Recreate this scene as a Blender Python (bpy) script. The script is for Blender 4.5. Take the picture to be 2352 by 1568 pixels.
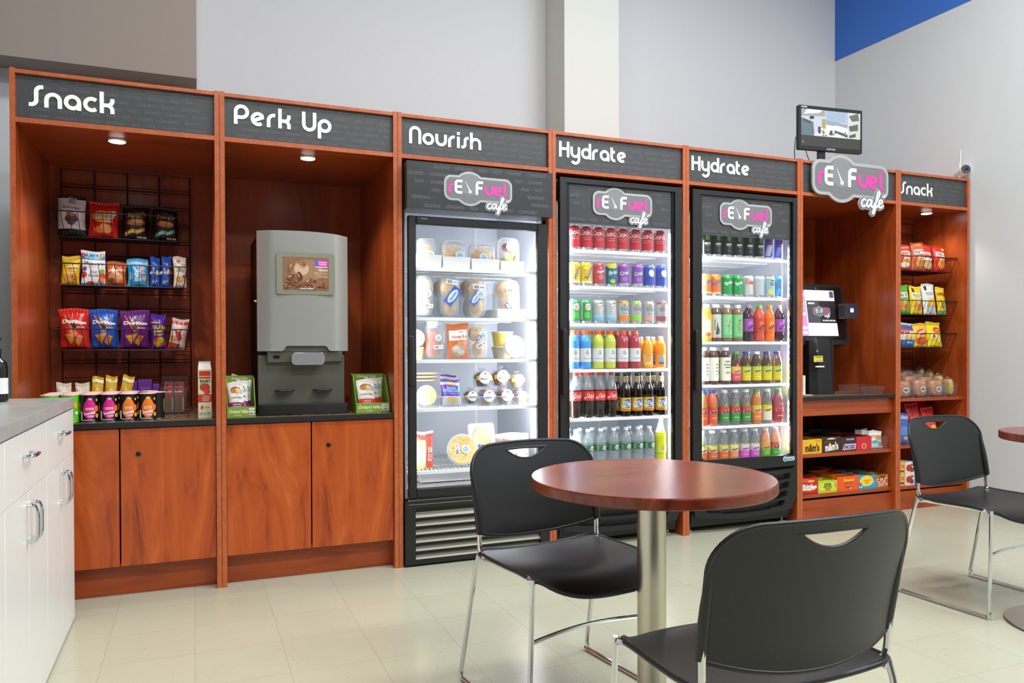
import bpy, math, random
from mathutils import Vector, Matrix
from mathutils.geometry import tessellate_polygon
from math import sin, cos, pi, radians, sqrt
for _o in list(bpy.data.objects):
    bpy.data.objects.remove(_o)
SC = bpy.context.scene
COL = SC.collection

# ---------------------------------------------------------------- camera
FPX, YAW, PITCH, ROLL, CYS, CAMH = 1779.28, 0.39059, -0.01002, -0.00269, 34.88, 1.111
cd = bpy.data.cameras.new('camera')
cd.sensor_width = 36.0
cd.lens = FPX * 36.0 / 2352.0
cd.shift_y = CYS / 2352.0
cd.clip_start = 0.05
cam = bpy.data.objects.new('camera', cd)
COL.objects.link(cam)
_fw = Vector((sin(YAW) * cos(PITCH), cos(YAW) * cos(PITCH), sin(PITCH)))
_rt = Vector((cos(YAW), -sin(YAW), 0))
_up = _rt.cross(_fw)
_r2 = _rt * cos(ROLL) - _up * sin(ROLL) * -1.0
_u2 = _fw.cross(_r2) * -1.0
_m = Matrix.Identity(4)
for _i in range(3):
    _m[_i][0], _m[_i][1], _m[_i][2], _m[_i][3] = _r2[_i], _u2[_i], -_fw[_i], (0, 0, CAMH)[_i]
cam.matrix_world = _m
SC.camera = cam


def ray(px, py):
    u2, v2 = px - 1176, py - 784 - CYS
    u = u2 * cos(ROLL) + v2 * sin(ROLL)
    v = -u2 * sin(ROLL) + v2 * cos(ROLL)
    c, zz = u / FPX, -v / FPX
    d = cos(PITCH) - zz * sin(PITCH)
    z = zz * cos(PITCH) + sin(PITCH)
    return (c * cos(YAW) + d * sin(YAW), -c * sin(YAW) + d * cos(YAW), z)


def at(px, py, y):
    """Point of the room seen along a sight line, on the wall-parallel plane at depth y."""
    r = ray(px, py)
    k = y / r[1]
    return Vector((r[0] * k, y, r[2] * k + CAMH))


def atz(px, py, z):
    r = ray(px, py)
    k = (z - CAMH) / r[2]
    return Vector((r[0] * k, r[1] * k, z))


# ---------------------------------------------------------------- light and exposure
SC.view_settings.view_transform = 'Standard'
SC.view_settings.look = 'None'
SC.view_settings.exposure = 0.1
SC.view_settings.gamma = 1.0
SC.view_settings.use_curve_mapping = False
SC.cycles.transparent_max_bounces = 24
SC.cycles.max_bounces = 8
SC.cycles.use_denoising = True
SC.cycles.sample_clamp_indirect = 6.0
wd = bpy.data.worlds.new('world')
SC.world = wd
wd.use_nodes = True
wd.node_tree.nodes['Background'].inputs[0].default_value = (0.93, 0.96, 1.0, 1)
wd.node_tree.nodes['Background'].inputs[1].default_value = 0.12


def area(name, loc, sx, sy, power, color=(1, 1, 1), rot=(0, 0, 0), parent=None, spread=None):
    l = bpy.data.lights.new(name, 'AREA')
    l.shape = 'RECTANGLE'
    l.size, l.size_y, l.energy, l.color = sx, sy, power, color
    if spread:
        l.spread = spread
    o = bpy.data.objects.new(name, l)
    COL.objects.link(o)
    o.location, o.rotation_euler = loc, rot
    o.parent = parent
    return o


for _x, _y, _e in ((0.3, 2.3, 50), (2.4, 2.3, 55), (3.5, 2.2, 62), (0.3, -.4, 70), (2.4, -.4, 70), (4.1, -.4, 115), (1.0, -3.0, 60), (4.0, -3.0, 80)):
    area('ceiling_light', (_x, _y, 4.7), 1.4, 0.55, _e, (0.96, 0.995, 0.99))  # unseen lamps; the strongest, at the right, added to brighten the white counter


# ---------------------------------------------------------------- materials
def lin(c):
    return c / 12.92 if c <= 0.04045 else ((c + 0.055) / 1.055) ** 2.4


def hexc(h):
    h = h.lstrip('#')
    return tuple(lin(int(h[i:i + 2], 16) / 255) for i in (0, 2, 4)) + (1,)


MATS = {}


def mat(name, col, rough=0.45, metal=0.0, emit=0.0, spec=0.5, coat=0.0):
    if name in MATS:
        return MATS[name]
    m = bpy.data.materials.new(name)
    m.use_nodes = True
    b = m.node_tree.nodes['Principled BSDF']
    c = hexc(col)
    b.inputs['Base Color'].default_value = c
    b.inputs['Roughness'].default_value = rough
    b.inputs['Metallic'].default_value = metal
    b.inputs['Specular IOR Level'].default_value = spec
    b.inputs['Coat Weight'].default_value = coat
    if emit:
        b.inputs['Emission Color'].default_value = c
        b.inputs['Emission Strength'].default_value = emit
    m.diffuse_color = c
    MATS[name] = m
    return m


def ink(h):
    """Printed colour."""
    return mat('print_' + h, h, 0.38)


def nodes(m):
    return m.node_tree.nodes, m.node_tree.links, m.node_tree.nodes['Principled BSDF']


def coords(m, scale, kind='Object'):
    n, l, b = nodes(m)
    tc = n.new('ShaderNodeTexCoord')
    mp = n.new('ShaderNodeMapping')
    mp.inputs['Scale'].default_value = scale
    l.new(tc.outputs[kind], mp.inputs['Vector'])
    return mp


def ramp(m, src, stops):
    n, l, b = nodes(m)
    r = n.new('ShaderNodeValToRGB')
    e = r.color_ramp.elements
    e[0].position, e[0].color = stops[0][0], hexc(stops[0][1])
    e[1].position, e[1].color = stops[-1][0], hexc(stops[-1][1])
    for p, c in stops[1:-1]:
        x = e.new(p)
        x.color = hexc(c)
    l.new(src, r.inputs['Fac'])
    return r


def wood(name, scale, stops, rough=0.32, dist=1.2):
    m = mat(name, stops[1][1], rough)
    n, l, b = nodes(m)
    mp = coords(m, scale)
    t = n.new('ShaderNodeTexNoise')
    t.inputs['Scale'].default_value = 1.0
    t.inputs['Detail'].default_value = 5.0
    t.inputs['Roughness'].default_value = 0.62
    t.inputs['Distortion'].default_value = dist
    l.new(mp.outputs[0], t.inputs['Vector'])
    r = ramp(m, t.outputs['Fac'], stops)
    l.new(r.outputs[0], b.inputs['Base Color'])
    return m


CHERRY = [(0.28, '7a2f10'), (0.47, '9c4319'), (0.60, 'a84b1e'), (0.78, 'b2572a')]
W_V = wood('cherry_laminate_upright', (7, 7, 1.1), CHERRY)
W_H = wood('cherry_laminate_level', (1.1, 7, 8), CHERRY)
W_DOOR = wood('cherry_laminate_door', (5, 5, 0.9), [(0.30, '7e300d'), (0.44, 'aa4817'), (0.58, 'b8521c'), (0.74, 'c8682e')], 0.33, 2.8)
W_EDGE = wood('cherry_edge_band', (30, 30, 30), [(0.3, 'a8512a'), (0.5, 'b45a2e'), (0.7, 'bd6638')], 0.4)
W_TAB = wood('cherry_table_laminate', (1.6, 14, 8), [(0.30, '46180d'), (0.45, '6c2b19'), (0.58, '7f371f'), (0.74, '964a2e')], 0.25)
BLACK = mat('black_plastic', '141415', 0.42)
BLACKG = mat('black_gloss', '101011', 0.22)
BLACKM = mat('black_powder_coat', '131314', 0.5)
WIREB = mat('black_wire', '0d0d0e', 0.45)
SHELL = mat('black_chair_shell', '141415', 0.4)
CHROME = mat('chrome', 'd8d8da', 0.12, 1.0)
STEEL = mat('brushed_steel', 'c8c0b0', 0.34, 1.0)
SILVER = mat('silver_paint', '9c9c9c', 0.35, 0.75)
ALU = mat('aluminium_lid', 'cfd2d6', 0.25, 1.0)
WHITE = mat('white_plastic', 'ecedec', 0.4)
WHITEG = mat('white_gloss_laminate', 'e8e9e5', 0.32, spec=0.35)
LINER = mat('fridge_liner', 'd3d8e0', 0.45)
SHELFW = mat('white_shelf_wire', 'f2f4f6', 0.35)
SIGN = mat('charcoal_sign', '424244', 0.5)
SIGNW = mat('sign_small_words', '676769', 0.5)
LETTER = mat('white_lettering', 'f4f4ea', 0.5, emit=0.12)  # plain white letters with a faint glow added, no lamp behind them
PINK = mat('pink_lettering', 'ec3fa2', 0.45)
CTOP = mat('speckled_worktop', '5b4a3c', 0.4)


def speckle(m, sc, stops):
    n, l, b = nodes(m)
    mp = coords(m, (sc, sc, sc))
    t = n.new('ShaderNodeTexNoise')
    t.inputs['Scale'].default_value = 1.0
    t.inputs['Detail'].default_value = 4.0
    l.new(mp.outputs[0], t.inputs['Vector'])
    r = ramp(m, t.outputs['Fac'], stops)
    l.new(r.outputs[0], b.inputs['Base Color'])


speckle(CTOP, 60, [(0.35, '2c2018'), (0.5, '6b5038'), (0.66, '9a7a58')])
GREYTOP = mat('grey_counter_laminate', 'a9aca8', 0.3)
speckle(GREYTOP, 9, [(0.3, '9fa6a2'), (0.5, 'adb0ac'), (0.7, 'b8b6ae')])


def clear(name, tint='ffffff', alpha=0.92, rough=0.05, ior=1.45, gloss='ffffff'):
    """Thin clear sheet: what is behind shows through, with a glossy film on top."""
    m = bpy.data.materials.new(name)
    m.use_nodes = True
    n, l = m.node_tree.nodes, m.node_tree.links
    n.clear()
    out = n.new('ShaderNodeOutputMaterial')
    tr = n.new('ShaderNodeBsdfTransparent')
    tr.inputs[0].default_value = hexc(tint)
    pr = n.new('ShaderNodeBsdfPrincipled')
    pr.inputs['Base Color'].default_value = hexc(gloss)
    pr.inputs['Roughness'].default_value = rough
    gl = n.new('ShaderNodeBsdfGlossy')
    gl.inputs['Roughness'].default_value = rough
    lw = n.new('ShaderNodeLayerWeight')
    lw.inputs[0].default_value = 0.5
    pw = n.new('ShaderNodeMath')
    pw.operation, pw.inputs[1].default_value = 'POWER', 4.0
    fr = n.new('ShaderNodeMath')
    fr.operation = 'MULTIPLY_ADD'
    fr.inputs[1].default_value, fr.inputs[2].default_value = 0.8, ((ior - 1) / (ior + 1)) ** 2
    l.new(lw.outputs['Facing'], pw.inputs[0])
    l.new(pw.outputs[0], fr.inputs[0])
    m1 = n.new('ShaderNodeMixShader')
    m1.inputs[0].default_value = alpha
    l.new(pr.outputs[0], m1.inputs[1])
    l.new(tr.outputs[0], m1.inputs[2])
    m2 = n.new('ShaderNodeMixShader')
    l.new(fr.outputs[0], m2.inputs[0])
    l.new(m1.outputs[0], m2.inputs[1])
    l.new(gl.outputs[0], m2.inputs[2])
    l.new(m2.outputs[0], out.inputs[0])
    m.diffuse_color = (0.8, 0.85, 0.9, 0.3)
    MATS[name] = m
    return m


GLASS = clear('door_glass', 'ffffff', 1.0, 0.02, 1.30)
CLEAR = clear('clear_plastic', 'f4f7fa', 0.86, 0.12, 1.4)
ACRYL = clear('clear_acrylic', 'f6f9fa', 0.97, 0.1, 1.45)
WATER = clear('water_bottle_plastic', 'eef3f6', 0.80, 0.08, 1.35, 'eef2f4')
BROWNGL = mat('dark_glass', '170e09', 0.08)


def drink(h):
    """Coloured drink seen through a clear bottle."""
    return mat('drink_' + h, h, 0.1, spec=0.6)


# ---------------------------------------------------------------- mesh builder
class MB:
    def __init__(s, o=(0, 0, 0)):
        s.v, s.f, s.m, s.mats, s.o = [], [], [], [], Vector(o)

    def mi(s, m):
        if m not in s.mats:
            s.mats.append(m)
        return s.mats.index(m)

    def add(s, vs, fs, m):
        b, k = len(s.v), s.mi(m)
        s.v += [tuple(v) for v in vs]
        s.f += [tuple(b + i for i in f) for f in fs]
        s.m += [k] * len(fs)
        return s

    def box(s, x0, x1, y0, y1, z0, z1, m):
        vs = [(x, y, z) for x in (x0, x1) for y in (y0, y1) for z in (z0, z1)]
        return s.add(vs, [(0, 1, 3, 2), (4, 6, 7, 5), (0, 4, 5, 1), (2, 3, 7, 6), (0, 2, 6, 4), (1, 5, 7, 3)], m)

    def lathe(s, prof, m, c=(0, 0, 0), n=20, ms=None):
        """prof: (r, z) from the bottom up; ms: a material for each band."""
        vs = []
        for r, z in prof:
            for i in range(n):
                a = 2 * pi * i / n
                vs.append((c[0] + r * cos(a), c[1] + r * sin(a), c[2] + z))
        for j in range(len(prof) - 1):
            fs = [(i, (i + 1) % n, n + (i + 1) % n, n + i) for i in range(n)]
            s.add(vs[j * n:(j + 2) * n], fs, ms[j] if ms else m)
        s.add(vs[:n], [tuple(range(n - 1, -1, -1))], ms[0] if ms else m)
        s.add(vs[-n:], [tuple(range(n))], ms[-1] if ms else m)
        return s

    def tube(s, pts, r, m, n=8, closed=False, sq=1.0):
        pts = [Vector(p) for p in pts]
        k = len(pts)
        vs, up = [], None
        for i, p in enumerate(pts):
            a = pts[(i - 1) % k] if (i or closed) else p
            b = pts[(i + 1) % k] if (i < k - 1 or closed) else p
            t = (b - a).normalized()
            if up is None:
                up = Vector((0, 0, 1)) if abs(t.z) < 0.9 else Vector((1, 0, 0))
            x = t.cross(up)
            if x.length < 1e-4:
                x = t.cross(Vector((0, 1, 0)))
            x.normalize()
            y = x.cross(t).normalized()
            up = y
            rr = r[i] if isinstance(r, (list, tuple)) else r
            for j in range(n):
                an = 2 * pi * j / n
                vs.append(p + x * rr * cos(an) + y * rr * sq * sin(an))
        fs = [(i * n + j, i * n + (j + 1) % n, ((i + 1) % k) * n + (j + 1) % n, ((i + 1) % k) * n + j)
              for i in range(k if closed else k - 1) for j in range(n)]
        if not closed:
            fs += [tuple(range(n - 1, -1, -1)), tuple((k - 1) * n + j for j in range(n))]
        return s.add(vs, fs, m)

    def prism(s, poly, P, d0, d1, m, back=True):
        """poly (u, v) extruded between P(u, v, d0) and P(u, v, d1)."""
        n = len(poly)
        vs = [P(u, v, d0) for u, v in poly] + [P(u, v, d1) for u, v in poly]
        tri = tessellate_polygon([[Vector((u, v, 0)) for u, v in poly]])
        fs = [tuple(n + i for i in t) for t in tri]
        if back:
            fs += [tuple(reversed(t)) for t in tri]
        fs += [(i, (i + 1) % n, n + (i + 1) % n, n + i) for i in range(n)]
        return s.add(vs, fs, m)

    def grid(s, fn, nu, nv, m, flip=False):
        vs = [fn(i / nu, j / nv) for j in range(nv + 1) for i in range(nu + 1)]
        w = nu + 1
        fs = [(j * w + i, j * w + i + 1, (j + 1) * w + i + 1, (j + 1) * w + i) for j in range(nv) for i in range(nu)]
        if flip:
            fs = [tuple(reversed(f)) for f in fs]
        return s.add(vs, fs, m)

    def xf(s, M, i0=0):
        """Transform every vertex from index i0 on by the matrix M."""
        for i in range(i0, len(s.v)):
            s.v[i] = tuple(M @ Vector(s.v[i]))
        return s

    def build(s, name, parent=None, bevel=0.0, sharp=38, seg=2):
        me = bpy.data.meshes.new(name)
        o = s.o
        me.from_pydata([(v[0] - o[0], v[1] - o[1], v[2] - o[2]) for v in s.v], [], s.f)
        for m in s.mats:
            me.materials.append(m)
        me.polygons.foreach_set('material_index', s.m)
        me.polygons.foreach_set('use_smooth', [True] * len(s.f))
        me.update()
        try:
            me.set_sharp_from_angle(angle=radians(sharp))
        except Exception:
            pass
        ob = bpy.data.objects.new(name, me)
        COL.objects.link(ob)
        if parent is not None:
            ob.parent = parent
        else:
            ob.location = o
        if bevel:
            b = ob.modifiers.new('bevel', 'BEVEL')
            b.width, b.segments, b.limit_method = bevel, seg, 'ANGLE'
            b.angle_limit = radians(40)
        return ob


def thing(name, label, cat, loc=(0, 0, 0), group=None, rz=0.0):
    o = bpy.data.objects.new(name, None)
    o.empty_display_size = 0.05
    COL.objects.link(o)
    o.location = loc
    o.rotation_euler = (0, 0, rz)
    return tag(o, label, cat, group)


def tag(o, label, cat, group=None, kind=None):
    o['label'] = label
    o['category'] = cat
    if group:
        o['group'] = group
    if kind:
        o['kind'] = kind
    return o


def struct(o, label=None, cat=None):
    o['kind'] = 'structure'
    if label:
        o['label'] = label
        o['category'] = cat
    return o


def copy_tree(o, loc=None, rz=None, label=None, group=None, rx=None):
    c = o.copy()
    COL.objects.link(c)
    for ch in list(o.children):
        d = ch.copy()
        COL.objects.link(d)
        d.parent = c
        for g in list(ch.children):
            e = g.copy()
            COL.objects.link(e)
            e.parent = d
    if loc is not None:
        c.location = loc
    if rz is not None:
        c.rotation_euler[2] = rz
    if rx is not None:
        c.rotation_euler[0] = rx
    if label:
        c['label'] = label
    if group:
        c['group'] = group
    return c


# ---------------------------------------------------------------- writing and printed marks
_TXT = {}


def text2d(s, bold=0.0):
    """Flat triangles of a line of text, cap height 1, starting at x = 0."""
    key = (s, bold)
    if key not in _TXT:
        c = bpy.data.curves.new('t', 'FONT')
        c.body, c.size, c.resolution_u, c.offset = s, 1.0, 2, bold
        c.fill_mode = 'FRONT'
        o = bpy.data.objects.new('t', c)
        COL.objects.link(o)
        dg = bpy.context.evaluated_depsgraph_get()
        me = bpy.data.meshes.new_from_object(o.evaluated_get(dg))
        vs = [(v.co.x, v.co.y) for v in me.vertices]
        fs = [tuple(p.vertices) for p in me.polygons]
        bpy.data.objects.remove(o)
        bpy.data.curves.remove(c)
        bpy.data.meshes.remove(me)
        if vs:
            x0, x1 = min(v[0] for v in vs), max(v[0] for v in vs)
            vs = [((v[0] - x0) / 0.72, v[1] / 0.72) for v in vs]
            _TXT[key] = (vs, fs, (x1 - x0) / 0.72)
        else:
            _TXT[key] = ([], [], 0)
    return _TXT[key]


def put_text(mb, P, s, u, v, h, m, k=1.0, align='c', width=None, shear=0.0, bold=0.02, rot=0.0):
    """Text of cap height h, its middle at (u, v); width squeezes it to that width."""
    vs, fs, w = text2d(s, bold)
    if not vs:
        return
    sx = width / w if width else h
    off = {'c': -w * sx / 2, 'l': 0, 'r': -w * sx}[align]
    ca, sa = cos(rot), sin(rot)
    out = []
    for x, y in vs:
        a, b = x * sx + off + shear * y * h, (y - 0.5) * h
        out.append(P(u + a * ca - b * sa, v + a * sa + b * ca, k))
    mb.add(out, fs, m)


def put_rect(mb, P, u0, u1, v0, v1, m, k=1.0, n=1):
    mb.grid(lambda a, b: P(u0 + (u1 - u0) * a, v0 + (v1 - v0) * b, k), n, max(1, n // 2), m)


def put_ell(mb, P, u, v, ru, rv, m, k=1.0, n=20, rot=0.0, rings=2):
    ca, sa = cos(rot), sin(rot)
    vs = [P(u, v, k)]
    for q in range(1, rings + 1):
        for i in range(n):
            a, b = ru * q / rings * cos(2 * pi * i / n), rv * q / rings * sin(2 * pi * i / n)
            vs.append(P(u + a * ca - b * sa, v + a * sa + b * ca, k))
    fs = [(0, 1 + i, 1 + (i + 1) % n) for i in range(n)]
    for q in range(rings - 1):
        b0, b1 = 1 + q * n, 1 + (q + 1) * n
        fs += [(b0 + i, b1 + i, b1 + (i + 1) % n, b0 + (i + 1) % n) for i in range(n)]
    mb.add(vs, fs, m)


def put_poly(mb, P, pts, m, k=1.0, cell=0):
    tri = [tuple(t) for t in tessellate_polygon([[Vector((u, v, 0)) for u, v in pts]])]
    vs = list(pts)
    for _ in range(3 if cell else 0):
        nt = []
        for a, b, c in tri:
            A, B_, C_ = vs[a], vs[b], vs[c]
            if max(math.dist(A, B_), math.dist(B_, C_), math.dist(C_, A)) < cell:
                nt.append((a, b, c))
                continue
            n = len(vs)
            vs += [((A[0] + B_[0]) / 2, (A[1] + B_[1]) / 2), ((B_[0] + C_[0]) / 2, (B_[1] + C_[1]) / 2), ((C_[0] + A[0]) / 2, (C_[1] + A[1]) / 2)]
            nt += [(a, n, n + 2), (n, b, n + 1), (n + 2, n + 1, c), (n, n + 1, n + 2)]
        tri = nt
    mb.add([P(u, v, k) for u, v in vs], tri, m)


def prints(mb, P, items, U=1.0, V=1.0, cell=.03):
    """items: ('t', text, u, v, h, colour, opts) ('r', u0, u1, v0, v1, colour) ('e', u, v, ru, rv, colour, rot) ('p', pts, colour);
    U and V scale the drawing to the face it is printed on."""
    for k, it in enumerate(items):
        k = 1 + k * 0.6
        if it[0] == 't':
            o = dict(it[6]) if len(it) > 6 else {}
            if 'width' in o:
                o['width'] *= U
            put_text(mb, P, it[1], it[2] * U, it[3] * V, it[4] * V, ink(it[5]), k, **o)
        elif it[0] == 'r':
            a, b, c, d = it[1] * U, it[2] * U, it[3] * V, it[4] * V
            na, nb = max(1, math.ceil(abs(b - a) / (cell * .4))), max(1, math.ceil(abs(d - c) / (cell * .4)))
            mb.grid(lambda s, t: P(a + (b - a) * s, c + (d - c) * t, k), na, nb, ink(it[5]))
        elif it[0] == 'e':
            put_ell(mb, P, it[1] * U, it[2] * V, it[3] * U, it[4] * V, ink(it[5]), k, rot=it[6] if len(it) > 6 else 0, rings=4)
        elif it[0] == 'p':
            put_poly(mb, P, [(a * U, b * V) for a, b in it[1]], ink(it[2]), k, cell)


def wall_face(x0, y0, z0, gap=0.0005):
    """A face towards the room: u to the east, v up."""
    return lambda u, v, k: (x0 + u, y0 - gap * k, z0 + v)


def arc(cx, cy, r, a0, a1, n=10):
    return [(cx + r * cos(radians(a0 + (a1 - a0) * i / n)), cy + r * sin(radians(a0 + (a1 - a0) * i / n))) for i in range(n + 1)]


def circ(cx, cy, r):
    return arc(cx, cy, r, 0, 360, 20)


_o = circ(.38, .5, .38)
GLYPH = {
    'n': (.76, [[(0, 0)] + arc(.38, .5, .38, 180, 0) + [(.76, 0)]]),
    'a': (.76, [_o, [(.76, .5), (.76, 0)]]),
    'c': (.62, [arc(.38, .5, .38, 48, 312, 16)]),
    'k': (.63, [[(0, 0), (0, 1.42)], [(.63, 1), (.63, .86)] + arc(.31, .86, .32, 0, -90) + [(0, .54)], [(0, .54), (.3, .54)] + arc(.3, .21, .33, 90, 0) + [(.63, 0)]]),
    'P': (.78, [[(0, 0), (0, .9)] + arc(.39, .9, .39, 180, -90, 18) + [(.05, .51)]]),
    'e': (.76, [[(.06, .36)] + arc(.38, .5, .38, 24, 308, 18)]),
    'r': (.44, [[(0, 0)] + arc(.38, .5, .38, 180, 78)]),
    'U': (.78, [[(0, 1.4)] + arc(.39, .5, .39, 180, 360) + [(.78, 1.4)]]),
    'u': (.76, [[(0, 1)] + arc(.38, .5, .38, 180, 360) + [(.76, 1)]]),
    'p': (.76, [[(0, -.45), (0, .5)], _o]),
    'N': (.78, [[(0, 0)] + arc(.39, .94, .39, 180, 0) + [(.78, 0)]]),
    'o': (.76, [_o]),
    'i': (.0, [[(0, 0), (0, .96)], [(0, 1.1), (0, 1.34)]]),
    's': (.46, [[(-.08, .12), (0, .12)] + arc(0, .36, .24, -90, 0) + [(.24, .66)] + arc(.48, .66, .24, 180, 90) + [(.56, .9)]]),
    'S': (.52, [[(-.12, .12), (0, .12)] + arc(0, .42, .3, -90, 0) + [(.3, .98)] + arc(.6, .98, .3, 180, 90) + [(.7, 1.28)]]),
    'h': (.76, [[(0, 0), (0, 1.42)], [(0, .5)] + arc(.38, .5, .38, 180, 0) + [(.76, 0)]]),
    'H': (.76, [[(0, 0), (0, 1.38)], [(.76, 0), (.76, 1.38)], [(0, .74), (.76, .74)]]),
    'y': (.74, [[(0, 1)] + arc(.37, .5, .37, 180, 360), [(.74, 1), (.74, -.1)] + arc(.37, -.1, .37, 0, -150)]),
    'd': (.76, [_o, [(.76, 0), (.76, 1.42)]]),
    't': (.34, [[(0, 1.3), (0, .4)] + arc(.28, .4, .28, 180, 270) + [(.38, .12)], [(0, .9), (.34, .9)]]),
    'E': (.72, [[(.72, 1.28)] + arc(.3, 1.0, .28, 90, 180) + arc(.3, .4, .28, 180, 270) + [(.72, .12)], [(.05, .7), (.66, .7)]]),
    'F': (.7, [[(.7, 1.28)] + arc(.3, 1.0, .28, 90, 180) + [(.02, 0)], [(.02, .7), (.62, .7)]]),
    'l': (.3, [[(0, 1.42), (0, .35)] + arc(.23, .35, .23, 180, 270) + [(.32, .12)]]),
    ' ': (.35, []),
}


def ribbon(mb, P, pts, w, m, k0, k1):
    """A stroke of width w along pts, raised from k0 to k1."""
    n = len(pts)
    L, R = [], []
    for i in range(n):
        a = Vector(pts[max(i - 1, 0)])
        b = Vector(pts[min(i + 1, n - 1)])
        t = b - a
        if t.length < 1e-9:
            t = Vector((1, 0))
        t.normalize()
        s = 1.0
        if 0 < i < n - 1:
            e = (Vector(pts[i]) - a)
            if e.length > 1e-9:
                s = min(1.6, 1 / max(0.5, abs(e.normalized().dot(t))))
        q = Vector((-t.y, t.x)) * w * s / 2
        L.append((pts[i][0] + q.x, pts[i][1] + q.y))
        R.append((pts[i][0] - q.x, pts[i][1] - q.y))
    rise = [k1 + .4 * i / n for i in range(n)]
    vs = [P(u, v, rise[i]) for i, (u, v) in enumerate(L)] + [P(u, v, rise[i]) for i, (u, v) in enumerate(R)] + [P(u, v, k0) for u, v in L] + [P(u, v, k0) for u, v in R]
    fs = []
    for i in range(n - 1):
        fs += [(n + i, n + i + 1, i + 1, i), (i, i + 1, 2 * n + i + 1, 2 * n + i), (n + i + 1, n + i, 3 * n + i, 3 * n + i + 1)]
    fs += [(0, 2 * n, 3 * n, n), (n - 1, 2 * n - 1, 4 * n - 1, 3 * n - 1)]
    mb.add(vs, fs, m)


def word_width(s, gap=.34):
    return sum(GLYPH[c][0] for c in s) + gap * (len(s) - 1)


def bauhaus(mb, P, s, u, v, xh, m, w=.25, gap=.34, k0=0, k1=4, colors=None):
    x = 0
    for i, c in enumerate(s):
        adv, st = GLYPH[c]
        mm = colors[i] if colors else m
        for j, p in enumerate(st):
            ribbon(mb, P, [(u + (x + a) * xh, v + b * xh) for a, b in p], w * xh, mm, k0, k1 + j * .5)
        x += adv + gap


def spline(pts, n=5):
    out = []
    for i in range(len(pts) - 1):
        p0, p1, p2, p3 = (Vector(pts[max(0, min(len(pts) - 1, i + d))]) for d in (-1, 0, 1, 2))
        for j in range(n):
            t = j / n
            out.append(tuple(0.5 * (2 * p1 + (p2 - p0) * t + (2 * p0 - 5 * p1 + 4 * p2 - p3) * t * t + (3 * p1 - p0 - 3 * p2 + p3) * t ** 3)))
    out.append(tuple(pts[-1]))
    return out


CAFE = [[(.44, .6), (.3, .72), (.12, .55), (.05, .25), (.2, .04), (.45, .2)],
        [(.88, .62), (.68, .7), (.52, .35), (.6, .07), (.76, .2), (.94, .66), (.88, .22), (.98, .05), (1.14, .22)],
        [(1.1, .25), (1.38, .7), (1.6, 1.3), (1.5, 1.5), (1.38, 1.15), (1.25, .3), (1.12, -.4), (1.0, -.5), (1.08, -.15), (1.35, .1), (1.5, .25)],
        [(1.5, .32), (1.78, .5), (1.78, .72), (1.6, .68), (1.5, .35), (1.62, .05), (1.95, .28)],
        [(1.82, 1.0), (2.1, 1.2)]]


def rrect(cx, cy, w, h, r, n=6):
    p = []
    for sx, sy, a in ((1, 1, 0), (-1, 1, 90), (-1, -1, 180), (1, -1, 270)):
        p += arc(cx + sx * (w / 2 - r), cy + sy * (h / 2 - r), r, a, a + 90, n)
    return p


LOGO_B = mat('logo_silver_border', 'b4b4b4', 0.3, 0.35)
LOGO_G = mat('logo_grey', '757577', 0.35)
LOGO_D = mat('logo_grey_disc', '858587', 0.35)
LOGO_W = mat('logo_white', 'f6f6f4', 0.4)


def logo(mb, P, w, k=1.0, thick=0.0):
    """The café emblem, w wide, its plate centred on (0, 0)."""
    def q(u, v, kk):
        return P(u * w, v * w, kk)
    if thick:
        mb.prism(rrect(0, 0, 1.0, .345, .1), q, k - thick, k, LOGO_B)
        mb.prism(arc(-.13, 0, .237, 0, 360, 36)[:-1], q, k - thick, k + .35, LOGO_B)
    else:
        put_poly(mb, q, rrect(0, 0, 1.0, .345, .1), LOGO_B, k)
        put_poly(mb, q, arc(-.13, 0, .237, 0, 360, 36)[:-1], LOGO_B, k + .2)
    put_poly(mb, q, rrect(0, 0, .94, .285, .08), LOGO_G, k + .6)
    put_poly(mb, q, arc(-.13, 0, .205, 0, 360, 36)[:-1], LOGO_G, k + .9)
    put_poly(mb, q, arc(-.13, .06, .145, 0, 360, 30)[:-1], LOGO_D, k + 1.2)
    k += 1.6
    xh = .135
    for c, x, m in (('r', -.42, PINK), ('E', -.335, LOGO_W), ('F', -.03, LOGO_W), ('u', .1, PINK), ('e', .235, PINK), ('l', .385, PINK)):
        for j, s in enumerate(GLYPH[c][1]):
            ribbon(mb, q, [(x + a * xh, -.075 + b * xh) for a, b in s], .036, m, k, k + .5 + j * .5)
    put_poly(mb, q, [(-.2, .115), (-.118, -.03), (-.136, -.038)], LOGO_W, k + .3)
    put_ell(mb, q, -.125, -.04, .022, .022, LOGO_W, k + .4)
    for dw, mm, dk in ((.062, LOGO_B, .9), (.046, LOGO_G, 3.4), (.021, LOGO_W, 6.0)):
        for j, st in enumerate(CAFE):
            st = spline(st, 4)
            top = k + dk + j * .45
            ribbon(mb, q, [(.115 + a * .157, -.262 + b * .112) for a, b in st], dw, mm, top - (10 if thick and dw > .05 else .3), top)


FLAVOUR = ['REFRESHING', 'FRESH', 'TASTY', 'GOURMET', 'CONVENIENT', 'DELICIOUS']


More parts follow.
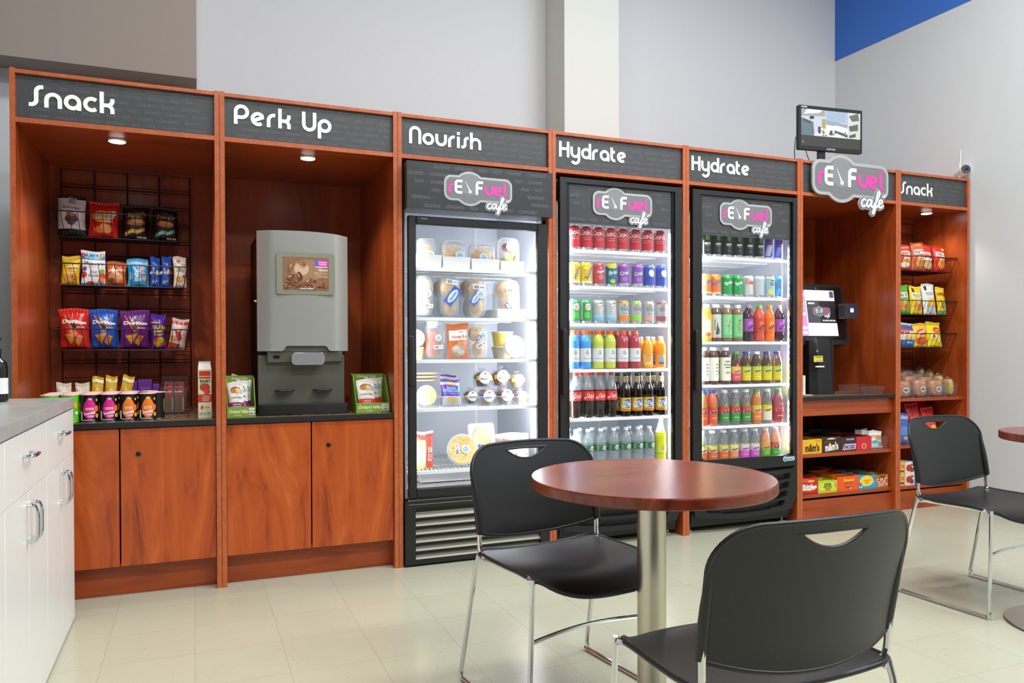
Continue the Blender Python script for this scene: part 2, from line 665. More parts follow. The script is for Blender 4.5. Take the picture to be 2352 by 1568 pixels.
def small_words(mb, P, w, h, rows, cap, m, k=1.0, seed=0, skip=None):
    """Lines of small capitals across a w by h face whose corner is (0, 0)."""
    for r in range(rows):
        v = h - (r + .5) * h / rows
        i = (r * 5 + seed) % 6
        u = -.13 * ((r * 37 + seed * 13) % 10) / 10
        while u < w:
            t = FLAVOUR[i % 6]
            ww = text2d(t, .0)[2] * cap * .72
            if u > .004 and u + ww < w - .004 and not (skip and skip(u + ww / 2, v)):
                put_text(mb, P, t, u, v, cap, m, k, 'l', width=ww, bold=.0)
                if u + ww + cap * 1.1 < w - .004:
                    put_ell(mb, P, u + ww + cap * .9, v, cap * .13, cap * .13, m, k, 6, rings=1)
            u += ww + cap * 1.8
            i += 1
# ---------------------------------------------------------------- the room
YB, XR, FRONT, HTOP = 5.11, 5.11, 3.85, 2.31
FLOOR_M = mat('vinyl_tile', 'd6d2c0', 0.24)
_n, _l, _b = nodes(FLOOR_M)
_mp = coords(FLOOR_M, (1, 1, 1))
_br = _n.new('ShaderNodeTexBrick')
_br.offset, _br.squash = 0.0, 1.0
_br.inputs['Color1'].default_value = hexc('b4b29c')
_br.inputs['Color2'].default_value = hexc('b8b6a1')
_br.inputs['Mortar'].default_value = hexc('9b9988')
_br.inputs['Scale'].default_value = 1.0
_br.inputs['Mortar Size'].default_value = 0.0009
_br.inputs['Brick Width'].default_value = 0.305
_br.inputs['Row Height'].default_value = 0.305
_l.new(_mp.outputs[0], _br.inputs['Vector'])
_t = _n.new('ShaderNodeTexNoise')
_t.inputs['Scale'].default_value = 95.0
_t.inputs['Detail'].default_value = 2.0
_l.new(_mp.outputs[0], _t.inputs['Vector'])
_r = ramp(FLOOR_M, _t.outputs['Fac'], [(0.24, '8f8a78'), (0.30, 'ffffff'), (1.0, 'ffffff')])
_mx = _n.new('ShaderNodeMix')
_mx.data_type, _mx.blend_type = 'RGBA', 'MULTIPLY'
_mx.inputs[0].default_value = 0.8
_l.new(_br.outputs[0], _mx.inputs[6])
_l.new(_r.outputs[0], _mx.inputs[7])
_l.new(_mx.outputs[2], _b.inputs['Base Color'])

WALL = mat('wall_paint', 'd1d3d6', 0.75)
_mp = coords(WALL, (1, 1, 1))
_n, _l, _b = nodes(WALL)
_t = _n.new('ShaderNodeTexNoise')
_t.inputs['Scale'].default_value = 180.0
_bp = _n.new('ShaderNodeBump')
_bp.inputs['Strength'].default_value = 0.12
_bp.inputs['Distance'].default_value = 0.002
_l.new(_mp.outputs[0], _t.inputs['Vector'])
_l.new(_t.outputs['Fac'], _bp.inputs['Height'])
_l.new(_bp.outputs[0], _b.inputs['Normal'])
CREAM = mat('pilaster_paint', 'd6d8d1', 0.75)
TAUPE = mat('soffit_tone', '9f958c', 0.8)  # one even taupe, darker than the wall colour
BLUE = mat('blue_paint', '386fc9', 0.6)
VINYLB = mat('grey_vinyl_base', '75746f', 0.5)

struct(MB().box(-5, XR + .3, -5, YB + .3, -.1, 0, FLOOR_M).build('floor'), 'pale cream vinyl tile floor with faint seams', 'floor')
struct(MB().box(-5, XR + .2, YB, YB + .2, 0, 5.2, WALL).build('wall_back'), 'light grey wall behind the row of wooden cabinets', 'wall')
_w = MB().box(XR, XR + .2, -5, YB, 0, 5.2, WALL)
_w.box(XR - .004, XR, -5, YB, 3.57, 5.2, BLUE)
struct(_w.build('wall_right'), 'light grey side wall with a broad blue painted band above', 'wall')
struct(MB().box(2.372, 2.80, 4.80, YB, 0, 5.2, CREAM).build('column_wall'), 'pale pilaster standing out from the back wall', 'column')
struct(MB().box(-5, .03, YB - .22, YB, at(450, 180, YB - .22).z, 5.2, TAUPE).build('soffit_beam'), 'taupe boxed soffit above the snack cabinet', 'soffit')
struct(MB().box(XR - .012, XR, -5, FRONT + .9, 0, .112, VINYLB).build('baseboard_right'), 'grey vinyl base along the side wall', 'baseboard')
struct(MB().box(-5, -.75, YB - .012, YB, 0, .112, VINYLB).build('baseboard_back'), 'grey vinyl base along the back wall', 'baseboard')

# ---------------------------------------------------------------- the row of wooden cabinets
UX = [(-.712, .119), (.121, .961), (.963, 1.825), (1.827, 2.699), (2.701, 3.561), (3.563, 4.408), (4.410, 5.094)]
WORDS = ['Snack', 'Perk Up', 'Nourish', 'Hydrate', 'Hydrate', '', 'Snack']
PT = .021
ZL0, ZL1, ZS1 = 2.081, 2.102, 2.290      # lower rail, sign panel top
PUCK = mat('puck_lens', 'fff4ea', 0.4, emit=22.0)
LOCKM = mat('dark_lock', '2a2624', 0.35, 0.6)
KNOWN = {
    0: 'wooden snack cabinet headed Snack with grid rack, beside the white counter',
    1: 'wooden cabinet headed Perk Up holding the coffee machine',
    2: 'wooden cabinet frame headed Nourish around the food fridge',
    3: 'wooden cabinet frame headed Hydrate around the middle fridge',
    4: 'wooden cabinet frame headed Hydrate next to the payment kiosk cabinet',
    5: 'wooden cabinet with kiosk counter and candy box shelves, under the monitor',
    6: 'narrow wooden snack cabinet headed Snack against the side wall',
}
UNIT = []
for i, (x0, x1) in enumerate(UX):
    o = thing('display_cabinet', KNOWN[i], 'cabinet', ((x0 + x1) / 2, FRONT, 0), 'wooden refreshment cabinets along the wall')
    UNIT.append(o)
    B = lambda: MB(o.location)
    yb = 4.30 if i == 6 else (4.60 if i == 5 else 4.70)
    B().box(x0, x0 + PT, FRONT, yb, .0006, HTOP, W_V).build('side_panel', o, .0015)
    B().box(x1 - PT, x1, FRONT, yb, .0006, HTOP, W_V).build('side_panel', o, .0015)
    B().box(x0 + PT, x1 - PT, FRONT + .003, yb, ZS1, HTOP - .004, W_EDGE).build('top_board', o, .0015)
    B().box(x0 + PT, x1 - PT, FRONT + .003, yb, ZL0, ZL1, W_H).build('canopy_board', o, .0015)
    B().box(x0 + PT, x1 - PT, FRONT + .001, FRONT + .003, ZL0, ZL1, W_EDGE).box(x0 + PT, x1 - PT, FRONT + .001, FRONT + .003, ZS1, HTOP - .004, W_EDGE).build('edge_band', o)
    B().box(x0, x0 + PT, FRONT - .0012, FRONT - .0002, .0006, HTOP, W_EDGE).box(x1 - PT, x1, FRONT - .0012, FRONT - .0002, .0006, HTOP, W_EDGE).build('edge_band', o)
    if i not in (2, 3, 4):
        B().box(x0 + PT, x1 - PT, yb - .016, yb, 0, ZL0, W_V).build('back_panel', o)
    sp = B()
    ix0, ix1 = x0 + PT, x1 - PT
    sp.box(ix0, ix1, FRONT + .016, FRONT + .022, ZL1, ZS1, SIGN)
    P = wall_face(ix0, FRONT + .016, ZL1)
    small_words(sp, P, ix1 - ix0, ZS1 - ZL1, 6, .0135, SIGNW, 1.0, i)
    sp.build('sign_panel', o)
    if WORDS[i]:
        lt = B()
        u = {'Snack': .055, 'Perk Up': .05, 'Nourish': .05, 'Hydrate': .035}[WORDS[i]]
        xh = {'Snack': .0665, 'Perk Up': .066, 'Nourish': .062, 'Hydrate': .062}[WORDS[i]]
        v = {'Snack': .055, 'Perk Up': .068, 'Nourish': .06, 'Hydrate': .07}[WORDS[i]]
        s = WORDS[i]
        if i == 6:
            u, xh, v = .02, .061, .055
        bauhaus(lt, P, s, u, v, xh, LETTER, .25 if i != 6 else .2, .35, 1, 6)
        lt.build('lettering', o)

    if i in (0, 1, 6):
        p = at({0: 269, 1: 707, 6: 2128}[i], {0: 305, 1: 341, 6: 475}[i], FRONT + .17)
        r = .033
        q = B()
        q.lathe([(r + .005, ZL0 - .007), (r + .006, ZL0 - .0002)], WHITE, (p.x, p.y, 0), 24)
        pk = q.build('puck_light', o)
        B().lathe([(r * .6, ZL0 - .0115), (r, ZL0 - .009), (r, ZL0 - .0065)], PUCK, (p.x, p.y, 0), 24).build('lens', pk)
        l = bpy.data.lights.new('puck_lamp', 'SPOT')
        l.energy, l.spot_size, l.spot_blend, l.shadow_soft_size, l.color = (17, 15, 0, 0, 0, 0, 6)[i], radians(125), .6, .03, (1, .93, .84)
        lo = bpy.data.objects.new('puck_lamp', l)
        COL.objects.link(lo)
        lo.location = Vector((p.x, p.y, ZL0 - .03)) - o.location
        lo.parent = o
    if i in (0, 1):
        zc = .788
        B().box(ix0, ix1, FRONT + .010, yb - .018, zc - .026, zc, CTOP).box(ix0, ix1, FRONT + .002, FRONT + .010, zc - .026, zc, BLACKM).build('countertop', o, .001)
        mid = at({0: 274, 1: 716}[i], 1000, FRONT).x
        for a, b, side in ((ix0, mid - .002, 0), (mid + .002, ix1, 1)):
            d = B().box(a + .001, b - .001, FRONT + .012, FRONT + .031, .142, zc - .029, W_DOOR).build('door', o, .002)
            if side:
                c = at({0: 318, 1: 755}[i], {0: 1042, 1: 1021}[i], FRONT + .01)
                B().xf(Matrix.Identity(4)).add([], [], LOCKM)
                k = MB()
                k.lathe([(.011, 0), (.011, .004), (.006, .006)], LOCKM, n=16)
                k.box(-.0012, .0012, -.005, .005, .006, .0066, BLACKG)
                k.xf(Matrix.Translation(Vector((c.x, FRONT + .012, c.z)) - o.location) @ Matrix.Rotation(pi / 2, 4, 'X'))
                k.build('lock', d)
        B().box(ix0, ix1, FRONT + .075, FRONT + .093, .0006, .142, W_H).build('kick_plate', o)
    if i in (5, 6):
        k0, z5 = .02, at(1942, 909, FRONT).z
        sh = {5: [(1040, 'shelf'), (1132, 'shelf')], 6: [(914, 'shelf'), (1021, 'shelf'), (1115, 'shelf')]}[i]
        for py, nm in sh:
            z = at((x0 > 4.4 and 2095) or 1905, py, FRONT + .03).z
            B().box(ix0, ix1, FRONT + .03, yb - .018, z - .022, z, W_H).build('shelf', o, .0015)
        B().box(ix0, ix1, FRONT + .035, FRONT + .053, .0006, .128, W_H).build('kick_plate', o)
        if i == 5:
            B().box(ix0, ix1, FRONT + .012, yb - .018, z5 - .022, z5, CTOP).box(ix0, ix1, FRONT + .004, FRONT + .012, z5 - .022, z5, BLACKM).build('countertop', o, .001)
            B().box(ix0, ix1, FRONT + .03, FRONT + .048, z5 - .125, z5 - .024, W_H).build('apron', o, .0015)
            ZKIOSK = z5


# ---------------------------------------------------------------- white base counter
XC = -.455
ct = thing('base_counter', 'white glossy base counter with grey laminate top and bar handles', 'counter', (XC, 2.2, 0))
B = lambda: MB(ct.location)
YE, ZT = 3.63, .916
B().box(-1.6, XC, .35, YE + .02, ZT - .041, ZT, GREYTOP).build('countertop', ct, .002)
B().box(-1.58, XC - .022, .4, YE, 0, ZT - .043, WHITEG).build('carcass', ct, .002)
zd = .69
HANDLE = mat('chrome_handle', 'c9c9ce', 0.1, 1.0)
ys = [YE, 3.0, 2.37, 1.74, 1.11, .5]


def bar_handle(pts, parent):
    MB(ct.location).tube(spline(pts, 4), .0052, HANDLE, 8).build('handle', parent)


for k in range(5):
    y1, y0 = ys[k], ys[k + 1]
    d = B().box(XC - .021, XC - .002, y0 + .0012, y1 - .0012, zd + .0012, ZT - .046, WHITEG).build('drawer', ct, .001)
    ym, zm = (y0 + y1) / 2 - .03, .803
    bar_handle([(XC - .002, ym - .05, zm), (XC + .014, ym - .05, zm), (XC + .025, ym - .040, zm), (XC + .027, ym, zm), (XC + .025, ym + .040, zm), (XC + .014, ym + .05, zm), (XC - .002, ym + .05, zm)], d)
    yc = (y0 + y1) / 2
    for a0, a1, yh in ((y0, yc, yc - .032), (yc, y1, yc + .032)):
        e = B().box(XC - .021, XC - .002, a0 + .0012, a1 - .0012, .012, zd - .0012, WHITEG).build('door', ct, .001)
        za, zb = .652, .545
        bar_handle([(XC - .002, yh, za), (XC + .014, yh, za), (XC + .025, yh, za - .010), (XC + .027, yh, (za + zb) / 2), (XC + .025, yh, zb + .010), (XC + .014, yh, zb), (XC - .002, yh, zb)], e)

# dark dispenser bottle at the far end of the counter
bt = thing('pump_bottle', 'dark bottle with white label at the wall end of the white counter', 'bottle', (at(-6, 830, 3.45).x, 3.45, ZT + .0006))
MB().lathe([(.03, 0), (.034, .005), (.034, .13), (.03, .15), (.012, .165), (.012, .18)], BLACKG, n=20).build('body', bt)
MB().lathe([(.0345, .03), (.0345, .09)], WHITE, n=20).build('label', bt)
MB().lathe([(.014, .18), (.014, .2), (.005, .205), (.005, .23), (.013, .232), (.013, .242)], BLACK, n=14).build('pump', bt)

# ---------------------------------------------------------------- round table(s)
def round_table(name, label, x, y, r, ztop, k=1.0):
    t = thing(name, label, 'table', (x, y, 0))
    prof = [(r - .003, ztop - .031), (r - .0005, ztop - .029), (r, ztop - .026), (r, ztop - .004), (r - .0012, ztop - .001), (r - .004, ztop)]
    MB().lathe(prof, W_TAB, n=96).build('tabletop', t, sharp=50)
    MB().lathe([(.042, .012), (.042, ztop - .032)], STEEL, n=40).build('column', t)
    MB().lathe([(.21 * k, .002), (.216 * k, .006), (.214 * k, .011), (.052, .02), (.048, .024)], STEEL, n=64).build('base_plate', t)
    MB().lathe([(.10, ztop - .036), (.10, ztop - .0315)], BLACK, n=32).build('mounting_plate', t)
    return t


round_table('cafe_table', 'round cherry topped table on a brushed steel column in the middle of the room', 1.236, 1.934, .3525, .74)
round_table('cafe_table', 'smaller round cherry table in front of the chair by the side wall', 3.235, 1.985, .262, .772, 1.12)


# ---------------------------------------------------------------- stacking chairs
def chair(label, x, y, rz):
    c = thing('stacking_chair', label, 'chair', (x, y, 0), 'black stacking chairs at the cafe tables', rz)
    # frame tubes: sled base on each side
    R = .0078
    for s in (-1, 1):
        def S(pts):
            return [(s * a, b, d) for a, b, d in pts]
        side = [(.228, -.135, .431), (.236, -.15, .427), (.243, -.163, .41), (.258, -.240, .06), (.259, -.243, .03), (.258, -.236, .0135), (.255, -.218, .0092),
                (.255, .154, .0092), (.255, .172, .0125), (.2545, .180, .026), (.240, .179, .41), (.239, .175, .427), (.237, .160, .4375), (.230, .105, .4385), (.228, -.135, .4315)]
        MB().tube(spline(S(side), 3), R, CHROME, 8).build('sled_leg', c)
        up = [(.222, .0, .4340), (.226, -.115, .4335), (.231, -.142, .442), (.235, -.154, .464), (.237, -.157, .51), (.2375, -.162, .57)]
        MB().tube(spline(S(up), 3), R, CHROME, 8).build('back_upright', c)
    br = [(-.245 + .49 * i / 14, .180 - .045 * sin(pi * i / 14), .262) for i in range(15)]
    MB().tube(br, .0062, CHROME, 8).build('front_brace', c)
    # seat shell: dished, with a waterfall front edge
    def seat(a, b, dz=0.0):
        u = 2 * a - 1
        uu = math.copysign(abs(u) ** .85, u)
        wd_ = .234 + .008 * sin(pi * min(1, b * 1.1)) - .022 * max(0, (b - .90) / .10) ** 2 - .03 * max(0, (.06 - b) / .06) ** 2
        yy = -.175 + .362 * b + .090 * (1 - abs(u) ** 2.3) * max(0, b - .45) / .55
        z = .449 - .018 * (1 - u ** 2) * sin(pi * min(1, .15 + b))
        z += .004 * max(0, 1 - b / .3) * (u * u)
        z -= .050 * max(0, (b - .68) / .32) ** 2 * (1 - .75 * abs(u) ** 4)
        return (uu * wd_, yy, z + dz)
    m = MB()
    m.grid(seat, 24, 24, SHELL)
    m.grid(lambda a, b: seat(a, b, -.0075), 24, 24, SHELL, True)
    rim = [seat(i / 24, 0, -.0037) for i in range(25)] + [seat(1, j / 24, -.0037) for j in range(1, 25)] + [seat(1 - i / 24, 1, -.0037) for i in range(1, 25)] + [seat(0, 1 - j / 24, -.0037) for j in range(1, 24)]
    m.tube(rim, .0065, SHELL, 8, True)
    m.build('seat', c, sharp=60)
    # back shell
    HW = .242
    def out_top(u):
        t = abs(u)
        return .787 - .010 * t ** 2 - (.085 * (1 - sqrt(max(0, 1 - ((t - .64) / .36) ** 2))) if t > .64 else 0)
    def out_bot(u):
        return .502 + .036 * abs(u) ** 2.2 - .026
    def back(u, z, d=0.0):
        yy = -.172 - .30 * (z - .5) ** 1.2 * .9 if z > .5 else -.172 - .0 * z
        yy += .052 * u * u - .03
        return (u * HW * (1 + .03 * (z - .5) / .29), yy + d, z)
    HWU = .345
    cols = sorted([-HWU + 2 * HWU * i / 28 for i in range(29)] + [q * (HWU + (1 - HWU) * sin(pi / 2 * i / 16)) for q in (-1, 1) for i in range(1, 17)])
    NC = len(cols) - 1
    def rows(u):
        zb, zt = out_bot(u), out_top(u)
        zh = .767
        t = abs(u) / HWU
        if t < 1.0001:
            ht, hb = .765 - .001 * t, .764 - .036 * max(0, 1 - t ** 2.05)
        else:
            k = min(zt - .004, zh - .003)
            ht = hb = k
        return [zb + (hb - zb) * j / 10 for j in range(11)], [ht + (zt - ht) * j / 2 for j in range(3)]
    m = MB()
    for d, fl in ((0.0, False), (.0065, True)):
        for part in (0, 1):
            vs, nr = [], 11 if part == 0 else 3
            for u in cols:
                for z in rows(u)[part]:
                    vs.append(back(u, z, d - .00325))
            fs = [(i * nr + j, (i + 1) * nr + j, (i + 1) * nr + j + 1, i * nr + j + 1) for i in range(NC) for j in range(nr - 1)]
            if fl:
                fs = [tuple(reversed(f)) for f in fs]
            m.add(vs, fs, SHELL)
    rim = [back(u, out_bot(u)) for u in cols] + [back(u, out_top(u)) for u in reversed(cols)]
    m.tube(rim, .0055, SHELL, 8, True)
    hole = [back(u, rows(u)[1][0]) for u in cols if abs(u) < HWU + 1e-4] + [back(u, rows(u)[0][-1]) for u in reversed(cols) if abs(u) < HWU + 1e-4]
    m.tube(hole, .0045, SHELL, 8, True)
    m.build('backrest', c, sharp=60)
    for s in (-1, 1):
        sl = [(s * (HW - .006) * (1 + .03 * (z - .5) / .29), back(s, z)[1], z) for z in (.512, .535, .58, .62, .66, .70)]
        MB().tube(sl, [.0125, .0125, .0125, .0115, .009, .005], SHELL, 10).build('side_sleeve', c)
    return c


chair('black stacking chair facing out in front of the food fridge, its back behind the table', 1.115, 2.250, radians(180 + 8))
chair('black stacking chair seen from behind, in front of the round steel-column table', 1.140, 1.385, radians(-1))
chair('black stacking chair by the narrow snack cabinet and the side wall', 3.240, 2.365, radians(180 + 3))
# ---------------------------------------------------------------- fridges
YD = 3.832                       # door front
LED = mat('led_strip', 'f4f8ff', 0.4, emit=26.0)
LEDS = mat('led_strip_soft', 'f4f8ff', 0.4, emit=9.0)
HEADER = mat('fridge_header_print', '353537', 0.32)
HEADW = mat('fridge_header_words', '6b6b6e', 0.4)
GRILLE = mat('grille_plastic', '161617', 0.42)
GREYL = mat('grey_louvre', '84826f', 0.35)


def zrow(px, py, y=3.90):
    return at(px, py, y).z


SH = [[zrow(1083, 618), zrow(1083, 729.5), zrow(1083, 825), zrow(1083, 934), zrow(1083, 1074)],
      [zrow(1420, 577), zrow(1420, 658.5), zrow(1420, 743), zrow(1420, 846.5), zrow(1420, 957)],
      [zrow(1708, 592), zrow(1708, 681.5), zrow(1708, 784), zrow(1708, 881.5), zrow(1708, 975)]]
BASE = [at(958, 1121, 3.9).z, .436, at(1660, 985.5, 3.928).z - .2036]
FR = [(.990, 1.800), (1.852, 2.674), (2.726, 3.537)]
FLAB = ['black glass door food fridge under the Nourish sign, stocked with wrapped sandwiches',
        'black glass door drinks fridge between the other two fridges',
        'black glass door drinks fridge beside the payment kiosk cabinet']
FRIDGE = []
for i, (x0, x1) in enumerate(FR):
    o = thing('display_fridge', FLAB[i], 'fridge', ((x0 + x1) / 2, YD, 0), 'glass door fridges in the cabinet row')
    FRIDGE.append(o)
    B = lambda: MB(o.location)
    yb, zt, zb = 4.60, 2.055, .37
    gx0, gx1, gz0, gz1 = [(1.053, 1.730, .398, 1.748), (1.926, 2.600, .425, 1.810), (2.808, 3.486, .440, 1.790)][i]
    ya = YD + .058
    c = B()
    c.box(x0, x0 + .016, ya, yb, .06, zt, BLACKM).box(x1 - .016, x1, ya, yb, .06, zt, BLACKM)
    c.box(x0 + .016, x1 - .016, ya, yb, zt - .12, zt, BLACKM).box(x0 + .016, x1 - .016, ya, yb, .06, zb - .03, BLACKM)
    c.box(x0 + .016, x1 - .016, yb - .03, yb, .3, zt, BLACKM)
    c.build('cabinet_body', o, .004)
    lx0, lx1, lz0, lz1 = x0 + .0162, x1 - .0162, zb - .029, zt - .121
    ln = B()
    ln.box(lx0, lx0 + .006, ya + .002, yb - .031, lz0, lz1, LINER).box(lx1 - .006, lx1, ya + .002, yb - .031, lz0, lz1, LINER)
    ln.box(lx0 + .006, lx1 - .006, yb - .037, yb - .031, lz0, lz1, LINER)
    ln.box(lx0 + .006, lx1 - .006, ya + .002, yb - .037, lz1 - .006, lz1, LINER)
    ln.box(lx0 + .006, lx1 - .006, ya + .002, yb - .037, lz0, BASE[i], mat('fridge_floor', 'a9aaa6', .35) if i == 0 else LINER)
    for k in range(2):
        xx = (lx0 + .16, lx1 - .16)[k]
        ln.box(xx, xx + .018, yb - .042, yb - .037, BASE[i], lz1 - .01, WHITE)
    for xx in (lx0 + .006, lx1 - .012):
        ln.box(xx, xx + .006, ya + .05, ya + .075, BASE[i], lz1 - .01, WHITE)
    ln.build('liner', o)
    for z in SH[i]:
        s = B()
        sx0, sx1 = lx0 + .012, lx1 - .012
        yf = 3.894
        s.box(sx0, sx1, yf, yf + .004, z - .018, z - .0005, SHELFW)
        s.box(sx0, sx1, yf + .004, yf + .012, z - .006, z - .0008, SHELFW)
        n = 34
        for k in range(n):
            xx = sx0 + .01 + (sx1 - sx0 - .02) * k / (n - 1)
            s.box(xx - .002, xx + .002, yf + .012, yb - .06, z - .0045, z - .0006, SHELFW)
        for yy in (yf + .2, yf + .42, yb - .07):
            s.box(sx0, sx1, yy, yy + .006, z - .010, z - .0046, SHELFW)
        s.build('shelf', o)
    # door
    dx0, dx1, dz0, dz1 = [(1.012, 1.792, .352, 1.79), (1.866, 2.660, .37, 2.054), (2.737, 3.523, .37, 2.054)][i]
    hz1 = gz1 if i == 0 else dz1 - .028
    fx0, fx1 = (gx0, gx1) if i == 0 else ((gx0 - .022, gx1 + .012) if i == 1 else (gx0 - .016, gx1 + .004))
    d = B()
    P = lambda u, v, k: (u, YD + .054 - .054 * k, v)
    d.box(dx0, fx0, YD, YD + .032, dz0, dz1, BLACKM).box(fx1, dx1, YD, YD + .032, dz0, dz1, BLACKM)
    d.box(fx0, fx1, YD, YD + .032, dz0, gz0, BLACKM).box(fx0, fx1, YD, YD + .032, hz1, dz1, BLACKM)
    if i:
        d.box(fx0, gx0, YD + .010, YD + .030, gz0, hz1, BLACKG).box(gx1, fx1, YD + .010, YD + .030, gz0, hz1, BLACKG)
        r = .03
        for sx, xa in ((1, gx0), (-1, gx1)):
            pts = [(xa, gz0), (xa + sx * r, gz0)] + [(xa + sx * (r - r * sin(radians(t))), gz0 + r - r * cos(radians(t))) for t in range(0, 91, 15)]
            d.prism(pts, P, .45, .75, BLACKG)
    dr = d.build('door', o, .005)
    gb = B()
    gb.box(fx0 - .004, fx1 + .004, YD + .014, YD + .019, gz0 - .006, hz1 + .006, GLASS)
    gb.build('glass_pane', dr)
    hd = B()
    if i == 0:
        hx0, hx1, hz0, hz = .994, 1.800, 1.818, 2.056
        hd.box(hx0, hx1, YD - .045, YD + .10, hz0, hz, HEADER)
        y = YD - .045
    else:
        hx0, hx1, hz0, hz = fx0 + .002, fx1 - .002, gz1, hz1
        hd.box(hx0, hx1, YD + .020, YD + .026, hz0, hz, HEADER)
        y = YD + .0135
    w, hh = hx1 - hx0, hz - hz0
    lgx = at((1098, 1430, 1714)[i], 0, y).x
    lgz = (1.937, 1.930, 1.925)[i]
    lw = (.375, .388, .394)[i]
    P = wall_face(hx0, y, hz0)
    small_words(hd, P, w, hh, 6 if i == 0 else 5, .0175, HEADW, 1.0, 3,
                lambda u, v: abs(u + hx0 - lgx - .01) < lw * .60 and abs(v + hz0 - lgz + .02) < .068)
    logo(hd, wall_face(lgx, y, lgz), lw, 2.0)
    hd.build('header_sign', o)
    # handle
    if i == 0:
        hb = B().box(dx0 - .004, dx0 + .022, YD - .022, YD - .0005, .93, 1.18, BLACK)
    else:
        hb = B().box(dx0 + .004, dx0 + .03, YD - .026, YD - .0005, .86, 1.22, BLACK)
    hb.build('door_handle', dr, .006)
    # inside light
    xl = (1.742, 2.612, 3.500)[i]
    yl = (ya + .016, 3.886, 3.890)[i]
    if i == 0:
        B().box(xl - .022, xl + .022, yl - .008, yl + .006, .62, 1.66, LED).build('light_strip', o)
    elif i == 1:
        B().box(xl - .006, xl + .014, yl - .006, yl + .004, .46, 1.79, LEDS).build('light_strip', o)
    else:
        k = B()
        k.box(xl - .001, xl + .012, yl + .001, yl + .006, .46, 1.77, WHITE)
        for q in range(32):
            if q in (8, 9, 22, 23):
                continue
            z = .475 + q * .0405
            k.lathe([(.0062, -.006), (.0062, .006)], LED, (xl + .006, yl - .005, z), 8)
        k.build('light_strip', o)
    area('fridge_lamp', Vector((xl - .03, ya + .02, 1.12)) - o.location, .02, 1.3, (5.0, 7.5, 7.5)[i], (.93, .96, 1), (radians(90), 0, radians(90 - 25)), o)
    area('fridge_lamp', Vector((gx0 + .02, ya + .02, 1.12)) - o.location, .02, 1.3, (2.6, 5.0, 5.4)[i], (.93, .96, 1), (radians(90), 0, radians(-90 + 25)), o)
    area('fridge_lamp', Vector(((gx0 + gx1) / 2, ya + .16, lz1 - .012)) - o.location, .6, .1, 1.0, (.93, .96, 1), (0, 0, 0), o)
    # bottom grille
    g = B()
    if i == 0:
        g.box(x0, x1, YD + .03, YD + .06, .01, .33, BLACK)
        g.box(x0, x0 + .055, YD, YD + .03, .012, .335, GRILLE).box(x1 - .055, x1, YD, YD + .03, .012, .335, GRILLE)
        g.box(x0 + .055, x1 - .055, YD, YD + .03, .30, .335, GRILLE).box(x0 + .055, x1 - .055, YD, YD + .03, .012, .035, GRILLE)
        for k in range(6):
            z = .05 + k * .0425
            g.add([(x0 + .055, YD + .003, z - .013), (x1 - .055, YD + .003, z - .013), (x1 - .055, YD + .026, z + .012), (x0 + .055, YD + .026, z + .012)], [(0, 1, 2, 3)], GREYL)
            g.box(x0 + .055, x1 - .055, YD + .001, YD + .022, z - .021, z - .0132, GRILLE)
        g.add([(x0 + .02, YD - .001, .318), (x1 - .02, YD - .001, .318), (x1 - .02, YD + .02, .341), (x0 + .02, YD + .02, .341)], [(0, 1, 2, 3)], GREYL)
        g.build('ventilation_grille', o)
    else:
        # moulded front with curved slots
        xm, hw = (x0 + x1) / 2, (x1 - x0) / 2 - .004
        NU, NV = 60, 54
        def gf(a, b):
            u = 2 * a - 1
            v = b
            half = hw * (1 - .10 * max(0, 1 - v / .30) ** 1.0)
            z = .075 + .275 * v
            arcz = .05 * (1 - u * u) * (1 - v) * 0
            yy = YD + .012 - .012 * (1 - u * u)
            if v > .93:
                yy += .02 * (v - .93) / .07
            zz = z + .028 * u * u * .9
            for zc in (.125, .180, .235, .290):
                cz = zc + .03 * u * u
                lim = .74 + .12 * (zc - .12) / .18
                if abs(u) < lim and abs(zz - cz) < .0155:
                    yy += .030
            return (xm + u * half, yy, zz if v < .999 else .353)
        g.grid(gf, NU, NV, GRILLE)
        g.box(x0 + .03, x1 - .03, YD + .05, YD + .058, .06, .36, BLACK)
        g.build('ventilation_grille', o, sharp=30)
        f = B()
        for xx in (x0 + .05, x1 - .05):
            f.lathe([(.022, .001), (.022, .012), (.009, .014), (.009, .06)], STEEL, (xx, YD + .1, 0), 12)
        f.box(x0 + .02, x1 - .02, YD + .06, YD + .075, .035, .075, BLACK)
        f.build('levelling_feet', o)
    if i == 2:
        p = at(1812, 1053, YD)
        q = B()
        P = wall_face(p.x, YD, p.z)
        put_poly(q, P, rrect(.005, 0, .085, .026, .012), ink('b9c4c8'), .8)
        put_ell(q, P, -.03, .0, .017, .017, ink('c9d0cf'), 1.4)
        put_ell(q, P, -.029, -.003, .012, .010, ink('2f9a5c'), 2)
        put_ell(q, P, -.027, .004, .010, .007, ink('5fb4dd'), 2.6)
        put_text(q, P, 'imbera', .013, 0, .013, ink('3f8fd0'), 2, width=.052)
        q.build('maker_badge', o)
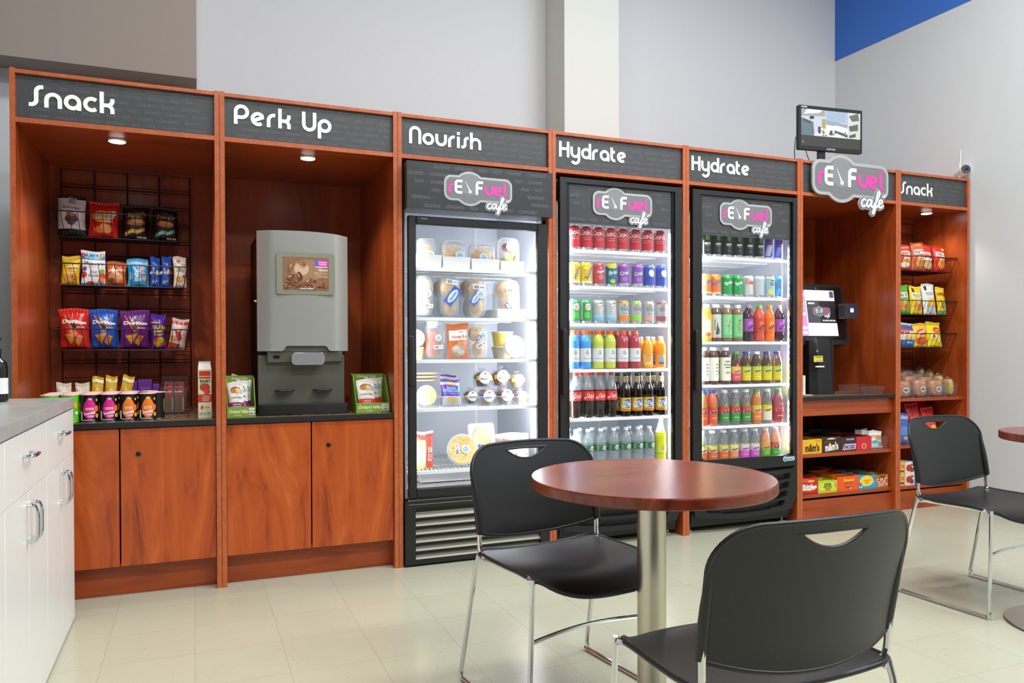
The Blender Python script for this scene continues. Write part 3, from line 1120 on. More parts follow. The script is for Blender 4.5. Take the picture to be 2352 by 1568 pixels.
    if i == 0:
        p = at(974, 502, YD)
        B().box(p.x - .018, p.x + .018, YD - .0012, YD - .0002, p.z - .003, p.z + .003, GREYL).build('maker_badge', dr)
        p0 = at(1000, 1106, 4.1)
        q = B()
        zz = BASE[0]
        q.grid(lambda a, b: (1.12 + .40 * a, 4.02 + .4 * b, zz + .002), 1, 1, WHITE)
        tb = tag(MB((1.34, 4.2, zz + .001)).box(1.13, 1.60, 4.02, 4.40, zz + .001, zz + .004, WHITE)
                 .prism([(1.13, zz + .001), (1.60, zz + .001), (1.62, zz + .055), (1.614, zz + .055), (1.596, zz + .004), (1.134, zz + .004), (1.116, zz + .055), (1.11, zz + .055)], lambda u, v, k: (u, 4.02 + k * .006, v), 0, 1, WHITE)
                 .prism([(1.13, zz + .001), (1.60, zz + .001), (1.62, zz + .055), (1.614, zz + .055), (1.596, zz + .004), (1.134, zz + .004), (1.116, zz + .055), (1.11, zz + .055)], lambda u, v, k: (u, 4.394 + k * .006, v), 0, 1, WHITE)
                 .box(1.114, 1.120, 4.026, 4.394, zz + .03, zz + .055, WHITE).box(1.610, 1.616, 4.026, 4.394, zz + .03, zz + .055, WHITE)
                 .build('drip_tray'), 'shallow white tray on the floor of the food fridge', 'tray')
# ---------------------------------------------------------------- drinks
ORD = ['first', 'second', 'third', 'fourth', 'fifth', 'sixth', 'seventh', 'eighth', 'ninth']


def cyl_face(R, gap=.0004):
    """u: arc length round a bottle (0 faces the room), v up, k a print layer."""
    def P(u, v, k):
        a = u / R
        r = R + gap * k
        return (r * sin(a), -r * cos(a), v)
    return P


def can_proto(name, body, art, R=.0335, H=.137, lid=None, neck=None):
    """A drinks can: painted body, silver ends."""
    t = thing(name, 'can', 'can')
    m = MB()
    pr = [(R - .009, 0), (R - .004, .002), (R - .001, .010), (R, .014), (R, H - .020), (R - .002, H - .013), (R - .0065, H - .005), (R - .006, H - .001), (R - .008, H)]
    bd = mat('can_' + body, body, .28, .25)
    nk = mat('can_' + (neck or body), neck or body, .28, .25)
    m.lathe(pr, bd, n=24, ms=[ALU, ALU, ALU, bd, nk, nk, ALU, ALU])
    prints(m, cyl_face(R), art)
    m.build('can_body', t)
    l = MB()
    l.lathe([(R - .0095, H - .004), (R - .0095, H - .002)], lid or ALU, n=20)
    l.tube([(-.002, -.016, H - .001), (.006, -.010, H), (.0, .004, H - .001), (-.006, -.010, H), (-.002, -.016, H - .001)], .0012, ALU, 5)
    l.build('can_lid', t)
    return t


def bottle_proto(name, prof, body, cap, cap_z, lab, art, cap_r=.0145, cap_h=.02, levels=None, air=None, cap_m=None):
    """prof: (r, z); lab: (z0, z1, r, colour) of the sleeve or None; levels: liquid top z, air: material above."""
    t = thing(name, 'bottle', 'bottle')
    ms = None
    if levels:
        ms = [body if (prof[j][1] + prof[j + 1][1]) / 2 < levels else air for j in range(len(prof) - 1)]
    MB().lathe(prof, body, n=24, ms=ms).build('bottle_body', t)
    c = MB()
    cm = cap_m or mat('cap_' + cap, cap, .4)
    c.lathe([(cap_r, cap_z), (cap_r, cap_z + cap_h - .002), (cap_r - .002, cap_z + cap_h)], cm, n=18)
    c.build('cap', t)
    if lab:
        z0, z1, r, col = lab
        l = MB()
        l.lathe([(r, z0), (r, z1)], mat('label_' + col, col, .35), n=28)
        P0 = cyl_face(r)
        prints(l, lambda u, v, k: P0(u, z0 + v, k), art)
        l.build('label', t)
    return t


def script_word(s, u, v, h, col, **kw):
    return ('t', s, u, v, h, col, dict(shear=.35, bold=.01, **kw))


# ---- cans of the middle fridge
COLA = can_proto('drink_can', 'd23440', [script_word('Coca-Cola', .004, .098, .030, 'fff4f2', width=.105), ('r', -.03, .03, .070, .072, 'f3b9b9'), script_word('Coca-Cola', -.098, .098, .030, 'fff4f2', width=.09), ('t', 'Original Taste', 0, .06, .006, 'f0b4b4')])
CANS2 = {
    'citrus': can_proto('drink_can', 'f0d63c', [('t', 'Squirt', .006, .072, .022, '3d5ab8', dict(rot=1.1, bold=.03)), ('e', -.012, .10, .010, .008, 'f7e98a'), ('r', -.04, .04, .016, .026, 'f4f0dc')]),
    'pepper': can_proto('drink_can', 'c8505e', [('t', 'Dr', .006, .103, .010, 'fbeff0'), ('t', 'Pepper', .008, .086, .017, 'fbeff0', dict(shear=.2, rot=.25, width=.05)), ('e', .006, .052, .015, .013, 'e3a3aa'), ('e', .006, .052, .012, .010, 'c8505e'), ('t', '23', .006, .052, .009, 'e9b8bd')]),
    'brisk': can_proto('drink_can', '3f7f92', [('e', .0, .118, .034, .014, 'e6d23a'), ('t', 'Brisk', .006, .082, .022, 'd6ecf4', dict(shear=.25, rot=.2)), ('r', -.03, .03, .050, .054, '4a5ab0'), ('e', .0, .030, .016, .012, 'a8cf3a')], neck='e6d23a'),
    'grape': can_proto('drink_can', '8f62b4', [('t', 'Crush', .004, .082, .022, 'e3f2ec', dict(rot=.18, width=.062)), ('e', 0, .045, .018, .014, 'a56fc4'), ('r', -.04, .04, .013, .022, 'b9a8cc')], neck='a850c8'),
    'blue': can_proto('drink_can', '4a63c4', [('e', .008, .085, .018, .022, 'f3f3f4', .4), ('p', [(-.008, .084), (-.004, .104), (.012, .106), (.024, .096), (.01, .09)], 'e2492f'), ('p', [(-.006, .078), (.008, .068), (.018, .068), (.006, .08)], '2f4aa8'), ('r', -.034, .03, .055, .057, '2d4196')]),
}
CANS2['ale'] = can_proto('drink_can', '4aa96a', [('e', .006, .092, .018, .020, 'f0ece0'), ('t', 'CANADA', .006, .097, .008, 'd0524c', dict(rot=.2)), ('t', 'DRY', .006, .085, .009, 'd0524c', dict(rot=.2)), ('e', .0, .045, .018, .020, '63c94a'), ('r', -.05, -.026, .02, .12, 'bfe6c6')])
CANS2['pale'] = can_proto('drink_can', 'c5d3d8', [('e', .006, .092, .017, .019, 'eae6dc'), ('t', 'CANADA', .006, .097, .008, 'c86a66', dict(rot=.2)), ('t', 'DRY', .006, .085, .009, 'c86a66', dict(rot=.2)), ('e', .012, .116, .012, .004, '8a9a3c'), ('r', -.045, .045, .016, .034, '7ebbd8'), ('r', -.045, .045, .034, .046, 'a4cbdc')])
for k, h in (('orange', 'e58a35'), ('lime', '8fd44a'), ('pink', 'd9a9a4'), ('cherry', 'a25a66')):
    CANS2['polar_' + k] = can_proto('drink_can', 'c6c9cc', [('r', -.022, .03, .074, .100, '5f6f78'), ('r', -.020, .028, .0755, .0985, 'd3d8da'), ('t', 'POLAR', .004, .087, .016, '5f6f78', dict(width=.044)), ('e', .003, .108, .008, .007, 'c89a48'), ('t', 'SELTZER', .003, .06, .006, '8a9298'), ('r', -.05, .05, .018, .046, h)], neck=h)
COPIES = {}


def first_or_copy(proto, loc, rz, label, group):
    """The first call moves the thing itself, later calls copy it."""
    key = proto.name
    if key not in COPIES:
        COPIES[key] = 1
        proto.location = loc
        proto.rotation_euler[2] = rz
        proto['label'] = label
        if group:
            proto['group'] = group
        return proto
    return copy_tree(proto, loc, rz, label, group)


def face_cam(p, extra=0.0):
    return extra * .45 - .55 * math.atan2(p.x, p.y)


def row(protos, pxs, py, y, z, label_fn, cat, name_group, turns=None, tall=1.0):
    out = []
    for k, (pr, px) in enumerate(zip(protos, pxs)):
        p = at(px, py, 3.928)
        loc = Vector((p.x, y, z + .0006))
        t = turns[k] if turns else 0
        lb = label_fn(k)
        o = first_or_copy(pr, loc, face_cam(p, t), lb, name_group)
        o['category'] = cat
        o.scale = (1, 1, tall)
        out.append(o)
    return out


S2 = SH[1]
XS = [1319, 1345.5, 1373, 1401, 1429, 1457.5, 1485.6, 1514]
row([COLA] * 8, XS, 550, 3.928, S2[0], lambda k: 'red cola can, %s from the left on the top shelf of the middle fridge' % ORD[k], 'can', 'red cola cans on the top shelf', [.1, .25, .45, -.1, .3, .0, -.45, -.3])
c2 = [('citrus', 'yellow citrus soda can at the handle end of the second shelf, middle fridge'), ('citrus', 'yellow citrus soda can touching the red pepper soda can, middle fridge'),
      ('pepper', 'dark red pepper soda can beside the teal iced tea can, middle fridge'), ('brisk', 'teal and yellow iced tea can on the second shelf of the middle fridge'),
      ('grape', 'purple grape soda can next to the teal iced tea can, middle fridge'), ('grape', 'purple grape soda can next to the blue cola cans, middle fridge'),
      ('blue', 'blue cola can beside the purple grape cans, middle fridge'), ('blue', 'blue cola can nearest the light strip on the second shelf, middle fridge')]
row([CANS2[a] for a, b in c2], [1319, 1346, 1374.5, 1403.5, 1431, 1463, 1490, 1518], 635, 3.928, S2[1], lambda k: c2[k][1], 'can', 'soda cans on the second shelf', [.05, .3, .15, .2, .1, .25, .2, .3])
c3 = [('ale', 'green ginger ale can at the handle end of the third shelf, middle fridge'), ('ale', 'green ginger ale can beside the pale silver cans, middle fridge'),
      ('pale', 'pale silver blue can beside the green ginger ale cans, middle fridge'), ('pale', 'pale silver blue can beside the orange banded seltzer, middle fridge'),
      ('polar_orange', 'silver seltzer can with orange bands on the third shelf, middle fridge'), ('polar_lime', 'silver seltzer can with lime green bands on the third shelf, middle fridge'),
      ('polar_pink', 'silver seltzer can with pale pink bands on the third shelf, middle fridge'), ('polar_cherry', 'silver seltzer can with dark cherry bands on the third shelf, middle fridge')]
row([CANS2[a] for a, b in c3], [1319, 1345, 1373, 1402.5, 1431, 1460, 1489, 1520], 715, 3.928, S2[2], lambda k: c3[k][1], 'can', 'soda cans on the third shelf', [.1, .2, .1, .3, .05, .15, .15, .1])

# ---- bottles of the middle fridge
SPORT = [(.022, 0), (.0325, .004), (.034, .012), (.034, .045), (.0325, .055), (.0325, .115), (.034, .125), (.0335, .132), (.0345, .142), (.034, .158), (.029, .178), (.021, .192), (.017, .196), (.017, .199)]
def sport(h):
    return bottle_proto('sports_drink_bottle', SPORT, drink(h), 'ef6a2a', .198, (.040, .118, .0342, 'dfe3e6'),
                        [('t', 'G', .002, .055, .034, 'fbfbfb', dict(bold=.06)), ('t', 'G', .002, .055, .026, '8a9098', dict(bold=.0)), ('p', [(.0, .05), (.008, .062), (.004, .064), (.006, .05)], 'e2492f'), ('t', 'GATORADE', .002, .02, .006, 'a3a8ad')], .0185, .022)
SP = {'blue': sport('4d9fe6'), 'lime': sport('c3cf52'), 'red': sport('b23c4c')}
JUICE = [(.02, 0), (.030, .004), (.031, .012), (.0305, .06), (.0295, .09), (.031, .098), (.031, .12), (.027, .145), (.018, .163), (.0145, .168), (.0145, .172)]
OJ = bottle_proto('juice_bottle', JUICE, drink('f5a623'), 'f4f4f0', .170, (.018, .085, .0312, 'f2c35a'), [('e', .0, .04, .018, .020, 'f0956a'), ('t', 'Tropicana', .0, .062, .010, '5f9a4a', dict(width=.045)), ('r', -.02, .02, .004, .014, 'f7d98a')], .0145, .016)
OJ2 = bottle_proto('juice_bottle', JUICE, drink('f39a1f'), 'f4f4f0', .170, (.018, .080, .0312, 'f29a3a'), [('r', -.014, .012, .024, .058, '86b8dc'), ('e', .0, .012, .02, .007, '5668c8'), ('e', .016, .05, .012, .012, 'f7c05a')], .0145, .016)
S4 = [('blue', 'bright blue'), ('blue', 'bright blue'), ('lime', 'yellow green'), ('lime', 'yellow green'), ('red', 'dark red'), ('red', 'dark red')]
X4 = [1318, 1345, 1374, 1402, 1431, 1459]
for back in (1, 0):
    row([SP[a] for a, b in S4], [x - 1 for x in X4] if not back else [x - 2.5 for x in X4], 810, 3.928 + .076 * back, S2[3],
        lambda k: '%s sports drink bottle with orange cap, %s of its colour, %s row, middle fridge' % (S4[k][1], ORD[k % 2], ('front', 'back')[back]), 'bottle', 'sports drink bottles on the fourth shelf', [.1, .2, .15, .55, .1, .4])
row([OJ, OJ2], [1487, 1517], 810, 3.928, S2[3], lambda k: ['orange juice bottle with white cap beside the red sports drinks', 'orange juice bottle with blue patch on the label, by the light strip'][k], 'bottle', 'juice bottles on the fourth shelf')
row([OJ, OJ2], [1487, 1515], 810, 4.004, S2[3], lambda k: ['orange juice bottle half hidden behind, beside the red sports drinks', 'orange juice bottle half hidden behind the one with blue patch'][k], 'bottle', 'juice bottles on the fourth shelf')
SODA = [(.020, 0), (.029, .005), (.0315, .018), (.0305, .05), (.0335, .085), (.033, .095), (.0332, .150), (.0335, .158), (.030, .178), (.022, .205), (.0145, .228), (.0125, .234), (.0125, .24)]
EMPTY = clear('clear_bottle_top', 'e6eaec', .70, .06, 1.4, 'b9bcbe')
CK = bottle_proto('cola_bottle', SODA, drink('241713'), 'e23a30', .240, (.098, .152, .0340, 'd9352f'), [script_word('Coca-Cola', .012, .030, .026, 'fdf3f1', width=.07), ('r', -.035, -.022, .008, .022, 'e9c9b6'), ('r', -.008, .035, .011, .0125, 'f2b5b0')], .0142, .019, .163, EMPTY)
BEER = [(.028, 0), (.031, .004), (.0315, .01), (.0315, .145), (.029, .16), (.020, .182), (.0145, .20), (.0135, .235), (.0145, .238), (.0145, .244)]
ML = bottle_proto('malt_drink_bottle', BEER, BROWNGL, '1d1d3a', .240, (.030, .108, .0319, 'e3c32e'), [('e', .004, .045, .028, .026, '2f4aa8', .3), ('t', 'MALTA', .004, .056, .015, 'f6f6f2', dict(rot=.15)), ('t', 'GOYA', .006, .036, .022, 'f6f6f2', dict(rot=.1, bold=.05)), ('r', -.03, .03, .002, .014, 'd8742a')], .0148, .011)
nl = MB().lathe([(.0150, .195), (.0145, .232)], mat('label_e3c32e', 'e3c32e', .35), n=20)
prints(nl, cyl_face(.0152), [('e', .0, .213, .010, .012, '3048a4'), ('t', 'GOYA', 0, .213, .008, 'f6f6f2'), ('r', -.02, .02, .195, .2, 'd8742a')])
nl.build('neck_label', ML)
X5 = [1321, 1351, 1377, 1404, 1436.5, 1463.5, 1489, 1519]
for back in (1, 0):
    row([CK] * 4 + [ML] * 4, X5 if not back else [x - 3 for x in X5], 910, 3.928 + .076 * back, S2[4],
        lambda k: ('red labelled cola bottle, %s from the left, %s row, middle fridge' if k < 4 else 'brown malt drink bottle with yellow label, %s from the cola bottles, %s row') % (ORD[k % 4], ('front', 'back')[back]),
        'bottle', 'bottles on the fifth shelf', [.5, .25, .5, .3, .3, .35, .1, .3])
WAT = [(.022, 0), (.0305, .004), (.032, .012), (.0305, .02), (.032, .03), (.0305, .04), (.032, .05), (.0305, .06), (.0318, .07), (.0305, .08), (.032, .09), (.0322, .128), (.032, .14), (.027, .165), (.018, .185), (.0125, .196), (.0125, .202)]
WB = bottle_proto('water_bottle', WAT, WATER, 'f1f4f6', .200, (.088, .124, .0326, '2f6b4a'), [('e', .014, .018, .015, .014, 'dfe9e6'), ('t', 'Poland', .014, .021, .009, '2f6b4a', dict(shear=.3)), ('t', 'Spring', .014, .012, .007, '2f6b4a', dict(shear=.3)), ('r', -.04, -.02, .003, .033, '6fae7e')], .0142, .016)
MD = bottle_proto('soda_bottle', SODA, drink('d9e021'), 'f4f4ee', .240, (.058, .115, .0338, 'e3e63a'), [('r', -.004, .020, .018, .036, '8fa06a'), ('t', 'LIPTON', .008, .027, .008, 'f4f4d8'), ('t', 'iced', .008, .046, .007, '9aa52e')], .0142, .019, .19, EMPTY)
X6 = [1323, 1351, 1380, 1409, 1437.5, 1464.5, 1491]
for back in (1, 0):
    row([WB] * 7, X6 if not back else [x - 6 for x in X6], 1010, 3.928 + .072 * back, BASE[1],
        lambda k: 'clear water bottle with green label, %s from the left, %s row' % (ORD[k], ('front', 'back')[back]), 'bottle', 'water bottles at the bottom of the middle fridge', [.2, .3, .25, .1, .0, .3, .4])
row([MD], [1517], 1010, 3.928, BASE[1], lambda k: 'bright yellow green soda bottle beside the water bottles', 'bottle', None)

# ---- the fridge by the kiosk
S3 = SH[2]
EN = can_proto('energy_drink_can', '1c1e1f', [('p', [(-.008, .142), (-.001, .142), (.001, .104), (-.003, .094)], '6fd12f'), ('p', [(.003, .142), (.010, .142), (.010, .100), (.006, .090)], '6fd12f'), ('p', [(.014, .142), (.021, .142), (.018, .104), (.015, .096)], '6fd12f'), ('t', 'MONSTER', .006, .076, .013, 'e4e8e6', dict(width=.036, bold=.04)), ('t', 'ENERGY', .006, .062, .005, '9aa09c'), ('e', .006, .04, .012, .014, '3a3f3e')], .0325, .176)
ENB = can_proto('energy_drink_can', '5157c8', [('p', [(-.03, .02), (.0, .02), (.022, .09), (-.016, .09)], 'bfc3d2'), ('t', 'RedBull', .004, .105, .013, 'e24a4a', dict(width=.04)), ('r', -.03, .03, .13, .14, '3a44b0')], .0265, .165)
ENC = can_proto('energy_drink_can', '6468d6', [('t', 'RedBull', .004, .095, .014, 'd84e72', dict(width=.04, shear=.2)), ('p', [(-.03, .02), (-.012, .02), (.012, .08), (-.02, .08)], '8e95ea')], .0265, .165)
e1 = [EN] * 6 + [ENB, ENC]
row(e1, [1621, 1644, 1668, 1692.5, 1717, 1741.5, 1765, 1788], 565, 3.928, S3[0], lambda k: ('tall black energy drink can with green claws, %s from the left' % ORD[k]) if k < 6 else ['slim violet blue energy can with silver wedge, beside the black cans', 'slim violet blue energy can nearest the dotted light strip'][k - 6], 'can', 'energy drink cans', [-.05, .3, .3, .3, .3, .3, .1, .2])
CANS3 = [can_proto('drink_can', 'ee8a4a', [('t', 'Sunkist', .004, .085, .020, '4a7fd0', dict(rot=.35, bold=.03)), ('e', .0, .11, .018, .012, 'f5b43a'), ('r', -.04, .04, .014, .024, 'f4cdb0')]),
         can_proto('drink_can', '2fa65a', [('t', 'Sprite', .004, .085, .020, 'dff4e4', dict(rot=.2, width=.06, bold=.03)), ('r', -.014, .006, .112, .116, 'e8e04a'), ('p', [(-.024, .05), (.03, .07), (.03, .072), (-.024, .053)], 'cdeeda')]),
         can_proto('drink_can', 'd9dcdc', [('t', 'Coke', .004, .092, .024, 'd2453f', dict(bold=.05, width=.06)), ('t', 'diet', -.016, .113, .008, '8a8f92')]),
         can_proto('drink_can', 'cfd4d9', [('r', .016, .024, .02, .11, 'aab8cc')]),
         can_proto('drink_can', 'a9d3e0', [('r', -.004, .032, .078, .108, '24302c'), ('t', 'Minute', .013, .1, .009, 'f4f4f0'), ('t', 'Maid', .013, .088, .009, 'f4f4f0'), ('r', -.002, .032, .07, .078, 'd8c03a'), ('e', -.004, .035, .016, .018, 'd9d46a'), ('r', -.04, .04, .118, .123, 'e6e07a')]),
         can_proto('energy_drink_can', '4aa3dc', [('t', 'RedBull', .004, .075, .014, 'd86a5a', dict(width=.036)), ('p', [(-.03, .02), (.004, .02), (.014, .06), (-.02, .06)], '6cbcea')], .0265, .140)]
c5 = [(0, 'orange soda can partly cut off by the door frame, second shelf'), (0, 'orange soda can beside the green lemon lime cans'), (1, 'green lemon lime soda can beside the orange soda can'),
      (1, 'green lemon lime soda can beside the white diet cola can'), (2, 'white diet cola can with large red lettering'), (3, 'plain silver can turned away, beside the white diet cola can'),
      (4, 'pale blue lemonade can with black and yellow label'), (5, 'slim bright blue energy can beside the lemonade can')]
row([CANS3[a] for a, b in c5], [1621, 1643, 1669, 1693, 1717.5, 1743, 1767, 1787.5], 660, 3.928, S3[1], lambda k: c5[k][1], 'can', 'soda cans in the fridge by the kiosk', [.1, .1, .2, .25, .25, .1, .1, .1])
TEA = [(.024, 0), (.0315, .004), (.033, .012), (.033, .165), (.031, .18), (.024, .20), (.0185, .206), (.0185, .212)]
def tea(body, lab, art, cap='f2f2ee'):
    return bottle_proto('iced_tea_bottle', TEA, drink(body), cap, .206, (.022, .165, .0334, lab), art, .0205, .021)
AR = [tea('e9a52c', 'f4c23c', [('r', -.015, .02, .03, .11, 'f6efdc'), ('e', .0, .02, .02, .012, 'e2603a')]),
      tea('5b4a40', 'cfd3cf', [('p', [(-.01, .02), (.01, .02), (.0, .1)], '3c4140'), ('p', [(.0, .03), (.018, .03), (.012, .07)], '6d7470'), ('t', 'ARIZONA', -.016, .08, .011, '8b9090', dict(rot=1.57)), ('r', -.01, .014, .0, .014, 'd8a8a4')]),
      tea('8a6a44', '8fd49a', [('p', [(.0, .03), (.003, .03), (.010, .12), (.008, .12)], '4c6a4c'), ('e', .012, .1, .006, .006, 'd86a7c'), ('e', -.002, .075, .006, .006, 'd86a7c'), ('e', .014, .06, .005, .005, 'e08a94'), ('e', -.012, .108, .005, .005, 'e08a94'), ('r', -.03, .03, .0, .02, '6fbf8a')]),
      tea('8a6a44', '7fd08c', [('t', 'AriZona', .0, .07, .018, 'b84a5c', dict(rot=1.57)), ('e', .016, .11, .006, .006, 'd86a7c'), ('e', .018, .05, .006, .006, 'd86a7c'), ('r', -.03, .03, .0, .012, '5fb07a')])]
SODAS = [(.020, 0), (.031, .006), (.0335, .02), (.032, .05), (.034, .07), (.034, .135), (.034, .15), (.029, .175), (.019, .198), (.0135, .206), (.0135, .212)]
def fizz(body, lab, fruit, cap, air=None):
    return bottle_proto('fruit_soda_bottle', SODAS, drink(body), cap, .210, (.062, .142, .0345, lab), [('e', .004, .05, .015, .015, fruit), ('p', [(-.014, .012), (.024, .04), (.024, .052), (-.014, .028)], 'f3eef0'), ('t', 'PURE', .006, .03, .014, '4a2f3c', dict(rot=.62, bold=.05))], .0155, .02)
FZ = {'grape': fizz('3a2230', '9a4fae', 'c46ad0', 'c28ad6'), 'straw': fizz('d9543f', 'd0442f', 'ef6a4a', '7fd432'), 'orange': fizz('f0762a', 'ef7426', 'f7a23a', 'f5a524')}
r3 = [(AR[0], 'orange tea bottle partly cut off by the door frame, third shelf'), (AR[1], 'grey labelled iced tea bottle with a dark peak drawing'), (AR[2], 'mint green labelled tea bottle with blossoms, beside the grey label'), (AR[3], 'mint green labelled tea bottle with upright red lettering'),
      (FZ['grape'], 'grape soda bottle with purple label beside the mint tea bottles'), (FZ['straw'], 'strawberry red soda bottle with lime green cap'), (FZ['orange'], 'orange soda bottle with orange cap and label'), (FZ['grape'], 'grape soda bottle with purple label nearest the light strip')]
X33 = [1622, 1644, 1669, 1693.5, 1717.5, 1743, 1766.5, 1789.5]
row([a for a, b in r3], X33, 740, 3.928, S3[2], lambda k: r3[k][1], 'bottle', 'tea and soda bottles on the third shelf', [.1, .1, .15, .1, .15, .15, .1, .1])
row([a for a, b in r3][1:], [x - 3 for x in X33][1:], 740, 4.003, S3[2], lambda k: r3[k + 1][1].replace(', beside the grey label', '').replace(' beside the mint tea bottles', ' in mid row').replace(' nearest', ' near') + ', back row', 'bottle', 'tea and soda bottles on the third shelf')
SNAP = [(.022, 0), (.029, .003), (.030, .010), (.0285, .018), (.0305, .026), (.0315, .06), (.030, .08), (.0315, .1), (.0305, .13), (.026, .155), (.0195, .176), (.0175, .182), (.0175, .186)]
AIRT = clear('clear_tea_bottle', 'c9b3a4', .62, .07, 1.4, '8a6a58')
AIRC = clear('clear_light_bottle', 'e2e4e4', .66, .07, 1.4, 'aeb2b4')
def snap(low, top, cap, art, air=None, body=None):
    t = bottle_proto('juice_tea_bottle', SNAP, drink(body) if body else (air or AIRT), cap, .184, (.020, .092, .0322, low), [
        ('r', -.052, .052, .048, .072, top)] + art + [('p', [(-.022, .048), (.024, .060), (.024, .074), (-.022, .062)], 'f2f4f8'), ('t', 'Snapple', .001, .061, .0095, '2f4f9c', dict(rot=.25, width=.042, bold=.04)), ('r', -.014, .016, .022, .025, 'f7efc4')], .0195, .017)
    sh = MB()
    sh.lathe([(.0322, .092), (.0315, .108)], mat('label_' + top, top, .35), n=28)
    P0 = cyl_face(.0322)
    prints(sh, P0, [('p', [(-.012, .1), (.012, .1), (.008, .122), (.0, .13), (-.004, .12)], art[0][2] if art and art[0][0] == 'p' else top)])
    sh.build('shoulder_label', t)
    return t
LEAF = [('p', [(-.02, .046), (.02, .046), (.02, .056), (-.02, .052)], '5fae3a')]
SN = {'white': tea('5a3c34', 'f4f3ea', [('e', .014, .1, .008, .004, '3f8a5a'), ('e', .016, .08, .008, .004, 'd0604a'), ('e', .012, .06, .007, .003, '3f8a5a'), ('e', .016, .04, .007, .003, '8ab84a')]),
      'arnold': tea('5a3c34', 'f2f3dc', [('t', 'AriZona', .006, .1, .014, '3a5a44', dict(width=.05)), ('e', .006, .118, .018, .004, '3f8a6a'), ('e', .006, .082, .018, .004, '3f8a6a'), ('e', .006, .05, .014, .008, '9ac45a')]),
      'pinkl': snap('e2566a', 'e9c24a', '56b83a', [('p', [(-.016, .06), (.012, .06), (.004, .07)], 'e9788a')]),
      'lemonb': snap('dccf1e', 'c9cf3a', '4350b4', [('p', [(-.016, .06), (.016, .06), (.004, .07)], '55a83a')]),
      'lemonw': snap('dccf1e', 'c9cf3a', 'f0f0ea', [('p', [(-.016, .06), (.016, .06), (.004, .07)], '55a83a')]),
      'punch': snap('e2603a', 'd8452f', '4350b4', [('p', [(-.016, .06), (.016, .06), (.004, .07)], '6fb83a')], body='e06a45'),
      'apple': snap('3c9a4a', 'd23f3a', 'f0f0ea', [('p', [(-.016, .06), (.016, .06), (.004, .07)], '6fc03a')], AIRC),
      'mango': snap('e8843a', 'e9c24a', '56b83a', [('p', [(-.016, .06), (.016, .06), (.004, .07)], '8ac03a')], body='d07a3c'),
      'zero': snap('e3e3d2', 'e3cf3a', 'f0f0ea', [('p', [(-.016, .06), (.016, .06), (.004, .07)], '7aa83a')], AIRC),
      'raspb': snap('b8323c', 'c84a52', '56b83a', [('p', [(-.016, .06), (.016, .06), (.004, .07)], 'd86a6a')], body='a8606a'),
      'peach': snap('ea7a48', 'e9d27a', 'f0f0ea', [('p', [(-.016, .06), (.016, .06), (.004, .07)], '6fc03a')], AIRC),
      'peachl': snap('f2a070', 'efe0a0', 'f0f0ea', [('p', [(-.016, .06), (.016, .06), (.004, .07)], '8fd05a')], AIRC),
      'pinkd': snap('e66ad8', 'efd2d8', 'f0f0ea', [('p', [(-.016, .06), (.016, .06), (.004, .07)], '6fc03a')], AIRC),
      'kiwi': snap('6fc43a', 'e0a04a', 'f0f0ea', [('p', [(-.016, .06), (.016, .06), (.004, .07)], 'e9b64a')], body='d99a7a'),
      'kiwi2': snap('4fb43a', 'd8543a', 'f0f0ea', [('p', [(-.016, .06), (.016, .06), (.004, .07)], 'e9a64a')], body='dfa28a')}
r4 = [('white', 'white labelled tea bottle cut off by the frame, fourth shelf'), ('white', 'white labelled tea bottle second from the frame, fourth shelf'), ('arnold', 'cream labelled tea bottle with green lettering, fourth shelf'), ('pinkl', 'pink labelled tea bottle with bright green cap'),
      ('lemonb', 'yellow labelled tea bottle with blue cap beside the pink one'), ('lemonw', 'yellow labelled tea bottle with white cap among the blue capped ones'), ('lemonb', 'yellow labelled tea bottle with blue cap, second from the light strip'), ('lemonb', 'yellow labelled tea bottle with blue cap, next to the light strip')]
X44 = [1616, 1638, 1666, 1689.5, 1713, 1737, 1760.5, 1784]
row([SN[a] for a, b in r4], X44, 840, 3.928, S3[3], lambda k: r4[k][1], 'bottle', 'tea bottles on the fourth shelf', [.1] * 8)
row([SN[a] for a, b in r4][1:], [x - 4 for x in X44][1:], 840, 4.003, S3[3], lambda k: r4[k + 1][1].replace('tea bottle', 'back row tea bottle'), 'bottle', 'tea bottles on the fourth shelf')
r5 = [('punch', 'red fruit drink bottle cut off by the frame, fifth shelf'), ('punch', 'orange red fruit drink bottle with blue cap'), ('apple', 'apple drink bottle with green label, beside the orange red bottle'), ('apple', 'apple drink bottle with green label, middle of the three'), ('apple', 'apple drink bottle with green label, beside the orange mango bottle'),
      ('mango', 'orange mango drink bottle with green cap'), ('zero', 'pale white labelled lemon tea bottle on the fifth shelf'), ('raspb', 'dark red tea bottle with green cap next to the light strip')]
X55 = [1613, 1636, 1663, 1688, 1712.5, 1737, 1761, 1787]
row([SN[a] for a, b in r5], X55, 935, 3.928, S3[4], lambda k: r5[k][1], 'bottle', 'fruit drink bottles on the fifth shelf', [.1] * 8, 1.085)
row([SN[a] for a, b in r5][1:], [x - 4 for x in X55][1:], 935, 4.003, S3[4], lambda k: r5[k + 1][1].replace('bottle', 'bottle in the back row,', 1), 'bottle', 'fruit drink bottles on the fifth shelf')
r6 = [('peach', 'peach tea bottle cut off by the frame, bottom of the kiosk side fridge'), ('peach', 'peach tea bottle, first whole one on the bottom shelf'), ('peach', 'peach tea bottle, second whole one on the bottom shelf'), ('peachl', 'pale peach tea bottle beside the bright pink bottles'), ('pinkd', 'bright pink drink bottle beside the pale peach bottle'), ('pinkd', 'bright pink drink bottle beside the green labelled bottle'),
      ('kiwi', 'green labelled orange drink bottle beside the pink bottles'), ('kiwi2', 'green labelled orange drink bottle at the end of the bottom row')]
X66 = [1612, 1635.5, 1661, 1684.5, 1709, 1732.5, 1757, 1780]
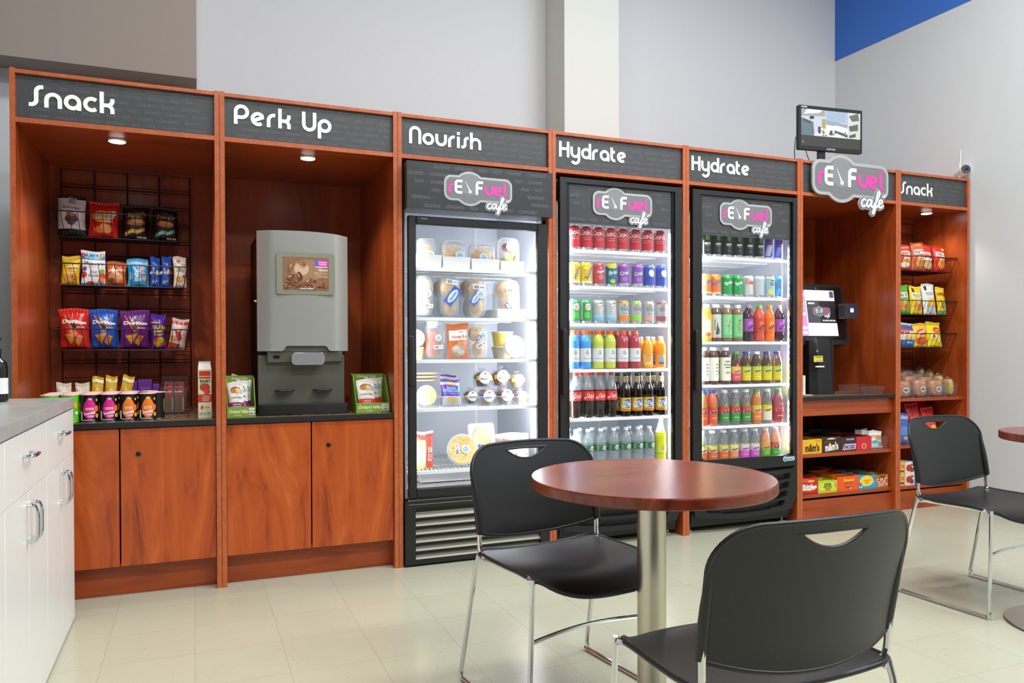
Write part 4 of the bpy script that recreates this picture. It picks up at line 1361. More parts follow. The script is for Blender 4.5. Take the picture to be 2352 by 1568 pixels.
row([SN[a] for a, b in r6], X66, 1020, 3.928, BASE[2], lambda k: r6[k][1], 'bottle', 'drink bottles at the bottom of the kiosk side fridge', [.1] * 8)
# ---------------------------------------------------------------- bags, boxes and packs
def bag_mesh(t, w, h, d, col, art, seed=0, seal=.014, rough=.3, U=1.0):
    """A pillow bag standing on its lower seal; art uses u in [-.5, .5] and v in [0, 1]."""
    rn = random.Random(seed)
    ph = [rn.uniform(0, 6.28) for _ in range(6)]
    def surf(u, v, sgn):
        a, b = u / w, v / h
        e = max(0, 1 - abs(2 * a) ** 2.6) ** .75 * max(0, sin(pi * min(1, max(0, b)))) ** .5
        bul = d / 2 * e * (1 + .10 * sin(9 * a + ph[0] + 4 * b) + .07 * sin(14 * b + ph[1] + 6 * a))
        edge = max(0, abs(b - .5) * 2 - .62) / .38
        bul += .0022 * edge * (sin(46 * a + ph[2]) + .6 * sin(75 * a + ph[3])) * (1 - abs(2 * a) ** 4)
        x = u * (1 - .055 * sin(pi * b)) + .0035 * sin(3 * b + ph[4])
        return x, sgn * bul, v + .004 * sin(5 * a + ph[5]) * b
    m = MB()
    mm = mat('film_' + col, col, rough)
    m.grid(lambda a, b: surf((a - .5) * w, b * h, -1), 40, 40, mm)
    m.grid(lambda a, b: surf((a - .5) * w, b * h, 1), 14, 14, mm, True)
    def P(u, v, k):
        x, y, z = surf(u, v, -1)
        return (x, y - .0009 - .0004 * k, z)
    prints(m, P, art, w * U, h, .02)
    m.build('film_body', t, sharp=70)
    for v0, v1 in ((h, h + seal), (-.002, .006)):
        s = MB()
        s.grid(lambda a, b: (surf((a - .5) * w, h if v0 > h / 2 else 0, -1)[0], .0014 * sin(a * 60) + (-.002 if v0 > h / 2 else .001), (surf((a - .5) * w, h, -1)[2] - h if v0 > h / 2 else 0) + v0 + (v1 - v0) * b), 40, 1, mm)
        s.build('seal', t, sharp=70)
    return t


ZSC = [.96]


def span(px0, px1, py0, py1, y):
    a, b, c, d = at(px0, (py0 + py1) / 2, y), at(px1, (py0 + py1) / 2, y), at((px0 + px1) / 2, py0, y), at((px0 + px1) / 2, py1, y)
    return a.x, b.x, d.z, c.z


def bag(name, label, cat, px, py, y, d, col, art, group=None, z=None, lean=-.12, turn=0.0, seed=0, roll=0.0, xr=None):
    x0, x1, z0, z1 = span(px[0], px[1], py[0], py[1], y)
    if xr:
        x0, x1 = xr
    z0 = z0 if z is None else z
    t = thing(name, label, cat, ((x0 + x1) / 2, y, z0 + .003), group)
    h = (z1 - z0)
    bag_mesh(t, (x1 - x0) * (.86 if name == 'chip_bag' and y < 4.1 else .95), h - .014, d * .85, col, art, seed)
    t.rotation_euler = (lean, roll, turn)
    return t


# ---- wire grid and baskets
def grid_rack(x0, x1, z0, z1, y, label, cols, pairs):
    m = MB((x0, y, z0))
    r = .0032
    for k in range(cols):
        x = x0 + (x1 - x0) * k / (cols - 1)
        m.tube([(x, y, z0), (x, y, z1)], r * 1.15, WIREB, 6)
    z = z1
    k = 0
    while z > z0:
        m.tube([(x0, y - .005, z), (x1, y - .005, z)], r, WIREB, 6)
        if k:
            m.tube([(x0, y - .005, z + .017), (x1, y - .005, z + .017)], r * .8, WIREB, 6)
        z -= pairs
        k += 1
    return tag(m.build('wire_grid_panel'), label, 'wire rack', 'wire grids in the snack cabinets')


def basket(x0, x1, yb, yf, z0, z1, label, group, n=17, taper=.02):
    t = thing('wire_basket', label, 'basket', ((x0 + x1) / 2, yb, z0), group)
    o = t.location
    m = MB(o)
    r = .0016
    yfb = yf + .035
    for k in range(n):
        a = k / (n - 1)
        xt, xb_ = x0 + (x1 - x0) * a, x0 + taper + (x1 - x0 - 2 * taper) * a
        m.tube([(xt, yf, z1), (xb_, yfb, z0), (xb_, yb, z0)], r, WIREB, 5)
    for k in range(4):
        f = k / 4
        for s in (0, 1):
            xx = (x0 + taper, x1 - taper)[s]
            xt = (x0, x1)[s]
            m.tube([(xx, yfb + (yb - yfb) * f, z0), (xt, yf + (yb - yf) * f, z1)], r, WIREB, 5)
    m.tube([(x0 + taper, yfb, z0), (x1 - taper, yfb, z0), (x1 - taper, yb, z0), (x0 + taper, yb, z0)], .0024, WIREB, 6, True)
    m.box(x0 + taper, x1 - taper, yfb, yb, z0 - .0005, z0 + .001, BLACK)
    m.build('wire_mesh', t)
    MB(o).tube([(x0, yb, z1 + .02), (x0, yf, z1), (x1, yf, z1), (x1, yb, z1 + .02)], .0032, WIREB, 7).build('rim', t)
    h = MB(o)
    for f in (.2, .8):
        x = x0 + (x1 - x0) * f
        h.tube([(x, yb - .004, z0), (x, yb - .004, z1 + .03), (x, yb + .0105, z1 + .03), (x, yb + .0105, z1 + .012)], .003, WIREB, 5)
    h.build('hanger', t)
    return t


YG = 4.655
_x = [at(142, 600, YG).x, at(437, 600, YG).x]
grid_rack(_x[0], _x[1], .80, min(at(290, 389, YG).z, 2.058), YG, 'black wire grid rack on the back of the large snack cabinet', 5, .0925)
BK1 = []
for (pl, pr, prim, pbot), lb in zip([((118), (420), 491, 548), ((127), (430), 608, 657), ((127), (434), 756, 804)],
                                   ['top wire basket of chip bags in the large snack cabinet', 'middle wire basket of cookie packs in the large snack cabinet', 'lowest wire basket of chip bags in the large snack cabinet']):
    yf = 4.435
    zb = at(270, pbot, yf + .03).z
    BK1.append(zb + .004)
    basket(at(pl, prim, yf).x, at(pr, prim, yf).x, YG - .022, yf, zb, at(270, prim, yf).z, lb, 'wire baskets in the large snack cabinet')
G1 = 'snack bags in the large snack cabinet baskets'
Y1 = 4.53
tri = lambda a, b, c, d, e, f: [(a, b), (c, d), (e, f)]
bag('chip_bag', 'white and black blue corn chip bag in the top basket', 'snack bag', (131, 200), (446, 546), Y1, .06, '15151a',
    [('r', -.5, .5, .18, .95, 'e9e8f0'), ('r', -.14, .16, .80, 1.0, 'cfccd2'), ('t', 'FOOD', .0, .955, .045, '4a4650', dict(width=.2)), ('t', 'SHOULD', .0, .90, .045, '4a4650', dict(width=.24)), ('t', 'TASTE GOOD', .0, .845, .045, '4a4650', dict(width=.26)), ('t', 'BLUE CORN', .0, .71, .055, '5a5486', dict(width=.6)), ('p', [(-.24, .42), (-.12, .56), (.18, .56), (.26, .42), (.05, .26), (-.1, .28)], '4f3c42'), ('e', -.02, .535, .17, .05, 'b86a3a'), ('t', 'tortilla chips', 0, .63, .03, 'a09cb0')], G1, BK1[0], seed=1)
bag('chip_bag', 'red corn snack bag with yellow oval in the top basket', 'snack bag', (201, 274), (464, 550), Y1 - .01, .075, 'd8251f',
    [('e', -.02, .62, .38, .19, 'f2a21f'), ('t', 'BUGLES', .0, .64, .17, 'f6f4f6', dict(bold=.06, width=.62)), ('t', 'BUGLES', .0, .63, .10, '4a3fae', dict(bold=.0, width=.56)), ('e', .35, .72, .09, .08, 'd7d5da'), ('r', -.05, .32, .44, .49, 'f0d9d4'), ('e', -.08, .22, .24, .1, 'e8873a'), ('e', .14, .25, .18, .13, 'f0a04a'), ('e', .02, .33, .12, .08, 'f4b463')], G1, BK1[0], seed=2)
PITA = lambda c: [('e', 0, .55, .38, .36, '2a2826'), ('t', "Stacy's", .02, .76, .13, 'e9ad2f', dict(shear=.2, width=.7, rot=.08)), ('e', .02, .5, .34, .10, 'c9823c'), ('e', .1, .53, .22, .06, 'e5b073'), ('p', [(-.36, .20), (-.1, .30), (.1, .27), (.36, .36), (.36, .25), (.1, .15), (-.1, .18), (-.36, .09)], c), ('t', 'PITA CHIPS', .02, .225, .045, 'fffbe8', dict(width=.5, rot=.12)), ('r', .06, .42, .03, .08, 'c8c4bc')]
bag('chip_bag', 'black pita chip bag with a yellow ribbon in the top basket', 'snack bag', (278, 345), (471, 548), Y1, .07, '171615', PITA('eeb034'), G1, BK1[0], seed=3)
bag('chip_bag', 'black pita chip bag with a turquoise ribbon in the top basket', 'snack bag', (346, 410), (477, 548), Y1, .07, '171615', PITA('6fd6cf'), G1, BK1[0], seed=4)
bag('cookie_bag', 'yellow cookie bag in the middle basket', 'snack bag', (139, 185), (588, 655), Y1, .055, 'e9b820',
    [('t', 'Amazing', .12, .68, .10, 'f8f2e6', dict(shear=.2, width=.62, bold=.05)), ('r', -.1, .45, .6, .62, '5a3320'), ('t', 'chocolate', .14, .52, .06, 'f8f2e6', dict(width=.44)), ('t', 'chippers', .14, .44, .06, 'f8f2e6', dict(width=.4)), ('e', -.12, .26, .18, .13, 'd89a5a'), ('e', .2, .22, .22, .14, 'c8803a'), ('e', .0, .14, .16, .08, 'e0b070'), ('e', -.2, .86, .16, .07, 'a7c84a'), ('e', .16, .27, .04, .03, '5a3320'), ('e', .26, .18, .04, .03, '5a3320')], G1, BK1[1], seed=5)
FRS = [('r', -.5, .5, .0, .06, '3a97d4'), ('r', -.5, .5, .68, 1.0, '2f97d8'), ('r', -.5, .5, .58, .79, 'f4f4f6'), ('t', "Welch's", .0, .68, .12, '2a2a35', dict(shear=.1, width=.82)), ('t', 'Fruit', .0, .42, .08, '7f93b8', dict(shear=.25)), ('t', 'Snacks', .0, .31, .08, '7f93b8', dict(shear=.25)), ('e', -.4, .32, .12, .09, 'd8424a'), ('e', .38, .28, .14, .1, 'd84a4a'), ('e', .36, .44, .11, .07, '7fb84a'), ('e', -.38, .5, .09, .06, '3f5a8a'), ('e', .34, .15, .14, .08, 'e88a3a'), ('e', .36, .93, .1, .06, 'e8904a'), ('e', -.4, .93, .1, .06, 'd0404a'), ('t', 'MIXED FRUIT', .0, .86, .04, 'f0f2c8', dict(width=.7)), ('e', -.1, .06, .16, .05, 'd8424a')]
bag('fruit_snack_pouch', 'tall light blue and white fruit snack pouch in the middle basket', 'snack bag', (184, 243), (577, 656), Y1 - .01, .035, 'e9eef2', FRS, G1, BK1[1], seed=6, lean=-.06)
bag('cookie_bag', 'orange brown cookie pack beside the fruit snack pouch', 'snack bag', (243, 292), (602, 656), Y1 - .01, .04, 'b8592a', [('t', "Grandma's", .02, .72, .13, 'f6efe2', dict(shear=.25, width=.84, rot=.14)), ('e', .0, .35, .38, .25, 'c98a5c'), ('e', -.2, .22, .16, .12, '6a3a22'), ('e', .16, .4, .2, .14, 'dba678'), ('e', .26, .16, .12, .07, 'd84a3a')], G1, BK1[1], seed=7)
bag('crisp_treat_pack', 'bright blue rice treat pack with upright white lettering', 'snack bag', (290, 342), (595, 657), Y1, .045, '2a9ad6', [('t', 'TREATS', -.02, .42, .20, 'eef6fb', dict(rot=-1.57, width=.62, bold=.05)), ('t', 'crispy', -.33, .4, .1, 'eef6fb', dict(rot=-1.57)), ('r', -.5, .5, .86, 1.0, '8fd0ee'), ('e', .26, .7, .1, .08, 'e0908a'), ('e', .24, .5, .09, .05, 'e0908a'), ('e', .28, .3, .12, .1, 'd8a090'), ('r', -.5, .5, 0, .05, '6fc0e6')], G1, BK1[1], seed=8)
for k, (a, b, lb) in enumerate(((344, 367, 'blue sandwich cookie sleeve beside the rice treat pack'), (369, 393, 'blue sandwich cookie sleeve beside the almond pack'))):
    bag('cookie_sleeve', lb, 'snack bag', (a, b), (591 - 2 * k, 659), Y1, .04, '2a5fc8', [('t', 'OREO', .0, .5, .34, 'f4f6fa', dict(rot=-1.57 + 3.14 * 0, width=.34, bold=.06)), ('e', .22, .52, .2, .16, '2c2c34'), ('e', .22, .52, .13, .1, 'd8c9a4'), ('e', -.12, .16, .2, .07, '6fb0e8'), ('e', .2, .2, .12, .06, 'd86a7a'), ('r', -.5, .5, .9, 1, '1f47a6')], G1, BK1[1], seed=9 + k)
bag('almond_pack', 'white almond pack at the end of the middle basket', 'snack bag', (397, 429), (590, 664), Y1 - .01, .04, 'e4ded4', [('t', 'ALMOND', .0, .56, .08, '6a6a5a', dict(width=.6)), ('t', 'biena', .0, .64, .07, 'b85a5a'), ('e', -.05, .27, .26, .11, 'd8a04a'), ('e', .18, .3, .16, .08, 'e0b468'), ('r', -.45, .45, .82, .98, 'efe9e4'), ('e', -.1, .9, .2, .05, 'b8603a'), ('e', .28, .38, .1, .04, '4a3f3a')], G1, BK1[1], seed=12, roll=-.02)
DOR = lambda sub: [('p', [(-.36, .93), (.22, .52), (-.04, .44)], 'e8732a'), ('p', [(-.26, .87), (.14, .55), (-.03, .49)], '1d1a1c'), ('t', 'Doritos', .02, .70, .10, 'faf6f2', dict(width=.82, bold=.06, rot=-.06)), ('t', sub, .22, .55, .035, 'f6ead8', dict(width=.28)), ('p', [(-.34, .36), (.10, .40), (-.10, .10)], 'e09336'), ('p', [(.0, .16), (.16, .36), (.32, .33), (.14, .06)], 'd8862e'), ('p', [(-.26, .335), (.02, .36), (-.11, .18)], 'eeae52'), ('r', -.5, .5, .0, .04, '7a1512')]
bag('chip_bag', 'red tortilla chip bag in the lowest basket', 'snack bag', (133, 207), (709, 804), Y1 - .01, .085, 'cf2a1c', DOR('NACHO CHEESE'), G1, BK1[2], seed=13)
bag('chip_bag', 'blue tortilla chip bag in the lowest basket', 'snack bag', (204, 274), (711, 804), Y1 - .01, .085, '1f57bd', DOR('COOL RANCH'), G1, BK1[2], seed=14)
bag('chip_bag', 'purple tortilla chip bag in the lowest basket', 'snack bag', (272, 345), (713, 803), Y1 - .01, .085, '6a2a86', DOR('SPICY SWEET'), G1, BK1[2], seed=15)
bag('chip_bag', 'violet and yellow rolled chip bag in the lowest basket', 'snack bag', (346, 383), (722, 802), Y1, .06, '5a2fb0', [('t', 'Takis', .0, .62, .20, 'f2cf1f', dict(shear=.25, rot=.16, width=.86, bold=.06)), ('t', 'Fuego', .02, .44, .08, 'f2cf1f', dict(shear=.2, rot=.2)), ('e', .05, .2, .4, .16, 'e8632a'), ('e', -.1, .14, .2, .1, 'e9c22f'), ('e', .18, .26, .2, .09, 'c9d83a'), ('r', -.45, .0, .78, .82, 'f2cf1f')], G1, BK1[2], seed=16)
bag('cracker_bag', 'white and red filled snack bag at the end of the lowest basket', 'snack bag', (386, 427), (732, 803), Y1, .055, 'efe6e0', [('r', -.5, .5, .88, 1, 'd8402a'), ('p', [(-.5, .22), (.5, .12), (.5, .0), (-.5, .0)], 'd8502a'), ('t', 'Combos', .06, .52, .24, 'd0302a', dict(rot=-1.2, width=.74, bold=.05)), ('e', -.3, .36, .18, .1, 'e89a4a'), ('e', .3, .1, .1, .08, 'f2ddd0')], G1, BK1[2], seed=17, roll=.1)

# ---- on the worktop of the large snack cabinet
ZC = .788
STACK = {}
def crisp_can(name, cols, egg, x, y, label, rz=0.2, bodyc='121214', art=None):
    key = bodyc + egg
    if key in STACK:
        return copy_tree(STACK[key], (x, y, ZC + .0006), rz, label)
    t = thing(name, label, 'snack can', (x, y, ZC + .0006), 'short crisp cans on the worktop', rz)
    R, H = min(.0446, p_ / 2 - .0019), .124
    m = MB()
    bm = mat('paper_can_' + bodyc, bodyc, .35)
    m.lathe([(R - .001, 0), (R + .0008, .001), (R + .0008, .004), (R, .005), (R, H - .006), (R + .001, H - .005), (R + .001, H - .002)], bm, n=32, ms=[ALU, ALU, bm, bm, bm, bm])
    if art is None:
        art = [('e', .002, .058, .027, .044, egg), ('e', .002, .092, .013, .020, egg), ('e', .004, .104, .008, .004, 'f0a8d8' if egg[0] == 'e' and egg[1] == '0' else 'f6c07a'), ('r', -.014, .018, .056, .066, 'f3e2d4'), ('t', 'PRINGLES', .002, .061, .006, 'c84a3a', dict(width=.026)), ('t', "Scorchin'", .002, .043, .012, 'fdf6e8', dict(rot=.18, width=.048, bold=.04)), ('e', .006, .028, .014, .005, 'f0a8c8'), ('e', .030, .062, .009, .014, 'ee7a24'), ('e', .033, .030, .008, .010, 'e9a52c'), ('e', .030, .1, .004, .006, 'f2c52f'), ('r', -.036, -.027, .012, .05, 'dcd8d4'), ('r', -.027, .02, .010, .013, 'e8e4e0')]
    prints(m, cyl_face(R), art)
    m.build('can_body', t)
    MB().lathe([(R + .0012, H - .0018), (R + .0016, H), (R + .0004, H + .002), (R - .006, H + .0022), (R - .007, H + .0012), (.001, H + .0012)], mat('clear_pink_lid', 'f0c4c2', .25), n=32).build('lid', t)
    STACK[key] = t
    return t


yk = 3.925
xs = [at(p, 940, yk).x for p in (206, 250.5, 295, 339)]
p_ = xs[1] - xs[0]
for k, (x, lb) in enumerate(zip(xs, ['short crisp can with magenta egg shape, beside the green can', 'short crisp can with magenta egg shape, beside the orange ones', 'short crisp can with orange egg shape, beside the magenta ones', 'short crisp can with orange egg shape, end of the front row'])):
    crisp_can('crisp_can', None, 'e0218f' if k < 2 else 'f07d1a', x, yk, lb, .05)
GRN = [('e', .026, .078, .008, .014, 'f0a82a'), ('e', .02, .05, .012, .02, '48b81a'), ('t', 'PRINGLES', .012, .05, .008, 'e8402a', dict(rot=1.57)), ('e', .03, .045, .007, .007, 'e6f0f4')]
for q in range(3):
    if xs[0] - p_ * (1 + q) < -.63:
        continue
    crisp_can('crisp_can', None, 'green', xs[0] - p_ * (1 + q), yk, 'short green crisp can, %s from the magenta cans in the front row' % ORD[q], .05, '5fce1a', GRN)
YLW = [('r', .004, .03, .02, .11, '121214'), ('t', 'SCORCHIN', .03, .064, .008, 'd8d83a', dict(rot=1.57))]
for r in (1, 2):
    for q in range(8):
        x = xs[0] - p_ * (3 - q)
        if q == 7:
            if r == 1:
                crisp_can('crisp_can', None, 'yl', xs[3] + p_ * .42, yk + .09, 'black crisp can with yellow side lettering, beside the bar bin', .3, '17171a', YLW)
            continue
        if x < -.63 or (q == 6 and r == 1):
            continue
        crisp_can('crisp_can', None, 'e0218f' if q % 2 else 'f07d1a', x, yk + .0955 * r, 'short crisp can showing only its lid, %s along the %s row' % (ORD[q], ('second', 'third')[r - 1]), .3)

def flat_box(t, w, d, h, m, P=None):
    return MB().box(-w / 2, w / 2, -d / 2, d / 2, 0, h, m)


G2 = 'small packs behind the crisp cans'
for k, (a, b, lb) in enumerate(((129, 166, 'small cream pouch beside the cabinet side, behind the crisp cans'), (173, 208, 'small cream pouch beside the yellow candy packs'))):
    bag('snack_pouch', lb, 'snack bag', (a, b), (880, 940), 4.30, .03, 'd9d2c0', [('t', 'GOOD FOR', .0, .72, .05, '7a7a6a', dict(width=.4)), ('t', 'ALMOND', 0, .5, .1, '3a4a7a')], G2, ZC, seed=20 + k)
for k, (a, b) in enumerate(((210, 238), (234, 263), (261, 290))):
    bag('nut_bar_pack', 'yellow nut candy pack, %s of three leaning behind the crisp cans' % ORD[k], 'snack bag', (a, b), (866 - 2 * k, 945), 4.28 - .012 * k, .02, 'd9b425', [('p', [(-.3, .62), (.4, .66), (.4, .5), (-.3, .44)], 'c84a2a'), ('t', 'Toffee', .1, .6, .18, 'f3eee6', dict(rot=-.6, width=.7, bold=.04)), ('r', -.5, .5, .9, 1, 'efe2b0')], G2, ZC + .007, seed=23 + k, roll=.1 * k)
PURP = mat('purple_card', '6b2f92', .5)
for k, (a, b, c) in enumerate(((290, 315, 876), (317, 349, 872), (351, 366, 882))):
    x0, x1, z0, z1 = span(a, b, c, 940, 4.32 - .01 * k)
    m = MB(((x0 + x1) / 2, 4.34, ZC)).box(x0, x1, 4.32 - .012 * k, 4.36 - .012 * k + .02, ZC + .0006, z1, PURP)
    put_rect(m, wall_face(x0, 4.32 - .012 * k, ZC), .01, x1 - x0 - .01, (z1 - ZC) * .72, (z1 - ZC) * .78, ink('8a55ac'))
    tag(m.build('snack_box', bevel=.002), 'purple carton, %s from the yellow packs behind the crisp cans' % ORD[k], 'box', 'purple cartons')


def clear_bin(label, x0, x1, y0, y1, z0, hf, hb, flare=.012, name='clear_bin', group=None, m=ACRYL):
    t = MB((x0, y0, z0))
    f = flare
    th = .0022
    t.box(x0, x1, y0, y1, z0, z0 + th, m)
    P = lambda u, v, k: (u, v, k)
    def wallq(a, b, ha, hb_, ox, oy):
        (ax, ay), (bx, by) = a, b
        t.add([(ax, ay, z0 + th), (bx, by, z0 + th), (bx + ox[1], by + oy[1], z0 + hb_), (ax + ox[0], ay + oy[0], z0 + ha)], [(0, 1, 2, 3)], m)
        t.tube([(ax + ox[0], ay + oy[0], z0 + ha), (bx + ox[1], by + oy[1], z0 + hb_)], .0016, m, 5)
    wallq((x0, y0), (x1, y0), hf, hf, (-f, f), (-f, -f))
    wallq((x1, y0), (x1, y1), hf, hb, (f, f), (-f, 0))
    wallq((x1, y1), (x0, y1), hb, hb, (f, -f), (0, 0))
    wallq((x0, y1), (x0, y0), hb, hf, (-f, -f), (0, -f))
    return tag(t.build(name), label, 'bin', group)


x0, x1, z0, z1 = span(369, 430, 872, 945, 4.24)
clear_bin('clear bin of wrapped bars on the worktop, beside the white carton', x0 + .008, x1 - .008, 4.24, 4.5, ZC + .0008, z1 - z0 - .03, z1 - z0 + .02, .01)
for r, yy in enumerate((4.27, 4.36)):
    for k in range(2):
        xa = x0 + .012 + (x1 - x0 - .024) * k / 2
        xb = xa + (x1 - x0 - .026) / 2
        zz = ZC + .006
        t = thing('bar_bundle', 'wrapped bars with red and white ends, %s %s of the clear bin' % (('near', 'far')[k], ('front', 'back')[r]), 'snack bar', ((xa + xb) / 2, yy, zz), 'bars in the clear bin')
        h = (z1 - z0) * (.80 + .14 * r)
        m = MB()
        m.box((xa - xb) / 2 + .001, (xb - xa) / 2 - .001, 0, .07, 0, h, mat('film_7c6a5c', '7c6a5c', .35))
        prints(m, lambda u, v, q: (u, -.0006 * q, v), [('r', -.4, .4, .68, .98, 'c8452f'), ('r', -.45, .3, .8, .86, 'efe4dc'), ('p', [(-.1, .68), (.1, .68), (.02, .05), (-.06, .05)], 'a04a2a'), ('r', .3, .44, .1, .6, 'b8aa9c'), ('e', -.2, .9, .12, .05, '6a3a8a')], xb - xa, h)
        m.build('wrapper', t)

# tall carton
x0, x1, z0, z1 = span(455, 486, 833, 963, 3.93)
w = x1 - x0
t = thing('fruit_strip_carton', 'tall cream and red dried mango carton against the cabinet post', 'carton', ((x0 + x1) / 2, 3.93, ZC + .0006))
m = MB()
H = z1 - z0
CRM = mat('cream_card', 'e6dfb4', .5)
WHC = mat('white_card', 'e6e3dd', .5)
m.box(-w / 2, w / 2, 0, .10, 0, H * .86, CRM)
prints(m, lambda u, v, k: (u, -.0006 * k, v), [('r', -.5, .5, .28, .42, 'd03a2e'), ('r', -.42, .42, .70, .83, 'd23a2c'), ('t', 'SOLELY', .03, .655, .045, '3f5a2a', dict(width=.8, bold=.05)), ('e', .0, .545, .38, .07, 'cf3a2c'), ('e', .16, .47, .24, .05, 'd84a3a'), ('p', [(-.4, .58), (-.2, .64), (-.1, .63), (-.3, .57)], '6fae4a'), ('t', 'ORGANIC', .08, .35, .025, 'f3ead8', dict(width=.55)), ('t', 'MANGO', .08, .315, .025, 'f3ead8', dict(width=.45)), ('t', '5 WHOLE', .08, .385, .02, 'f3ead8'), ('r', -.3, -.12, .17, .22, 'cf4a3a'), ('r', -.05, .36, .185, .2, 'd88a7a'), ('r', -.4, -.15, .075, .105, '9aa8cc'), ('r', -.08, .1, .075, .105, 'aab8b0'), ('r', .15, .4, .075, .105, '8aa88a'), ('r', -.44, .44, .73, .745, 'f0c8c0')], w, H)
m.build('carton_body', t)
m = MB()
m.add([(-w / 2, .0, H * .86), (w / 2, 0, H * .86), (w / 2 - .004, .045, H * .965), (-w / 2 - .001 + .004, .045, H * .965)], [(0, 1, 2, 3)], WHC)
m.add([(-w / 2, .1, H * .86), (w / 2, .1, H * .86), (w / 2 - .004, .055, H * .965), (-w / 2 + .004, .055, H * .965)], [(3, 2, 1, 0)], WHC)
m.box(-w / 2 + .003, w / 2 - .003, .045, .055, H * .96, H, WHC)
m.add([(-w / 2, 0, H * .86), (-w / 2 + .003, .045, H * .965), (-w / 2 + .003, .055, H * .965), (-w / 2, .1, H * .86)], [(0, 1, 2, 3)], CRM)
m.add([(w / 2, 0, H * .86), (w / 2 - .003, .045, H * .965), (w / 2 - .003, .055, H * .965), (w / 2, .1, H * .86)], [(3, 2, 1, 0)], CRM)
m.build('gable_top', t)

# ---------------------------------------------------------------- coffee machine
YM = 3.965
x0, x1 = at(591, 700, YM).x, at(800, 700, YM).x
zt, zs0, zb = at(690, 532, YM).z, at(690, 806, YM).z, ZC
t = thing('coffee_machine', 'grey and black bean to cup coffee machine with beans on its screen', 'coffee machine', ((x0 + x1) / 2, YM, ZC), None)
hw = (x1 - x0) / 2
MB().box(-hw + .004, hw - .012, .04, .52, .012, zt - ZC - .012, BLACKM).build('housing', t, .006)
GRM = mat('machine_grey', 'a5a59f', .3, .35)
GRD = mat('machine_dark_grey', '545248', .42, .15)
GRB = mat('machine_bezel', '8c8a78', .4, .2)
def front(u):
    a = u / hw
    y = -.035 * (1 - a * a) * .6
    if abs(a) > .72:
        y += .022 * (abs(a) - .72) / .28
    return y - .004
zf0, zf1 = zs0 - ZC, zt - ZC
m = MB()
N = 40
cut = lambda u: .026 if abs(u - .01) < hw * .44 else (.026 * (1 - (abs(u - .01) - hw * .44) / (hw * .07)) if abs(u - .01) < hw * .51 else 0)
def fr(a, b):
    u = -hw + 2 * hw * a
    z0_ = zf0 + cut(u)
    zt_ = zf1 - .012 * (u / hw) ** 2 * (1.0 if u > 0 else .25)
    return (u, front(u), z0_ + (zt_ - z0_) * b)
m.grid(fr, N, 10, GRM)
top = [fr(i / N, 1) for i in range(N + 1)]
bot = [fr(i / N, 0) for i in range(N + 1)]
for ln, fl in ((top, 0), (bot, 1)):
    vs = ln + [(p[0], .045, p[2]) for p in ln]
    fs = [(i, i + 1, N + 2 + i, N + 1 + i) for i in range(N)]
    m.add(vs, [tuple(reversed(f)) for f in fs] if fl else fs, GRM)
for s, i in ((-1, 0), (1, N)):
    m.add([bot[i], top[i], (top[i][0], .045, top[i][2]), (bot[i][0], .045, bot[i][2])], [(0, 1, 2, 3) if s < 0 else (3, 2, 1, 0)], GRM)
m.build('front_door', t, sharp=30)
# screen
xa, xb = at(634, 630, YM).x - t.location.x, at(767, 630, YM).x - t.location.x
za, zc_ = at(700, 677, YM).z - ZC, at(700, 582, YM).z - ZC
cx, cz, sw, sh_ = (xa + xb) / 2, (za + zc_) / 2, xb - xa, zc_ - za
m = MB()
P = lambda u, v, k: (cx + u, -.034 - .0008 * k, cz + v)
m.prism(rrect(0, 0, sw, sh_, .012), lambda u, v, k: (cx + u, -.012 - .0012 * k, cz + v), 0, 12, GRB)
pi_ = rrect(0, 0, sw, sh_, .012)
m.build('screen_bezel', t)
m = MB()
w, h = sw * .79, sh_ * .79
P = lambda u, v, k: (cx + u, -.0268 - .0006 * k, cz + v)
SCR = lambda c: mat('lit_' + c, c, .3, emit=.35)
m.box(cx - w / 2, cx + w / 2, -.0275, -.0266, cz - h / 2, cz + h / 2, SCR('7a5a44'))
put_ell(m, P, .01 * w, .1 * h, .36 * w, .34 * h, SCR('8d6c54'), 2, rings=4)
put_ell(m, P, -.1 * w, .14 * h, .16 * w, .2 * h, SCR('b89a7e'), 2.6, rings=4)
rn = random.Random(4)
def bean(u, v, a, b, rot, k):
    put_ell(m, P, u, v, a, b, SCR(rn.choice(['6a3f28', '7a4c32', '5a3422', '8a5a3c'])), k, 16, rot)
    put_ell(m, P, u - a * .2, v + b * .25, a * .5, b * .35, SCR('b08560'), k + .4, 12, rot)
    put_ell(m, P, u, v, a * .9, b * .10, SCR('2c1810'), k + .8, 10, rot)
for q in range(64):
    u, v = rn.uniform(-.45, .45) * w, (-.45 + rn.uniform(0, .18) + .06 * abs(rn.uniform(-1, 1))) * h
    bean(u, v, .045 * w, .04 * h, rn.uniform(-.6, .6), 3 + q * .12)
for u, v, r_ in ((-.31, .2, 1.1), (-.08, .32, -.7), (-.33, -.12, .5), (-.14, -.08, -1.2), (.05, -.24, .7)):
    bean(u * w, v * h, .10 * w, .075 * h, r_, 12)
put_rect(m, P, .2 * w, .47 * w, .24 * h, .41 * h, SCR('c23aa4'), 3)
put_rect(m, P, .2 * w, .26 * w, .24 * h, .41 * h, SCR('3d5fc0'), 4)
put_text(m, P, 'CORPORATE', .36 * w, .355 * h, .04 * h, SCR('f0d0ea'), 5, width=.18 * w)
put_text(m, P, 'COFFEE', .36 * w, .29 * h, .04 * h, SCR('f0d0ea'), 5, width=.16 * w)
put_rect(m, P, .2 * w, .47 * w, .2 * h, .225 * h, SCR('d8c8c0'), 3)
for q, s_ in enumerate(('FRESH', 'BREWED', 'COFFEE')):
    put_text(m, P, s_, .47 * w, (.12 - .1 * q) * h, .075 * h, SCR('f2e6d8' if q == 0 else 'c9a888'), 5, 'r', bold=.0)
